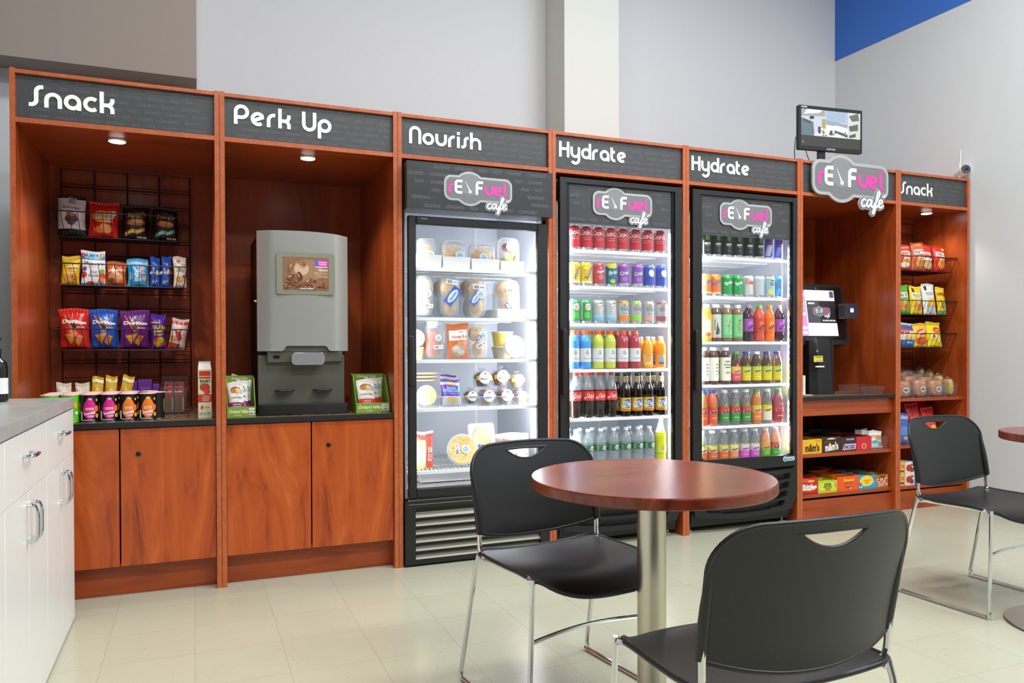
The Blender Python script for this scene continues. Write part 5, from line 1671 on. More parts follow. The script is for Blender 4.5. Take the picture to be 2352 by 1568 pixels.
put_text(m, P, 'TOUCH TO BEGIN', 0, -.455 * h, .035 * h, SCR('f2efe8'), 24)
m.build('screen', t)
# nozzle, back splash, cup rests, drip tray
z1 = zf0
m = MB()
m.prism([(-hw * .80, z1 - .055), (-hw * .80, z1 - .001), (hw * .86, z1 - .001), (hw * .86, z1 - .052)], lambda u, v, k: (u, .03 - .001 * k, v), 0, 34, GRD)
m.box(-hw * .52, hw * .54, -.008, .02, z1 - .002, z1 + .032, GRD)
m.build('spout_housing', t, .003)
m = MB()
m.prism(rrect(.015, z1 - .038, hw * .72, .060, .02), lambda u, v, k: (u, -.004 - .001 * k, v), 0, 40, mat('polished_spout', 'f2f2f4', .16, .85))
m.build('spout', t, .004)
m = MB()
m.prism(rrect(-hw * .6, z1 - .028, .03, .014, .006), lambda u, v, k: (u, -.0061 - .0005 * k, v), 0, 2, BLACKG)
m.build('sensor_window', t)
MB().box(-hw + .002, hw * .92, .02, .045, .05, z1 - .02, GRD).build('splash_panel', t, .003)
for s in (-.42, .42):
    m = MB()
    m.prism([(s * hw - .05, .0), (s * hw + .05, .0), (s * hw + .03, -.05), (s * hw - .03, -.05)], lambda u, v, k: (u, .02 + v, .118 + .001 * k), 0, 5, BLACKG)
    m.build('cup_rest', t, .002)
m = MB()
m.prism([(-hw, .06), (-hw, -.005), (-hw + .02, -.02), (hw - .02, -.02), (hw, -.005), (hw, .06)], lambda u, v, k: (u, v, .002 + k * .001), 0, 50, BLACKM)
m.box(-hw + .02, hw - .02, -.012, .055, .052, .054, BLACK)
m.build('drip_tray', t, .004)
k = at(588, 690, YM).z - ZC
MB().lathe([(.006, 0), (.006, .014)], ALU, n=10).xf(Matrix.Translation((-hw + .004, .055, k)) @ Matrix.Rotation(-pi / 2, 4, 'Y')).build('side_lock', t)
z0 = at(799, 935, 4.06).z
rc = thing('red_cup', 'red plastic cup between the coffee machine and the green box', 'cup', (at(800, 920, 4.12).x + .012, 4.12, ZC + .0006))
MB().lathe([(.020, 0), (.0245, .07), (.0255, .072), (.0255, .076)], mat('red_plastic', 'b3161c', .35), n=24).build('cup_body', rc)
MB().lathe([(.0225, .0762), (.0225, .0765)], mat('dark_red', '4a0a0c', .5), n=20).build('cup_mouth', rc)


# ---- nut pouch display boxes
GREEN = mat('green_card', '7f9e2e', .5)
def nut_box(px, py, y, label, band, labels):
    x0, x1, z0, z1 = span(px[0], px[1], py[0], py[1], y)
    x0, x1 = max(x0, .147), min(x1, .934)
    w, H = x1 - x0, z1 - ZC
    t = thing('display_tray', label, 'display box', ((x0 + x1) / 2, y, ZC + .0006), 'green nut pouch boxes')
    d = .16
    hf = H * .26
    m = MB()
    m.box(-w / 2, w / 2, 0, .003, 0, hf, GREEN).box(-w / 2, w / 2, d - .003, d, 0, H, GREEN).box(-w / 2, w / 2, .003, d - .003, 0, .003, GREEN)
    for s in (-1, 1):
        xx = s * (w / 2 - .0015)
        m.prism([(.003, .003), (.003, hf), (d * .55, H * .95), (d - .003, H), (d - .003, .003)], lambda u, v, k: (xx + .0015 * k, u, v), -1, 1, GREEN)
    P = lambda u, v, k: (u, -.0006 * k, v)
    prints(m, P, [('t', 'Orchard Valley', -.1, .15, .085, 'eef2dc', dict(shear=.25, width=.68, bold=.02)), ('t', 'HARVEST', -.12, .05, .03, 'dfe6c0'), ('r', .26, .46, .06, .22, 'e8e8e4'), ('t', 'NON', .36, .17, .04, '3a3a3a'), ('t', 'GMO', .36, .10, .04, '3a3a3a')], w, H)
    put_text(m, lambda u, v, k: (u, d - .003 - .0006 * k, v), 'Orchard Valley', 0, H * .93, H * .07, ink('eef2dc'), 1, width=w * .6, shear=.25)
    m.build('tray', t)
    for k, lb in enumerate(labels):
        yy = y + .006 + .04 * k
        q = thing('nut_pouch', lb, 'snack pouch', ((x0 + x1) / 2 + (-.17 + .165 * k) * w, yy + .015, ZC + .010), 'nut pouches in the green boxes')
        bag_mesh(q, w * .54, H * (.74 + .02 * k), .024, 'e4dfd6', [('r', -.5, .5, .22, .42, band), ('t', 'Orchard Valley', .0, .58, .05, '4a4a44', dict(shear=.25, width=.72)), ('e', .0, .84, .34, .1, '8a5a3a'), ('e', .12, .80, .2, .08, 'e0b868'), ('e', -.16, .8, .16, .07, 'c87a3a'), ('e', .36, .8, .1, .07, '9ab8cc'), ('t', 'ALMONDS', .0, .35, .04, 'f2ece6'), ('t', 'CRANBERRIES', 0, .28, .035, 'f2ece6'), ('r', -.34, .34, .02, .2, '4a2f30' if band[0] == '8' else 'a8503a')], 30 + k)
        q.rotation_euler = (-.10, 0, .05)
    return t


nut_box((514, 587), (865, 960), 3.90, 'green display tray of nut pouches beside the coffee cabinet post', '8a2a68', ['nut pouch with plum band, front one of the tray beside the post', 'nut pouch with plum band, second in the tray beside the post', 'nut pouch with plum band, rear one of the tray beside the post'])
nut_box((818, 897), (860, 947), 3.92, 'green display tray of nut pouches beside the food fridge', 'd8403c', ['nut pouch with red band, front one of the tray by the food fridge', 'nut pouch with red band, second in the tray by the food fridge', 'nut pouch with red band, rear one of the tray by the food fridge'])
x0, x1, z0, z1 = span(514, 560, 862, 885, 4.0)
bag('nut_pouch', 'nut pouch standing tilted behind the tray of plum banded pouches', 'snack pouch', (520, 558), (862, 905), 4.11, .02, 'e6dcd2', [('e', -.1, .4, .3, .2, 'd8904a'), ('e', .2, .4, .2, .16, '8a5a3a'), ('r', -.3, .4, .7, .8, 'd8b8c4')], None, ZC + .012, -.05, 0, 40, .12)
# ---------------------------------------------------------------- food fridge
YF = 3.95
S1 = SH[0]
CLEARP = clear('clamshell_plastic', 'f6f8fa', .80, .10, 1.42)
BREAD = mat('bread_crust', 'c98f4a', .6)
speckle(BREAD, 40, [(.3, 'c98f4a'), (.5, 'dcae6a'), (.72, 'ebc990')])
BREADL = mat('pale_bread', 'dcbf86', .65)
speckle(BREADL, 30, [(.3, 'dcbf86'), (.5, 'e8d2a4'), (.7, 'f0e0bc')])
STICK = ink('eef2f6')


def sticker(m, P, kind, u, v, s, k=1, rot=0.0):
    ca, sa = cos(rot), sin(rot)
    Q = lambda a, b, kk: P(u + a * ca - b * sa, v + a * sa + b * ca, kk)
    if kind == 'round':
        put_ell(m, Q, 0, 0, s, s, ink('cfe6f0'), k, 18)
        put_text(m, Q, 'The', 0, s * .38, s * .3, ink('3a4a6a'), k + .6)
        put_text(m, Q, 'Fresh', 0, -.02 * s, s * .3, ink('3a4a6a'), k + .6, width=s * 1.2)
        put_text(m, Q, 'Kitchen', 0, -s * .42, s * .24, ink('3a6a8a'), k + .6, width=s * 1.1)
    elif kind == 'bar':
        put_rect(m, Q, -s, s, -s * .38, s * .38, STICK, k)
        for i in range(7):
            put_rect(m, Q, -s * .85 + i * s * .13, -s * .85 + i * s * .13 + s * (.05 + .03 * (i % 3)), -s * .25, s * .25, ink('50545c'), k + .6)
        put_text(m, Q, '4.49', s * .5, 0, s * .3, ink('50545c'), k + .6)
    elif kind == 'blue':
        put_poly(m, Q, [(-s, -s * .5), (s, -s * .5), (s, s * .5), (-s, s * .5)], ink('4a62c8'), k)
        put_ell(m, Q, 0, 0, s * .8, s * .36, ink('c9e2ea'), k + .6)
        put_text(m, Q, 'Gourmet', 0, 0, s * .24, ink('3f56a8'), k + 1.2, width=s)


def pod(t, name, rx, ry, rz, m, c=(0, 0, 0), e=2.6, n=18, half=False):
    """A rounded, boxy lump (superellipsoid)."""
    def f(a, b):
        th, ph = 2 * pi * a, (-pi / 2 + pi * b) if not half else pi / 2 * b
        s = lambda x: math.copysign(abs(x) ** (2 / e), x)
        return (c[0] + rx * s(cos(ph)) * s(cos(th)), c[1] + ry * s(cos(ph)) * s(sin(th)), c[2] + rz * s(sin(ph)))
    mb = MB()
    mb.grid(f, n, n // 2, m)
    return mb


def fresh_pack(label, px, py, z, kind, y=YF, group=None, cat='sandwich', lean=0.0, roll=0.0, stickers=(), food=BREAD, d=.09):
    x0, x1, z0, z1 = span(px[0], px[1], py[0], py[1], y)
    w, h = (x1 - x0) / 2 * .93, (z1 - z) / 2
    x0, x1 = x0 - .006, x1 - .006
    t = thing('sandwich_pack' if cat == 'sandwich' else 'food_pack', label, cat, ((x0 + x1) / 2, y, z + .0012), group)
    c = (0, d / 2, h)
    if kind == 'round':
        pod(t, '', w * .86, d * .40, h * .74, food, (0, d / 2, h * .86), 2.4).build('bread', t)
    elif kind == 'pair':
        pod(t, '', w * .80, d * .40, h * .46, food, (-w * .05, d / 2, h * 1.44), 2.3).build('bread', t)
        pod(t, '', w * .62, d * .38, h * .46, food, (w * .10, d / 2, h * .52), 2.3).build('bread', t)
    elif kind == 'salad':
        m = pod(t, '', w * .8, d * .38, h * .4, mat('salad_leaf', 'b9a84a', .5), (0, d / 2, h * .5), 2.2)
        for q, (u, v, c_) in enumerate(((-.45, 1.35, 'c8564a'), (.35, 1.4, 'e07a3a'), (.1, 1.1, 'd8603c'), (-.2, .75, 'd9d06a'), (.4, .8, '8a9a4a'), (0, .45, 'e5cf6a'))):
            put_ell(m, lambda a, b, k: (a, d * .12 - .002 * k, b), u * w, v * h, w * .34, h * .26, ink(c_), 1 + q)
        m.build('salad', t)
    mb = pod(t, '', w, d / 2, h, CLEARP, c, 4.2, 20)
    P = lambda u, v, k: (u * w, -.0012 - .0006 * k + (.006 if abs(u) > .6 else 0), h + v * h)
    m2 = MB()
    PP = lambda u, v, k: (u, -.001 - .0006 * k, h + v)
    for q, (kd, u, v, s, r) in enumerate(stickers):
        sticker(m2, PP, kd, u * w, v * h, s * w, 1 + q * 3, r)
    mb.build('clear_wrap', t)
    if stickers:
        m2.build('stickers', t)
    t.rotation_euler = (lean, roll, 0)
    return t


def open_bin(name, label, px, zt_px, z, y, m, group, d=.3, back=None):
    x0, x1, zz0, zz1 = span(px[0], px[1], zt_px, zt_px + 30, y)
    return clear_bin(label, x0 + .003, x1 - .003, y, y + d, z + .0008, zz1 - z, (back or zz1 - z), .004, name, group, m)


GB, GC = 'white bins on the top shelf of the food fridge', 'clear bins on the second shelf of the food fridge'
BINW = mat('white_bin', 'eef0f2', .35)
for k, (a, b) in enumerate(((953, 1014), (1017, 1080), (1083, 1147), (1150, 1204))):
    open_bin('food_bin', 'white food bin, %s from the door handle on the top shelf' % ORD[k], (a, b), 586 + 5 * k, S1[0], 3.915, BINW, GB)
fresh_pack('sandwich roll in a white lined pack, first white bin of the food fridge', (958, 1010), (545, 608), S1[0] + .006, 'round', group='sandwiches on the top shelf', stickers=[('round', .3, -.15, .36, .1)])
fresh_pack('sandwich roll with price tag in the second white bin of the food fridge', (1018, 1078), (550, 610), S1[0] + .006, 'round', group='sandwiches on the top shelf', stickers=[('bar', -.3, .2, .14, .6), ('round', .35, -.1, .36, .3)])
fresh_pack('flat sandwich roll in the third white bin of the food fridge', (1083, 1146), (556, 613), S1[0] + .006, 'round', group='sandwiches on the top shelf', stickers=[('round', -.05, -.15, .34, .0), ('bar', .62, -.05, .26, 1.57)])
fresh_pack('salad in a clear cup in the fourth white bin of the food fridge', (1149, 1201), (544, 612), S1[0] + .006, 'salad', group='sandwiches on the top shelf', cat='salad', stickers=[('round', -.1, .38, .34, .2), ('bar', .5, -.3, .3, 1.2)])
for k, (a, b) in enumerate(((953, 1012), (1015, 1075), (1078, 1141))):
    open_bin('food_bin', 'clear food bin, %s from the door handle on the second shelf' % ORD[k], (a, b), 671 + 2 * k, S1[1], 3.915, ACRYL, GC)
open_bin('food_bin', 'low white food bin at the light strip end of the second shelf', (1143, 1206), 711, S1[1], 3.915, BINW, GC)
GS = 'long rolls on the second shelf'
fresh_pack('pale long roll in the first clear bin of the food fridge', (956, 1003), (631, 727), S1[1] + .006, 'pair', group=GS, food=BREADL, stickers=[('round', .25, .1, .4, .1), ('bar', .3, -.5, .5, -.05)])
fresh_pack('long roll with a diagonal blue label in the second clear bin', (1014, 1063), (635, 727), S1[1] + .006, 'pair', group=GS, stickers=[('bar', .1, .72, .58, -.12), ('blue', .15, .02, .95, .9)])
fresh_pack('long roll with a blue label and low cut roll in the third clear bin', (1077, 1125), (637, 728), S1[1] + .006, 'pair', group=GS, stickers=[('bar', .05, .5, .62, -.05), ('blue', -.25, -.05, .75, .9), ('round', .2, .15, .42, .2)])
fresh_pack('long roll with orange filling in the low white bin', (1141, 1202), (641, 728), S1[1] + .006, 'pair', group=GS, stickers=[('bar', .25, .4, .46, .0), ('round', .3, -.1, .42, .0), ('blue', -.1, -.42, .3, -.8)])
fresh_pack('second long roll standing behind the one with diagonal label', (1000, 1040), (637, 727), S1[1] + .006, 'pair', 4.06, GS)
fresh_pack('second long roll standing behind the low cut roll', (1062, 1100), (638, 727), S1[1] + .006, 'pair', 4.06, GS)


def tub(label, px, py, z, y, cup, lid, facing=False, fill=None, stick=(), group=None, name='food_tub'):
    x0, x1, z0, z1 = span(px[0], px[1], py[0], py[1], y)
    r = (x1 - x0) / 2
    t = thing(name, label, 'food tub', ((x0 + x1) / 2, y + (0 if facing else r), (z + r + .001) if facing else z + .001), group)
    if facing:
        R = Matrix.Rotation(pi / 2, 4, 'X')
        m = MB().lathe([(r * .78, 0), (r * .94, .035), (r * .96, .038)], cup, n=32).xf(Matrix.Rotation(pi / 2, 4, 'X') @ Matrix.Translation((0, 0, -.04)))
        m.build('bowl', t)
        m = MB().lathe([(r, -.004), (r, .003), (r - .004, .006)], lid, n=40).xf(R)
        m.build('lid_ring', t)
        m = MB()
        P = lambda u, v, k: (u, -.0066 - .0008 * k, v)
        put_ell(m, P, 0, 0, r * .88, r * .88, fill, .5, 36, rings=3)
        rn = random.Random(len(label))
        for q in range(46):
            a, rr = rn.uniform(0, 6.28), r * .78 * sqrt(rn.random())
            put_ell(m, P, rr * cos(a), rr * sin(a), r * rn.uniform(.04, .1), r * rn.uniform(.03, .07), ink(rn.choice(['e9cf8a', 'dcb860', 'efdfb0', 'cfa650'])), 1 + q * .02, 8, rn.uniform(0, 3), rings=1)
        for q, (kd, u, v, s, rt) in enumerate(stick):
            sticker(m, P, kd, u * r, v * r, s * r, 3 + 3 * q, rt)
        m.build('lid_window', t)
        t.rotation_euler = (-.16, 0, 0)
    else:
        h = z1 - z
        MB().lathe([(r * .78, 0), (r * .95, h * .9), (r * .97, h * .92)], cup, n=28).build('cup_body', t)
        MB().lathe([(r, h * .90), (r, h - .002), (r * .9, h)], lid, n=28).build('lid', t)
    return t


YEL = mat('yellow_cup', 'ecc66a', .4)
GRNL = mat('green_lid_ring', 'cfe8c8', .35)
t3 = 'things on the third shelf of the food fridge'
tub('yellow fruit cup with a green rimmed lid by the door handle', (938, 980), (797, 826), S1[2], 3.946, YEL, GRNL)
tub('round tub with green rimmed lid standing on the yellow cup', (938, 976), (759, 797), at(960, 797, 3.95).z + .002, 3.945, WHITE, GRNL, True, ink('e6efe2'), [], None)
fresh_pack('dark clear pack of orange wings with a white dip cup', (982, 1030), (736, 824), S1[2] + .001, 'none', group=None, cat='food pack', stickers=[('round', .15, .1, .34, .1), ('bar', .15, -.38, .48, .05)], d=.10)
x0, x1, z0, z1 = span(980, 1018, 757, 820, YF)
_m = pod(None, '', (x1 - x0) / 2, .03, (z1 - z0) / 2, mat('orange_wings', 'd0602c', .45), ((x0 + x1) / 2, YF + .045, (z0 + z1) / 2), 3)
_w = [o for o in COL.objects if o.get('label', '').startswith('dark clear pack')][0]
_m.xf(Matrix.Translation(-Vector(_w.location))).build('food', _w)
q = at(999, 748, YF)
MB().lathe([(.026, 0), (.032, .035), (.033, .037)], WHITE, (q.x - _w.location.x, .045, q.z - _w.location.z - .012), 20).build('dip_cup', _w)
bag('sweet_bun_bag', 'orange iced bun bag in the middle of the third shelf', 'snack bag', (1026, 1078), (744, 825), YF + .014, .04, 'd9733c', [('r', -.42, .46, .56, .88, 'f3e6dc'), ('t', 'Honey Bun', .08, .68, .10, 'b0542a', dict(width=.74)), ('t', 'ICED', .14, .81, .05, '9a6a4a'), ('r', -.05, .46, .44, .54, 'e88a52'), ('e', .0, .26, .34, .2, 'b8a08a'), ('e', -.1, .3, .2, .1, 'd8c8b4'), ('e', .14, .2, .16, .08, 'e0d2c0')], None, S1[2], seed=50, lean=-.05)
fresh_pack('golden croissant sandwich in a clear pack on the third shelf', (1082, 1127), (744, 824), S1[2] + .001, 'pair', group=None, stickers=[('round', .3, .35, .4, .1), ('bar', .15, -.2, .55, .5), ('blue', -.15, .2, .3, .7)], d=.10)
for a, b, c in ((953, 1020, 'first'), (1024, 1078, 'second'), (1080, 1148, 'third'), (1150, 1206, 'fourth')):
    open_bin('food_bin', 'low clear food bin, %s from the door handle on the third shelf' % c, (a, b), 803, S1[2], 3.912, ACRYL, 'clear bins on the third shelf', .026)
tub('tall tub of cut fruit behind the round lidded tub', (1139, 1187), (761, 800), at(1160, 796, 4.05).z, 4.05, mat('fruit_cup', 'd8c266', .4), mat('patterned_lid', 'd9cfc6', .4))
tub('lower tub of cut fruit under another, behind the round lidded tub', (1139, 1185), (796, 826), S1[2], 4.05, mat('fruit_cup_dark', '9a8a6a', .4), mat('patterned_lid', 'd9cfc6', .4))
tub('round tub facing out with a pale window, end of the third shelf', (1157, 1206), (776, 823), S1[2] + .003, 3.965, WHITE, CLEARP, True, ink('e2ddd2'), [('round', -.05, 0, .4, 0)])

GT = 'wrapped cakes and breads on the fourth shelf'
tub('pale tortilla pack facing out at the handle end of the fourth shelf', (956, 1004), (884, 935), S1[3] + .003, 3.965, mat('tortilla', 'dfcb98', .6), CLEARP, True, mat('tortilla', 'dfcb98', .6), [], None, 'tortilla_pack')
for k in range(3):
    a = span(953, 1012, 858 + 8 * k, 866 + 8 * k, 4.0)
    t = thing('wrap_pack', 'cream folded wrap pack, %s from the top of the pile' % ORD[k], 'food pack', ((a[0] + a[1]) / 2, 4.06, a[2] + .02), 'pile of cream wraps')
    pod(t, '', (a[1] - a[0]) / 2, .06, .0072, mat('cream_film', 'dcc9a8', .4), (0, 0, 0), 3).build('wrap_body', t)
bag('roll_bag', 'purple bag of sandwich rolls on the fourth shelf', 'bread bag', (1012, 1060), (866, 936), YF + .03, .06, 'b9b3c4', [('r', -.5, .5, .36, .78, '5b3a9a'), ('t', 'Smucker', .0, .68, .08, 'd6c8ef', dict(width=.5)), ('t', 'UNCRUSTABLES', .0, .57, .11, '6fc0e8', dict(width=.84, bold=.05)), ('r', -.42, .42, .42, .48, '7a52b8'), ('e', .0, .22, .3, .12, 'c9b04a'), ('e', .0, .86, .3, .06, 'd8c24a'), ('e', .42, .66, .09, .12, '6fb8e8'), ('r', -.5, .5, .88, 1, '4a3a8a')], GT, S1[3], seed=51)
bag('roll_bag', 'second purple bag of rolls behind the front purple bag', 'bread bag', (1012, 1050), (862, 936), YF + .17, .04, '6a4aa0', [('r', -.5, .5, .5, .7, '58b0e0')], GT, S1[3], seed=52)
CRINK = clear('crinkled_film', 'f6f8fa', .92, .22, 1.4)
def muffin(label, cx, cy, rpx, y, z, band, text, cake='8a5a34'):
    p = at(cx, cy, y)
    r = (at(cx + rpx, cy, y).x - at(cx - rpx, cy, y).x) / 2
    t = thing('wrapped_muffin', label, 'muffin', (p.x, y, z + .0012), 'wrapped muffins on the fourth shelf')
    mk = mat('cake_' + cake, cake, .7)
    MB().lathe([(r * .55, .004), (r * .72, r * .8), (r * .86, r * .95), (r * .8, r * 1.25), (r * .5, r * 1.5), (r * .1, r * 1.6)], mk, n=18).build('cake', t)
    rn = random.Random(int(cx))
    pr = [(r * .75, 0), (r * .88, r * .3), (r * .98, r * .9), (r * .95, r * 1.3), (r * .7, r * 1.65), (r * .25, r * 1.78), (r * .42, r * 2.05)]
    MB().lathe(pr, CRINK, n=16).build('clear_wrap', t)
    m = MB()
    P = lambda u, v, k: (u, -r * 1.0 - .0008 * k + .35 * (u * u) / r, r * 1.0 + v)
    put_rect(m, P, -r * .9, r * .9, -r * .25, r * .2, ink(band), .5, 8)
    put_ell(m, P, 0, .05 * r, r * .66, r * .66, ink('f4f4f4'), 2, 24, rings=4)
    put_ell(m, P, 0, r * .45, r * .13, r * .1, ink('d8504a'), 3)
    put_text(m, P, text, 0, -r * .1, r * .2, ink('4a4a6a'), 3, width=r * .95)
    m.build('label', t)
    return t


zz = S1[3]
muffin('wrapped blueberry muffin with blue band at the front of the muffin pile', 1117, 915, 19, 3.995, zz, '3f4fc0', 'BLUEBERRY')
muffin('wrapped double chocolate muffin at the front of the muffin pile', 1158, 915, 19, 3.995, zz, '6a3a2a', 'CHOCOLATE', '5a3a2a')
muffin('wrapped blueberry muffin at the front, light strip end of the pile', 1195, 915, 16, 3.995, zz, '3f55b8', 'BLUEBERRY')
muffin('wrapped dark muffin at the back of the pile, near the purple bags', 1080, 905, 17, 4.11, zz, 'b89a2a', 'MUFFIN', '3f2a20')
muffin('wrapped muffin at the back of the pile, second from the purple bags', 1116, 905, 18, 4.11, zz, '8a8a8a', 'BRAN', '5a4030')
muffin('wrapped muffin at the back of the pile, third from the purple bags', 1153, 905, 18, 4.11, zz, 'c8a03a', 'BRAN')
muffin('wrapped muffin at the back of the pile, light strip end', 1188, 905, 15, 4.11, zz, '8a8a8a', 'CORN')
muffin('wrapped muffin with yellow band on top of the pile, purple bag side', 1107, 890, 20, 4.055, zz + .096, 'e0b52f', 'BANANA', '4f3826')
muffin('wrapped muffin with yellow band on top of the pile, in its middle', 1148, 890, 20, 4.055, zz + .100, 'e3b92f', 'BANANA')
muffin('wrapped pale muffin on top of the pile, light strip end', 1186, 890, 17, 4.055, zz + .088, 'd8c23a', 'CORN', 'b08a4a')
for a, b, c in ((953, 1010, 'first'), (1013, 1075, 'second'), (1098, 1155, 'third'), (1158, 1206, 'fourth')):
    open_bin('food_bin', 'low clear food bin, %s from the door handle on the fourth shelf' % c, (a, b), 911, S1[3], 3.912, ACRYL, 'clear bins on the fourth shelf', .026)

zz = S1[4]
bag('sandwich_bag', 'yellow and red spicy beef sandwich bag on the fifth shelf', 'food bag', (948, 997), (992, 1075), YF, .07, 'eadfc0', [('r', -.5, -.1, .0, .86, 'f0d24a'), ('r', .08, .5, .02, .84, 'c9452f'), ('t', 'SPICY BEEF', .29, .42, .13, 'f8efe4', dict(rot=1.57, width=.66, bold=.04)), ('r', -.5, .5, .84, 1, 'b23a2c'), ('e', -.3, .4, .16, .24, 'f3ead0'), ('r', -.5, .1, .0, .08, 'e8b83a')], None, zz, seed=55)
tub('large round tray of macaroni with price sticker on the fifth shelf', (1026, 1096), (1001, 1071), zz + .003, 3.97, WHITE, CLEARP, True, ink('dfc684'), [('bar', -.35, .0, .36, 1.57), ('round', .2, .02, .28, 0)])
x0, x1, z0, z1 = span(1076, 1144, 972, 1045, 4.02)
t = thing('food_tray', 'white foam tray of bread standing behind the macaroni tray', 'food tray', ((x0 + x1) / 2, 4.02, z0))
t.location.z = zz + .002
w, h = x1 - x0, z1 - zz
MB().prism([(-w * .42, 0), (w * .5, 0), (w * .42, h * .95), (w * .36, h), (-w * .40, h), (-w * .46, h * .95)], lambda u, v, k: (u, .004 * k, v), 5, 0, BINW).build('foam_tray', t, .003)
m = MB()
P = lambda u, v, k: (u, -.0008 * k - .002 + .02 * ((u / w) ** 2 + (v / h - .5) ** 2), v)
put_ell(m, P, .0, h * .62, w * .33, h * .28, mat('cheese_bread', 'ddd0a0', .6), 6, 24, rings=4)
put_ell(m, P, .02, h * .25, w * .38, h * .2, BREADL, 8, 24, rings=4)
sticker(m, P, 'bar', 0, h * .42, w * .24, 12, -.1)
sticker(m, P, 'round', .0, h * .16, w * .16, 12, 0)
m.build('filling', t)
t.rotation_euler = (-.14, 0, .0)
bag('bread_pack', 'clear pack of flat bread rounds on the fifth shelf', 'bread bag', (1138, 1218), (996, 1058), YF + .03, .09, 'e6e2da', [('r', -.5, .5, .78, 1, 'c9b8a8'), ('e', -.1, .86, .3, .06, 'c8504a'), ('e', -.2, .5, .22, .2, 'e3d2ae'), ('r', .0, .3, .55, .75, 'd8584a'), ('t', 'Our', .15, .65, .12, 'f6efe6', dict(bold=.04)), ('e', .2, .28, .3, .16, 'd9d2b0'), ('t', 'BALANCE', .2, .28, .09, '3a3a34', dict(width=.44, bold=.04))], None, zz, seed=57)

# ---------------------------------------------------------------- kiosk counter
yk = 4.12
x1 = at(1952, 700, yk).x
x0 = 3.685
ztop, zbt, zpost = at(1910, 650, yk).z, at(1930, 782, yk).z, at(1900, 908, 4.05).z
t = thing('payment_kiosk', 'black self checkout kiosk with a lit touch screen on its tilted head', 'kiosk', ((x0 + x1) / 2, yk, ZKIOSK))
o = Vector(t.location)
hw = (x1 - x0) / 2
hz0, hz1 = zbt - ZKIOSK - .03, ztop - ZKIOSK
MBK = lambda: MB()
tilt = Matrix.Translation((0, 0, hz0)) @ Matrix.Rotation(radians(-9), 4, 'X') @ Matrix.Translation((0, 0, -hz0))
P = lambda u, v, k: (u, .002 * k, v)
m = MB().prism(rrect(0, (hz0 + hz1) / 2, 2 * hw, hz1 - hz0, .03), P, 45, 0, BLACKM)
m.xf(tilt).build('head_housing', t, .006)
sw = hw * .90
sz0, sz1 = at(1900, 771, yk).z - ZKIOSK, at(1900, 664, yk).z - ZKIOSK
m = MB()
m.prism(rrect(0, (sz0 + sz1) / 2, 2 * sw, sz1 - sz0 + .05, .012), lambda u, v, k: (u, -.003 + .001 * k, v), 3, 0, BLACKG)
m.xf(tilt).build('screen_glass', t)
m = MB()
xr = at(1928, 720, yk).x - o.x
xl = -sw * .92
ws = xr - xl
hs = sz1 - sz0
P = lambda u, v, k: (xl + u * ws, -.0034 - .0005 * k, sz0 + v * hs)
LIT = lambda c, e=.72: mat('screen_' + c, c, .3, emit=e)
put_rect(m, P, 0, 1, 0, 1, LIT('f0f0fa'), 0)
put_rect(m, P, 0, .38, 0, 1, LIT('d87ad4'), 1)
for q, (a, b, c) in enumerate(((.86, .94, 'f4f4fa'), (.66, .74, '7fc85a'), (.56, .62, '5ab8c8'), (.44, .50, 'f4e8f4'), (.14, .2, 'f4f4fa'), (.04, .1, 'f4f4fa'))):
    put_rect(m, P, .03, .36, a, b, LIT(c), 2)
put_rect(m, P, .40, 1, .28, .77, LIT('2b2428', .4), 2)
put_rect(m, P, .40, .66, .28, .77, LIT('46444a', .4), 2.5)
put_text(m, P, 'BIENVENIDO A', .50, .71, .04, LIT('f4f4fa'), 4, width=.14)
put_text(m, P, 'THE CORPORATE COFFEE SYSTEMS', .83, .335, .03, LIT('f4f4fa'), 4, width=.27)
put_text(m, P, 'Scan an item to begin', .75, .91, .03, LIT('a9c4e8'), 2, width=.3)
put_rect(m, P, .9, .985, .84, .98, LIT('5a4a7a', .5), 2)
lq = lambda u, v, k: (xl + ws * .70 + u, -.0034 - .0005 * k, sz0 + hs * .535 + v)
logo(m, lq, ws * .36, 4)
m.xf(tilt).build('touch_screen', t)
m = MB()
m.lathe([(.012, 0), (.012, .004)], BLACKG, n=16).lathe([(.006, .004), (.006, .006)], SILVER, n=12)
m.xf(tilt @ Matrix.Translation((xl + ws * .62, -.001, hz1 - .03)) @ Matrix.Rotation(pi / 2, 4, 'X')).build('camera_lens', t)
# pedestal
m = MB()
px1 = at(1925, 850, 4.05).x - o.x
zl = hz0 + .03
sec = [(-.04, zl + .02, 1.0), (-.055, zl - .02, 1.0), (-.075, .12, .97), (-.085, .0, 1.02)]
def ped(a, b):
    i = min(2, int(b * 3)); f = b * 3 - i
    y = sec[i][0] + (sec[i + 1][0] - sec[i][0]) * f
    z = sec[i][1] + (sec[i + 1][1] - sec[i][1]) * f
    w_ = (sec[i][2] + (sec[i + 1][2] - sec[i][2]) * f) * px1
    u = 2 * a - 1
    return (u * w_, y + (.05 * max(0, abs(u) - .55) / .45 if abs(u) > .55 else 0), z + .001)
m.grid(ped, 24, 12, BLACKM, True)
m.box(-px1, px1, -.03, .16, .001, zl, BLACKM)
m.build('pedestal', t, sharp=25)
m = MB()
a, b = at(1867, 817, 4.05), at(1888, 831, 4.05)
yy = lambda z: -.068 - .004
P = lambda u, v, k: (u - o.x, -.0665 - .0008 * k - .02 * max(0, (1.02 * zl - (v - ZKIOSK)) / zl) * 1.0, v - ZKIOSK)
put_rect(m, P, a.x, b.x, b.z, a.z, ink('e6cf2f'), 6)
put_text(m, P, 'WARNING', (a.x + b.x) / 2, a.z - .008, .006, ink('3a3a1a'), 8, width=(b.x - a.x) * .8)
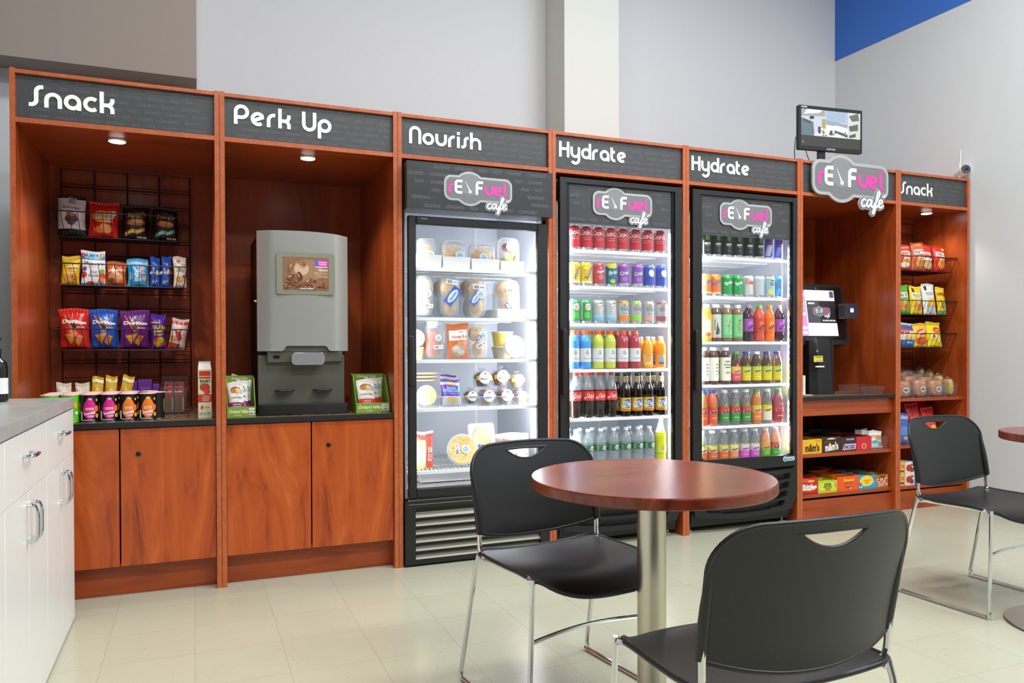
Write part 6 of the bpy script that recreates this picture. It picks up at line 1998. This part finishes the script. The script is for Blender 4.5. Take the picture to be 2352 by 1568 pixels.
put_rect(m, P, a.x + .022, b.x - .006, b.z + .004, b.z + .014, ink('7fc8c0'), 8)
m.build('warning_sticker', t)
m = MB()
a, b = at(1870, 840, 4.05), at(1889, 843, 4.05)
m.box(a.x - o.x, b.x - o.x, -.088, -.078, b.z - ZKIOSK, a.z - ZKIOSK, WHITE)
m.build('bill_slot', t)
c = at(1876, 806, 4.05)
MB().lathe([(.009, 0), (.009, .004)], SILVER, n=14).xf(Matrix.Translation((c.x - o.x, -.072, c.z - ZKIOSK)) @ Matrix.Rotation(pi / 2, 4, 'X')).build('lock', t)
# card reader
a0, a1, c0, c1 = span(1938, 1967, 697, 732, 4.06)
m = MB()
m.prism(rrect((a0 + a1) / 2 - o.x, (c0 + c1) / 2 - ZKIOSK, a1 - a0, c1 - c0, .01), lambda u, v, k: (u, -.07 + .001 * k, v), 60, 0, mat('reader_grey', '2c2c30', .4))
rd = m.build('card_reader', t, .002)
m = MB()
P = lambda u, v, k: ((a0 + a1) / 2 - o.x + .007 + u, -.0705 - .0005 * k, (c0 + c1) / 2 - ZKIOSK + .008 + v)
put_poly(m, P, rrect(0, 0, .036, .036, .003), LIT('3a34d0', 1.2), 1)
put_poly(m, P, rrect(-.002, -.003, .028, .024, .002), LIT('dfe4fb', 1.2), 2)
m.build('reader_display', rd)

pc = MB(tuple(at(1848, 880, 4.02)))
p = at(1848, 905, 4.02)
a0, a1, c0, c1 = span(1842, 1850, 862, 908, 4.02)
pc = tag(MB((a0, 4.02, ZKIOSK)).box(a0, a1, 4.02, 4.028, ZKIOSK + .0006, c1, WHC).box(a0, a1 + .03, 3.985, 4.02, ZKIOSK + .0006, ZKIOSK + .004, WHC).build('card_holder'), 'white upright card holder half hidden beside the kiosk pedestal', 'card holder')
a0, a1, c0, c1 = span(1921, 2056, 884, 905, 4.0)
clear_bin('empty clear divided tray on the kiosk worktop', 4.16, 4.36, 3.93, 4.12, ZKIOSK + .0008, .048, .055, .012, 'clear_tray')


# ---- candy trays
def candy_tray(label, px, py, y, z, col, art, bars, side=None, d=.26, back=1.0):
    x0, x1, z0, z1 = span(px[0], px[1], py[0], py[1], y)
    w, h = x1 - x0, z1 - z
    t = thing('candy_tray', label, 'candy box', ((x0 + x1) / 2, y, z + .0006), 'open candy boxes on the kiosk cabinet shelves')
    cm = mat('card_' + col, col, .45)
    m = MB()
    e = w / 2 - .001
    m.box(-e, e, 0, .002, 0, h, cm).box(-e, e, d - .002, d, 0, h * back, cm).box(-e, e, .002, d - .002, 0, .002, cm)
    for s in (-1, 1):
        x = s * (e - .001)
        m.prism([(.002, .002), (.002, h), (d - .002, h * back), (d - .002, .002)], lambda u, v, k: (x + .001 * k, u, v), -1, 1, cm)
    prints(m, lambda u, v, k: (u, -.0006 * k, v), art, 2 * e, h)
    m.build('tray', t)
    rn = random.Random(int(px[0]))
    n = 7
    m = MB()
    for q in range(n):
        yy = .008 + (d - .016) * q / n
        zz = h * (.80 + .04 * rn.random())
        c = ink(bars[q % len(bars)])
        M = Matrix.Translation((0, yy, 0)) @ Matrix.Rotation(rn.uniform(-.2, .2), 4, 'X')
        i0 = len(m.v)
        m.box(-e + .006, e - .006, 0, (d - .016) / n * .8, h * .3, zz + .012 * rn.random(), c)
        m.box(-e + .012, -e * .1, -.0006, (d - .016) / n * .8 + .0006, h * .5, zz - .004, ink(bars[(q + 1) % len(bars)]))
        m.xf(M, i0)
    m.build('candy_bars', t, sharp=20)
    return t


YC = FRONT + .045
z6 = [at(1905, p, FRONT + .03).z for p in (1040, 1132)]
for (px, py, z, col, art, bars, lb) in [
    ((1838, 1888), (1009, 1043), z6[0], 'eab51c', [('t', "m&m's", .05, .42, .5, '4a2f1c', dict(width=.66, bold=.05)), ('r', .2, .5, .82, .96, 'd8a010')], ['2a1c18', '7a5a2a', '3a2a5a'], 'yellow candy box by the post, upper candy shelf'),
    ((1889, 1931), (1003, 1039), z6[0], '3d2a22', [('t', "m&m's", .0, .38, .46, 'e8e2d8', dict(width=.72, bold=.05, rot=.1)), ('e', -.02, .84, .24, .1, 'd8c8b8'), ('e', .2, .82, .1, .06, 'c8504a')], ['3a2418', '5a3a2a', '2a2a5a'], 'brown candy box with white lettering, upper candy shelf'),
    ((1931, 1967), (1004, 1036), z6[0], '3a2822', [('p', [(-.42, .08), (.46, .1), (.5, .55), (-.3, .55)], 'd4463a'), ('p', [(-.36, .13), (.44, .15), (.46, .5), (-.26, .5)], 'f0eef2'), ('t', 'SNICKERS', .04, .32, .26, '2f3fa0', dict(width=.72, bold=.06, shear=.2)), ('t', 'SNICKERS', .1, .85, .12, 'c8c8e8', dict(width=.5))], ['3a2418', '8a2a3a', '2a2a7a'], 'dark brown candy box with a white and blue band, upper candy shelf'),
    ((1967, 2002), (1002, 1032), z6[0], 'c8262a', [('e', .0, .3, .16, .2, 'e0b0a8'), ('e', .0, .3, .1, .14, 'c8262a')], ['3a1418', '8a1a1c', '5a3a2a'], 'plain red candy box, upper candy shelf'),
    ((1838, 1879), (1098, 1138), z6[1], 'c51f24', [('t', 'Skittles', .0, .45, .34, 'f4f0ee', dict(width=.86, bold=.06)), ('p', [(-.4, .24), (.1, .3), (.4, .42), (.1, .2)], 'e8c23a'), ('e', -.2, .85, .26, .12, 'e0502a'), ('e', .1, .8, .2, .08, 'e8b03a'), ('r', -.5, .5, 0, .06, 'a01418')], ['a81c20', 'd8402a', 'e0a03a'], 'red fruit candy box by the post, lower candy shelf'),
    ((1879, 1923), (1104, 1134), z6[1], 'b7cf2a', [('e', .0, .5, .5, .42, 'd3da3c'), ('t', 'SOUR', .0, .72, .2, '3a5a1a', dict(bold=.06)), ('t', 'PATCH', .0, .5, .2, '5a7a1a', dict(bold=.06)), ('t', 'KIDS', .02, .28, .2, 'd8722a', dict(bold=.06)), ('e', .42, .6, .08, .2, 'e08a7a'), ('e', -.3, .3, .08, .1, 'd0e88a')], ['8ab82a', 'c8d83a'], 'yellow green sour candy box, lower candy shelf'),
    ((1923, 1972), (1093, 1131), z6[1], 'e95a1c', [('t', "Reese's", .04, .74, .2, 'f0c02a', dict(shear=.25, width=.5, bold=.05)), ('r', -.16, .24, .5, .56, 'b8481a'), ('r', -.1, .16, .2, .4, '8a3a1a'), ('p', [(-.12, .4), (.18, .4), (.15, .3), (-.09, .3)], 'c87a3a'), ('r', .08, .14, .12, .22, 'f3e0d0')], ['e0701c', '8a3a1a', 'e9a02a'], 'orange peanut butter cup box, lower candy shelf'),
    ((1972, 2013), (1092, 1124), z6[1], '2f9ad4', [('e', -.05, .6, .4, .4, 'ecd63c'), ('t', 'Swedish', -.03, .66, .16, 'e0683a', dict(width=.4)), ('t', 'Fish', -.03, .48, .16, 'e0683a'), ('e', -.42, .42, .1, .07, 'd83a34'), ('e', .38, .78, .1, .07, 'd83a34'), ('r', -.5, -.3, .1, .24, '8ad0f0')], ['3a8ac8', 'd8b83a'], 'blue and yellow gummy candy box, lower candy shelf'),
    ((2013, 2040), (1090, 1120), z6[1], 'a87a1e', [('t', 'TWIX', .0, .45, .46, 'f0e6dc', dict(width=.9, bold=.12, rot=.12)), ('t', 'TWIX', .0, .45, .46, 'cc2a2a', dict(width=.86, bold=.03, rot=.12)), ('e', .0, .85, .3, .08, '8a2a20')], ['a8801e', '7a2a1a', 'c89a3a'], 'gold caramel cookie bar box at the end of the lower candy shelf'),
]:
    candy_tray(lb, px, py, YC, z, col, art, bars)
a0, a1, c0, c1 = span(2003, 2041, 1000, 1028, YC)
clear_bin('clear bin of rice treats at the end of the upper candy shelf', a0 + .006, min(a1, 4.36), YC, YC + .25, z6[0] + .0008, c1 - z6[0] - .01, c1 - z6[0] + .0, .004)
for k in range(3):
    bag('crisp_treat_pack', 'white and orange rice treat pack, %s in the clear bin' % ORD[k], 'snack bag', (2006, 2039), (990 - 3 * k, 1027), YC + .03 + .06 * k, .025, 'd9e2e6', [('e', -.1, .4, .3, .12, '6fb0d8'), ('t', 'TREATS', -.1, .4, .1, '3a8ac0'), ('e', .2, .7, .3, .16, 'd8893a'), ('e', -.2, .8, .2, .1, 'e0a85a'), ('e', .3, .25, .16, .16, 'b8703a')], 'rice treat packs in the clear bin', z6[0] + .004, seed=60 + k, lean=-.1, xr=(a0 + .012, min(a1, 4.355)))
for px, c, nm in (((1858, 1892), '2f2c2a', 'dark wrapper box behind the brown candy boxes'), ((1894, 1928), '46443e', 'grey wrapper box behind the striped candy box')):
    candy_tray(nm, px, (985, 1020), YC + .34, z6[0], c, [], ['3a3632', '5a564e'], d=.2)
candy_tray('brown and gold candy box behind the orange box, lower candy shelf', (1895, 1935), (1078, 1110), YC + .34, z6[1], '6a4a1e', [('t', 'Fluffy', .1, .6, .2, 'd87a7a')], ['7a2a2a', 'b8903a'], d=.2)
candy_tray('dark card candy box behind the red and green boxes, lower candy shelf', (1845, 1893), (1080, 1112), YC + .34, z6[1], '4a3a34', [], ['6a1a1c', '5a4a3a'], d=.2)

# ---------------------------------------------------------------- narrow snack cabinet
YG7 = 4.262
a0, a1 = 4.47, 5.035
grid_rack(a0, a1, at(2095, 914, FRONT + .03).z + .012, at(2090, 515, YG7).z, YG7, 'black wire grid rack on the back of the narrow snack cabinet', 5, .0925)
y7 = 3.925
B7 = []
for rim, bot, lb in ((590, 623, 'top wire basket of chip bags in the narrow snack cabinet'), (691, 723, 'middle wire basket of chip bags in the narrow snack cabinet'), (766, 798, 'lowest wire basket of chip bags in the narrow snack cabinet')):
    zb = at(2140, bot, y7 + .02).z
    B7.append(zb)
    basket(4.455, 5.066, YG7 - .022, y7, zb, at(2140, rim, y7).z, lb, 'wire baskets in the narrow snack cabinet', 15)
G7 = 'snack bags in the narrow snack cabinet'
BADGE = lambda c, tx, tc: [('r', -.38, .38, .60, .80, c), ('t', tx, .0, .70, .12, tc, dict(width=.66, bold=.04)), ('e', .0, .3, .32, .2, 'd8a04a'), ('e', .12, .24, .18, .12, 'c87a34'), ('r', -.2, .3, .46, .52, 'f0e8dc')]
YB7 = 3.985
for k, (px, py, z, col, art, lb) in enumerate([
    ((2058, 2098), (563, 620), 0, 'd8402a', BADGE('f0ece4', 'SMART', 'c8402a') + [('e', -.1, .2, .3, .12, 'f0d8c8')], 'orange and white chip bag by the post, top basket'),
    ((2093, 2127), (557, 621), 0, 'c85a2a', BADGE('ece6de', 'DIRTY', '5a3a2a'), 'brown orange chip bag with pale badge, top basket'),
    ((2115, 2145), (563, 622), 0, 'cf2620', BADGE('d8322a', 'POPPED', 'f4e8e0') + [('e', .0, .22, .36, .16, 'c8b080'), ('r', -.4, .4, .42, .52, 'efe9e2')], 'red popped chip bag between two others, top basket'),
    ((2143, 2182), (565, 625), 0, 'd0221c', BADGE('f2ece8', 'CHEEZ-IT', 'c8282a') + [('e', .3, .93, .2, .06, 'e8b83a'), ('e', -.1, .3, .2, .2, 'ea9a2a')], 'red cheese cracker bag at the end of the top basket'),
    ((2056, 2094), (655, 718), 1, '58a836', BADGE('f0f0e6', 'HARVEST', '3a6a2a'), 'green and white chip bag by the post, middle basket'),
    ((2090, 2122), (657, 721), 1, 'e8c21c', BADGE('f2f0e2', 'FOODY', '5a6a4a') + [('p', [(-.34, .98), (-.16, .98), (-.2, .82), (-.34, .84)], '2a2a2a')], 'yellow chip bag with pale badge, middle basket'),
    ((2119, 2153), (652, 721), 1, 'dcdcd8', BADGE('f4f4f0', 'FOODY', '6a6a6a') + [('p', [(-.34, .98), (-.16, .98), (-.2, .82), (-.34, .84)], '2a2a2a'), ('e', .1, .4, .3, .14, 'e0c03a'), ('e', .0, .18, .3, .12, 'b8bcc0')], 'white and silver chip bag in the middle basket'),
    ((2150, 2183), (660, 724), 1, 'ebb81c', [('t', 'HIPPEAS', -.02, .78, .13, '4a3a1a', dict(width=.84)), ('p', [(-.1, .5), (.12, .55), (.1, .26), (-.02, .2)], '3aa89a'), ('p', [(-.3, .56), (-.26, .58), (.0, .2), (-.05, .2)], '3a2a1a'), ('e', .3, .5, .1, .07, '3a2a1a'), ('r', -.5, .5, .02, .14, '3aa08a')], 'yellow chickpea puff bag with teal mark, middle basket'),
    ((2058, 2106), (742, 798), 2, 'e6e0d0', [('r', -.5, .5, .74, 1, '2f5f9a'), ('t', 'UTZ', -.1, .72, .2, 'd8302a', dict(bold=.1, shear=.2)), ('e', .1, .42, .3, .12, 'e8c86a'), ('r', -.5, .5, .0, .3, '2f62a4'), ('t', 'ORIGINAL', .1, .18, .06, 'e8eef4')], 'blue and cream potato chip bag by the post, lowest basket'),
    ((2096, 2134), (743, 798), 2, 'e6b83a', [('e', .0, .66, .34, .14, 'd8322c'), ('t', 'FRITOS', .0, .66, .12, 'f6eee4', dict(rot=.2, bold=.05, width=.5)), ('e', .0, .26, .4, .18, 'c8482a'), ('e', .16, .3, .2, .12, 'e0702c')], 'orange yellow corn chip bag, lowest basket'),
    ((2128, 2166), (740, 798), 2, 'ecd01e', [('e', .1, .74, .24, .12, 'd8322c'), ('t', "Lay's", .1, .74, .1, 'f6eee4', dict(shear=.2)), ('e', -.14, .44, .22, .14, 'e8e0c0'), ('e', -.16, .44, .12, .08, 'b8703a'), ('e', .2, .3, .2, .14, 'f0d870')], 'yellow potato chip bag at the end of the lowest basket'),
]):
    bag('chip_bag', lb, 'snack bag', px, py, YB7 - .006 * (k % 2), .05, col, art, G7, B7[z] + .004, seed=70 + k, xr=None if px[1] < 2180 else (at(px[0], 600, YB7).x, 5.035))
z7 = [at(2095, p, FRONT + .03).z for p in (914, 1021, 1115)]
YS = FRONT + .05
ORG = mat('orange_cake', 'c47a3a', .5)
speckle(ORG, 35, [(.3, '9a4c1c'), (.5, 'c27030'), (.7, 'd89450')])
YLC = mat('yellow_cake', 'd9b03f', .5)
for q, (px, py, c, nm) in enumerate(((((2062, 2104)), (868, 906), ORG, 'orange brown cake'), ((2104, 2140), (864, 905), ORG, 'golden pastry'), ((2140, 2177), (866, 905), ORG, 'brown loaf cake'), ((2182, 2222), (862, 905), YLC, 'yellow cake'))):
    a0, a1, c0, c1 = span(px[0], px[1], py[0], py[1], YS)
    a1 = min(a1, 5.045)
    a0 = max(a0, 4.45)
    clear_bin('clear bin of %s packs, %s along the upper shelf' % (nm, ORD[q]), a0 + .010, a1 - .010, YS, YS + .33, z7[0] + .0008, (c1 - z7[0]) * .62, (c1 - z7[0]) * .8, .006, 'clear_bin', 'clear bins of cakes on the upper shelf')
    for r in range(4):
        t = thing('cake_pack', '%s in crinkled clear wrap, %s from the front of its bin' % (nm, ORD[r]), 'cake', ((a0 + a1) / 2, YS + .048 + .078 * r, z7[0] + .004), 'wrapped cakes on the upper shelf')
        hh = (c1 - z7[0]) * (.86 + .16 * r)
        w = (a1 - a0) / 2 - .017
        pod(t, '', w * .96, .036, hh * .45, c, (0, 0, hh * .47), 3.4).build('cake', t)
        mw = pod(t, '', w, .039, hh * .5, CRINK, (0, 0, hh * .5), 4.5)
        mw.tube([(-w * .9, 0, hh * .98), (-w * .4, -.004, hh * 1.06), (0, .004, hh), (w * .5, -.003, hh * 1.07), (w * .9, 0, hh * .98)], .0018, CRINK, 5)
        mw.build('clear_wrap', t)
        m = MB()
        P = lambda u, v, k: (u, -.0395 - .0008 * k, v)
        put_ell(m, P, 0, hh * .42, w * .42, hh * .16, ink('d8d4cc' if c is ORG else 'e8c83a'), 2, 18)
        put_ell(m, P, 0, hh * .42, w * .3, hh * .08, ink('6a6a52' if q < 2 else '7a6a9a'), 3, 14)
        m.build('label', t)
RED = [('e', .0, .5, .36, .24, 'e0483a'), ('t', 'RAP SNACKS', 0, .62, .1, 'f3e6da', dict(width=.7)), ('e', .1, .36, .3, .14, 'e8b03a'), ('e', -.16, .3, .2, .12, 'd8d84a')]
for q, (px, py, y, c, lb, ln) in enumerate((((2058, 2092), (950, 1017), YS + .02, '3a62b4', 'blue snack bag by the post on the middle shelf', -.1), ((2092, 2128), (925, 1017), YS + .04, 'b81c20', 'red snack bag beside the blue one on the middle shelf', -.25), ((2126, 2160), (935, 1017), YS + .05, 'c8201f', 'red and yellow snack bag seen through the chair handle slot', -.25),
                                           ((2080, 2120), (915, 1005), YS + .16, '9a141c', 'dark red snack bag behind on the middle shelf, near the post', -.3), ((2112, 2150), (918, 1005), YS + .17, 'a8181c', 'dark red snack bag behind on the middle shelf, farther from the post', -.3))):
    bag('chip_bag', lb, 'snack bag', px, py, y, .05, c, RED if q else [('r', -.5, .5, .86, 1, '9ab4dc'), ('r', -.3, .3, .3, .6, '5a86cc'), ('e', .1, .2, .2, .06, 'd89a4a')], 'bags on the middle shelf', z7[1], seed=90 + q, lean=ln)
for q, (px, c, art, nm) in enumerate((((2060, 2078), 'e6b52a', [('r', -.4, .4, .14, .3, '2a4a9a'), ('r', -.3, .4, .5, .74, 'd85a4a'), ('t', 'bar', .0, .62, .14, 'f6f0e6')], 'yellow snack bar carton'), ((2079, 2101), 'e2d9cf', [('e', -.1, .5, .3, .3, 'b8322c'), ('e', .2, .3, .2, .2, '7a4a34'), ('e', .2, .75, .2, .12, '9a6a4a'), ('t', 'minis', .2, .5, .12, '6a2a2a')], 'white and red snack carton'), ((2101, 2118), '2a62b8', [('r', -.3, .3, .4, .7, '6aa0dc')], 'bright blue snack carton'))):
    a0, a1, c0, c1 = span(px[0], px[1], 1060, 1112, YS)
    h = (c1 - z7[2]) / 2 - .002
    for lv in range(2):
        m = MB((max(a0, 4.445), YS, z7[2] + .0006 + lv * (h + .0006)))
        b0 = Vector(m.o)
        m.box(max(a0, 4.445), a1 - .002, YS, YS + .2, b0.z, b0.z + h, mat('card_' + c, c, .45))
        prints(m, lambda u, v, k: ((a0 + a1) / 2 + u, YS - .0006 * k, b0.z + v), art, (a1 - a0), h)
        tag(m.build('snack_carton'), '%s on the lowest shelf, %s of two' % (nm, ('lower', 'upper')[lv]), 'carton', 'cartons on the lowest shelf of the narrow cabinet')

# ---------------------------------------------------------------- on top of the cabinets
ym = 4.02
c_ = at(1889, 352, ym)
t = thing('security_monitor', 'small black monitor showing a camera view of the room, on the cabinet top', 'monitor', (c_.x, ym, HTOP - .0035), None, radians(-6))
a0, a1, c0, c1 = span(1836, 1970, 248, 345, ym)
w, h = (a1 - a0) * .985, (at(1835, 240, ym).z - at(1835, 342, ym).z)
cx = (a0 + a1) / 2 - c_.x
cz = (at(1903, 248.5, ym).z + at(1903, 347, ym).z) / 2 - HTOP
m = MB().prism(rrect(cx, cz, w, h, .006), lambda u, v, k: (u, -.012 + .001 * k, v), 28, 0, BLACKM)
m.build('monitor_body', t, .002)
m = MB()
sw, sh_ = w * .93, h * .83
P = lambda u, v, k: (cx + u * sw, -.0122 - .0004 * k, cz + .0 + h * .005 + v * sh_)
L = lambda c, e=.22: mat('screen_' + c, c, .3, emit=e)
put_rect(m, P, -.5, .5, -.5, .5, L('343430', .25), 0)
put_rect(m, P, -.5, .5, -.22, .5, L('a9b0b8'), 1)
for q, (pts, c) in enumerate([([(-.5, .3), (-.1, .34), (-.1, .5), (-.5, .5)], '8a8c86'), ([(-.46, .36), (-.2, .42), (-.14, .5), (-.4, .5)], 'd2d2cc'), ([(-.08, .2), (.26, .22), (.26, .5), (-.08, .5)], '8d9cb0'),
                              ([(-.5, -.22), (-.28, -.22), (-.3, .16), (-.5, .26)], '57666e'), ([(-.3, -.2), (.3, -.22), (.3, .1), (-.1, .1)], 'c6c8c2'), ([(-.15, .0), (-.09, .0), (-.09, .26), (-.15, .26)], '9a8658'),
                              ([(-.08, .14), (.28, .04), (.28, .16), (-.08, .24)], '7f8f9c'), ([(.06, -.02), (.28, -.12), (.28, -.2), (.06, -.08)], '4c5058'), ([(.06, .12), (.28, .06), (.28, -.1), (.06, .0)], 'd8dade'),
                              ([(.28, -.22), (.5, -.22), (.5, .5), (.28, .5)], 'b4b6b0'), ([(.3, .4), (.46, .5), (.48, .3), (.36, .26)], '5c5c56'), ([(.3, .12), (.46, .2), (.46, .02), (.32, -.02)], '54544e'), ([(.3, -.14), (.42, -.06), (.42, -.16), (.32, -.2)], '4c4c46'),
                              ([(-.36, .24), (-.29, .25), (-.29, .31), (-.36, .31)], '2c2e30'), ([(-.22, -.14), (-.18, -.14), (-.18, .04), (-.22, .04)], '3a3c3c'), ([(-.02, -.16), (.02, -.16), (.02, -.04), (-.02, -.04)], '3c3e3e'), ([(-.46, .18), (-.34, .12), (-.34, .16), (-.46, .23)], '4a5058')]):
    put_poly(m, P, pts, L(c), 2 + q * .6)
for q in range(14):
    rn = random.Random(q)
    u, v = rn.uniform(-.26, .26), rn.uniform(-.2, -.06)
    put_ell(m, P, u, v, .02, .012, L('4a4c4a'), 14, 8, rings=1)
put_text(m, P, '!', -.47, -.4, .05, L('d8d8b0'), 2)
m.build('screen', t)
m = MB()
Q = lambda u, v, k: (cx + u, -.0122 - .0006 * k, cz + v)
put_text(m, Q, 'SCEPTRE', 0, -h * .455, .011, ink('c8c8cc'), 1, width=.07)
put_text(m, Q, 'HDMI', -w * .42, h * .465, .010, ink('e2e2e4'), 1, width=.045)
m.build('bezel_marks', t)
m = MB()
m.box(-.027, .027, .004, .024, .014, cz - h / 2 + .04, BLACKM)
m.build('stand_neck', t, .002)
MB().prism(rrect(0, .02, .26, .18, .03), lambda u, v, k: (u, v, .0006 + .001 * k), 0, 13, BLACKM).build('stand_base', t, .003)
for pts, nm in (([(cx - w * .5, .02, cz - h * .2), (cx - w * .505, .03, cz - h * .5), (cx - w * .47, .05, cz - h * .72), (cx - w * .40, .09, .004)], 'power_cable'), ([(cx - w * .35, .02, cz - h * .45), (cx - w * .30, .03, cz - h * .62), (cx - w * .2, .05, cz - h * .8), (cx - w * .12, .08, .004)], 'video_cable')):
    MB().tube(spline(pts, 6), .0028, BLACK, 6).build(nm, t)

# emblem board in front of the kiosk cabinet
ys = FRONT - .022
a0, a1, c0, c1 = span(1868, 2042, 358, 490, ys)
ce = at(1955, 424, ys)
w = a1 - a0
t = thing('emblem_sign', 'large grey cafe emblem board fixed across the front of the kiosk cabinet header', 'sign', (ce.x, ys, at(1955, 413, ys).z))
m = MB()
logo(m, lambda u, v, k: (u, -.001 * k, v), w, 2.0, 14.0)
m.build('emblem_board', t)
MB().box(-.12, .12, .013, .0205, -.03, .03, BLACKM).build('fixing_plate', t)

# small surveillance camera at the end of the cabinet row
yc = 3.885
p = at(2213, 391, yc)
t = thing('security_camera', 'small white bullet camera with aerial on the end of the cabinet row', 'camera', (p.x, yc, HTOP - .0035))
R = Matrix.Translation((0, 0, p.z - HTOP)) @ Matrix.Rotation(radians(-28), 4, 'Z') @ Matrix.Rotation(radians(84), 4, 'X')
MB().lathe([(.026, -.075), (.034, -.07), (.036, .03), (.034, .036)], WHITE, n=28).xf(R).build('camera_body', t)
m = MB().lathe([(.033, .0365), (.031, .040)], BLACKG, n=28).lathe([(.014, .041), (.010, .043)], mat('lens_dark', '23233a', .1), n=20)
m.lathe([(.003, .0412), (.003, .0425)], mat('lens_spark', 'b8c0dc', .2), (.0, -.018, 0), 10)
m.xf(R).build('camera_lens', t)
MB().tube([(.0, .03, .0), (.0, .03, .02), (-.004, .02, p.z - HTOP - .02)], .008, WHITE, 10).lathe([(.03, .0006), (.03, .005), (.014, .008)], WHITE, (0, .03, 0), 20).build('mount', t)
q = at(2215, 343, yc + .02)
MB().tube([(-.006, .025, p.z - HTOP + .02), (min(q.x - p.x, .02), .035, q.z - HTOP)], [.0045, .0025], WHITE, 8).build('aerial', t)
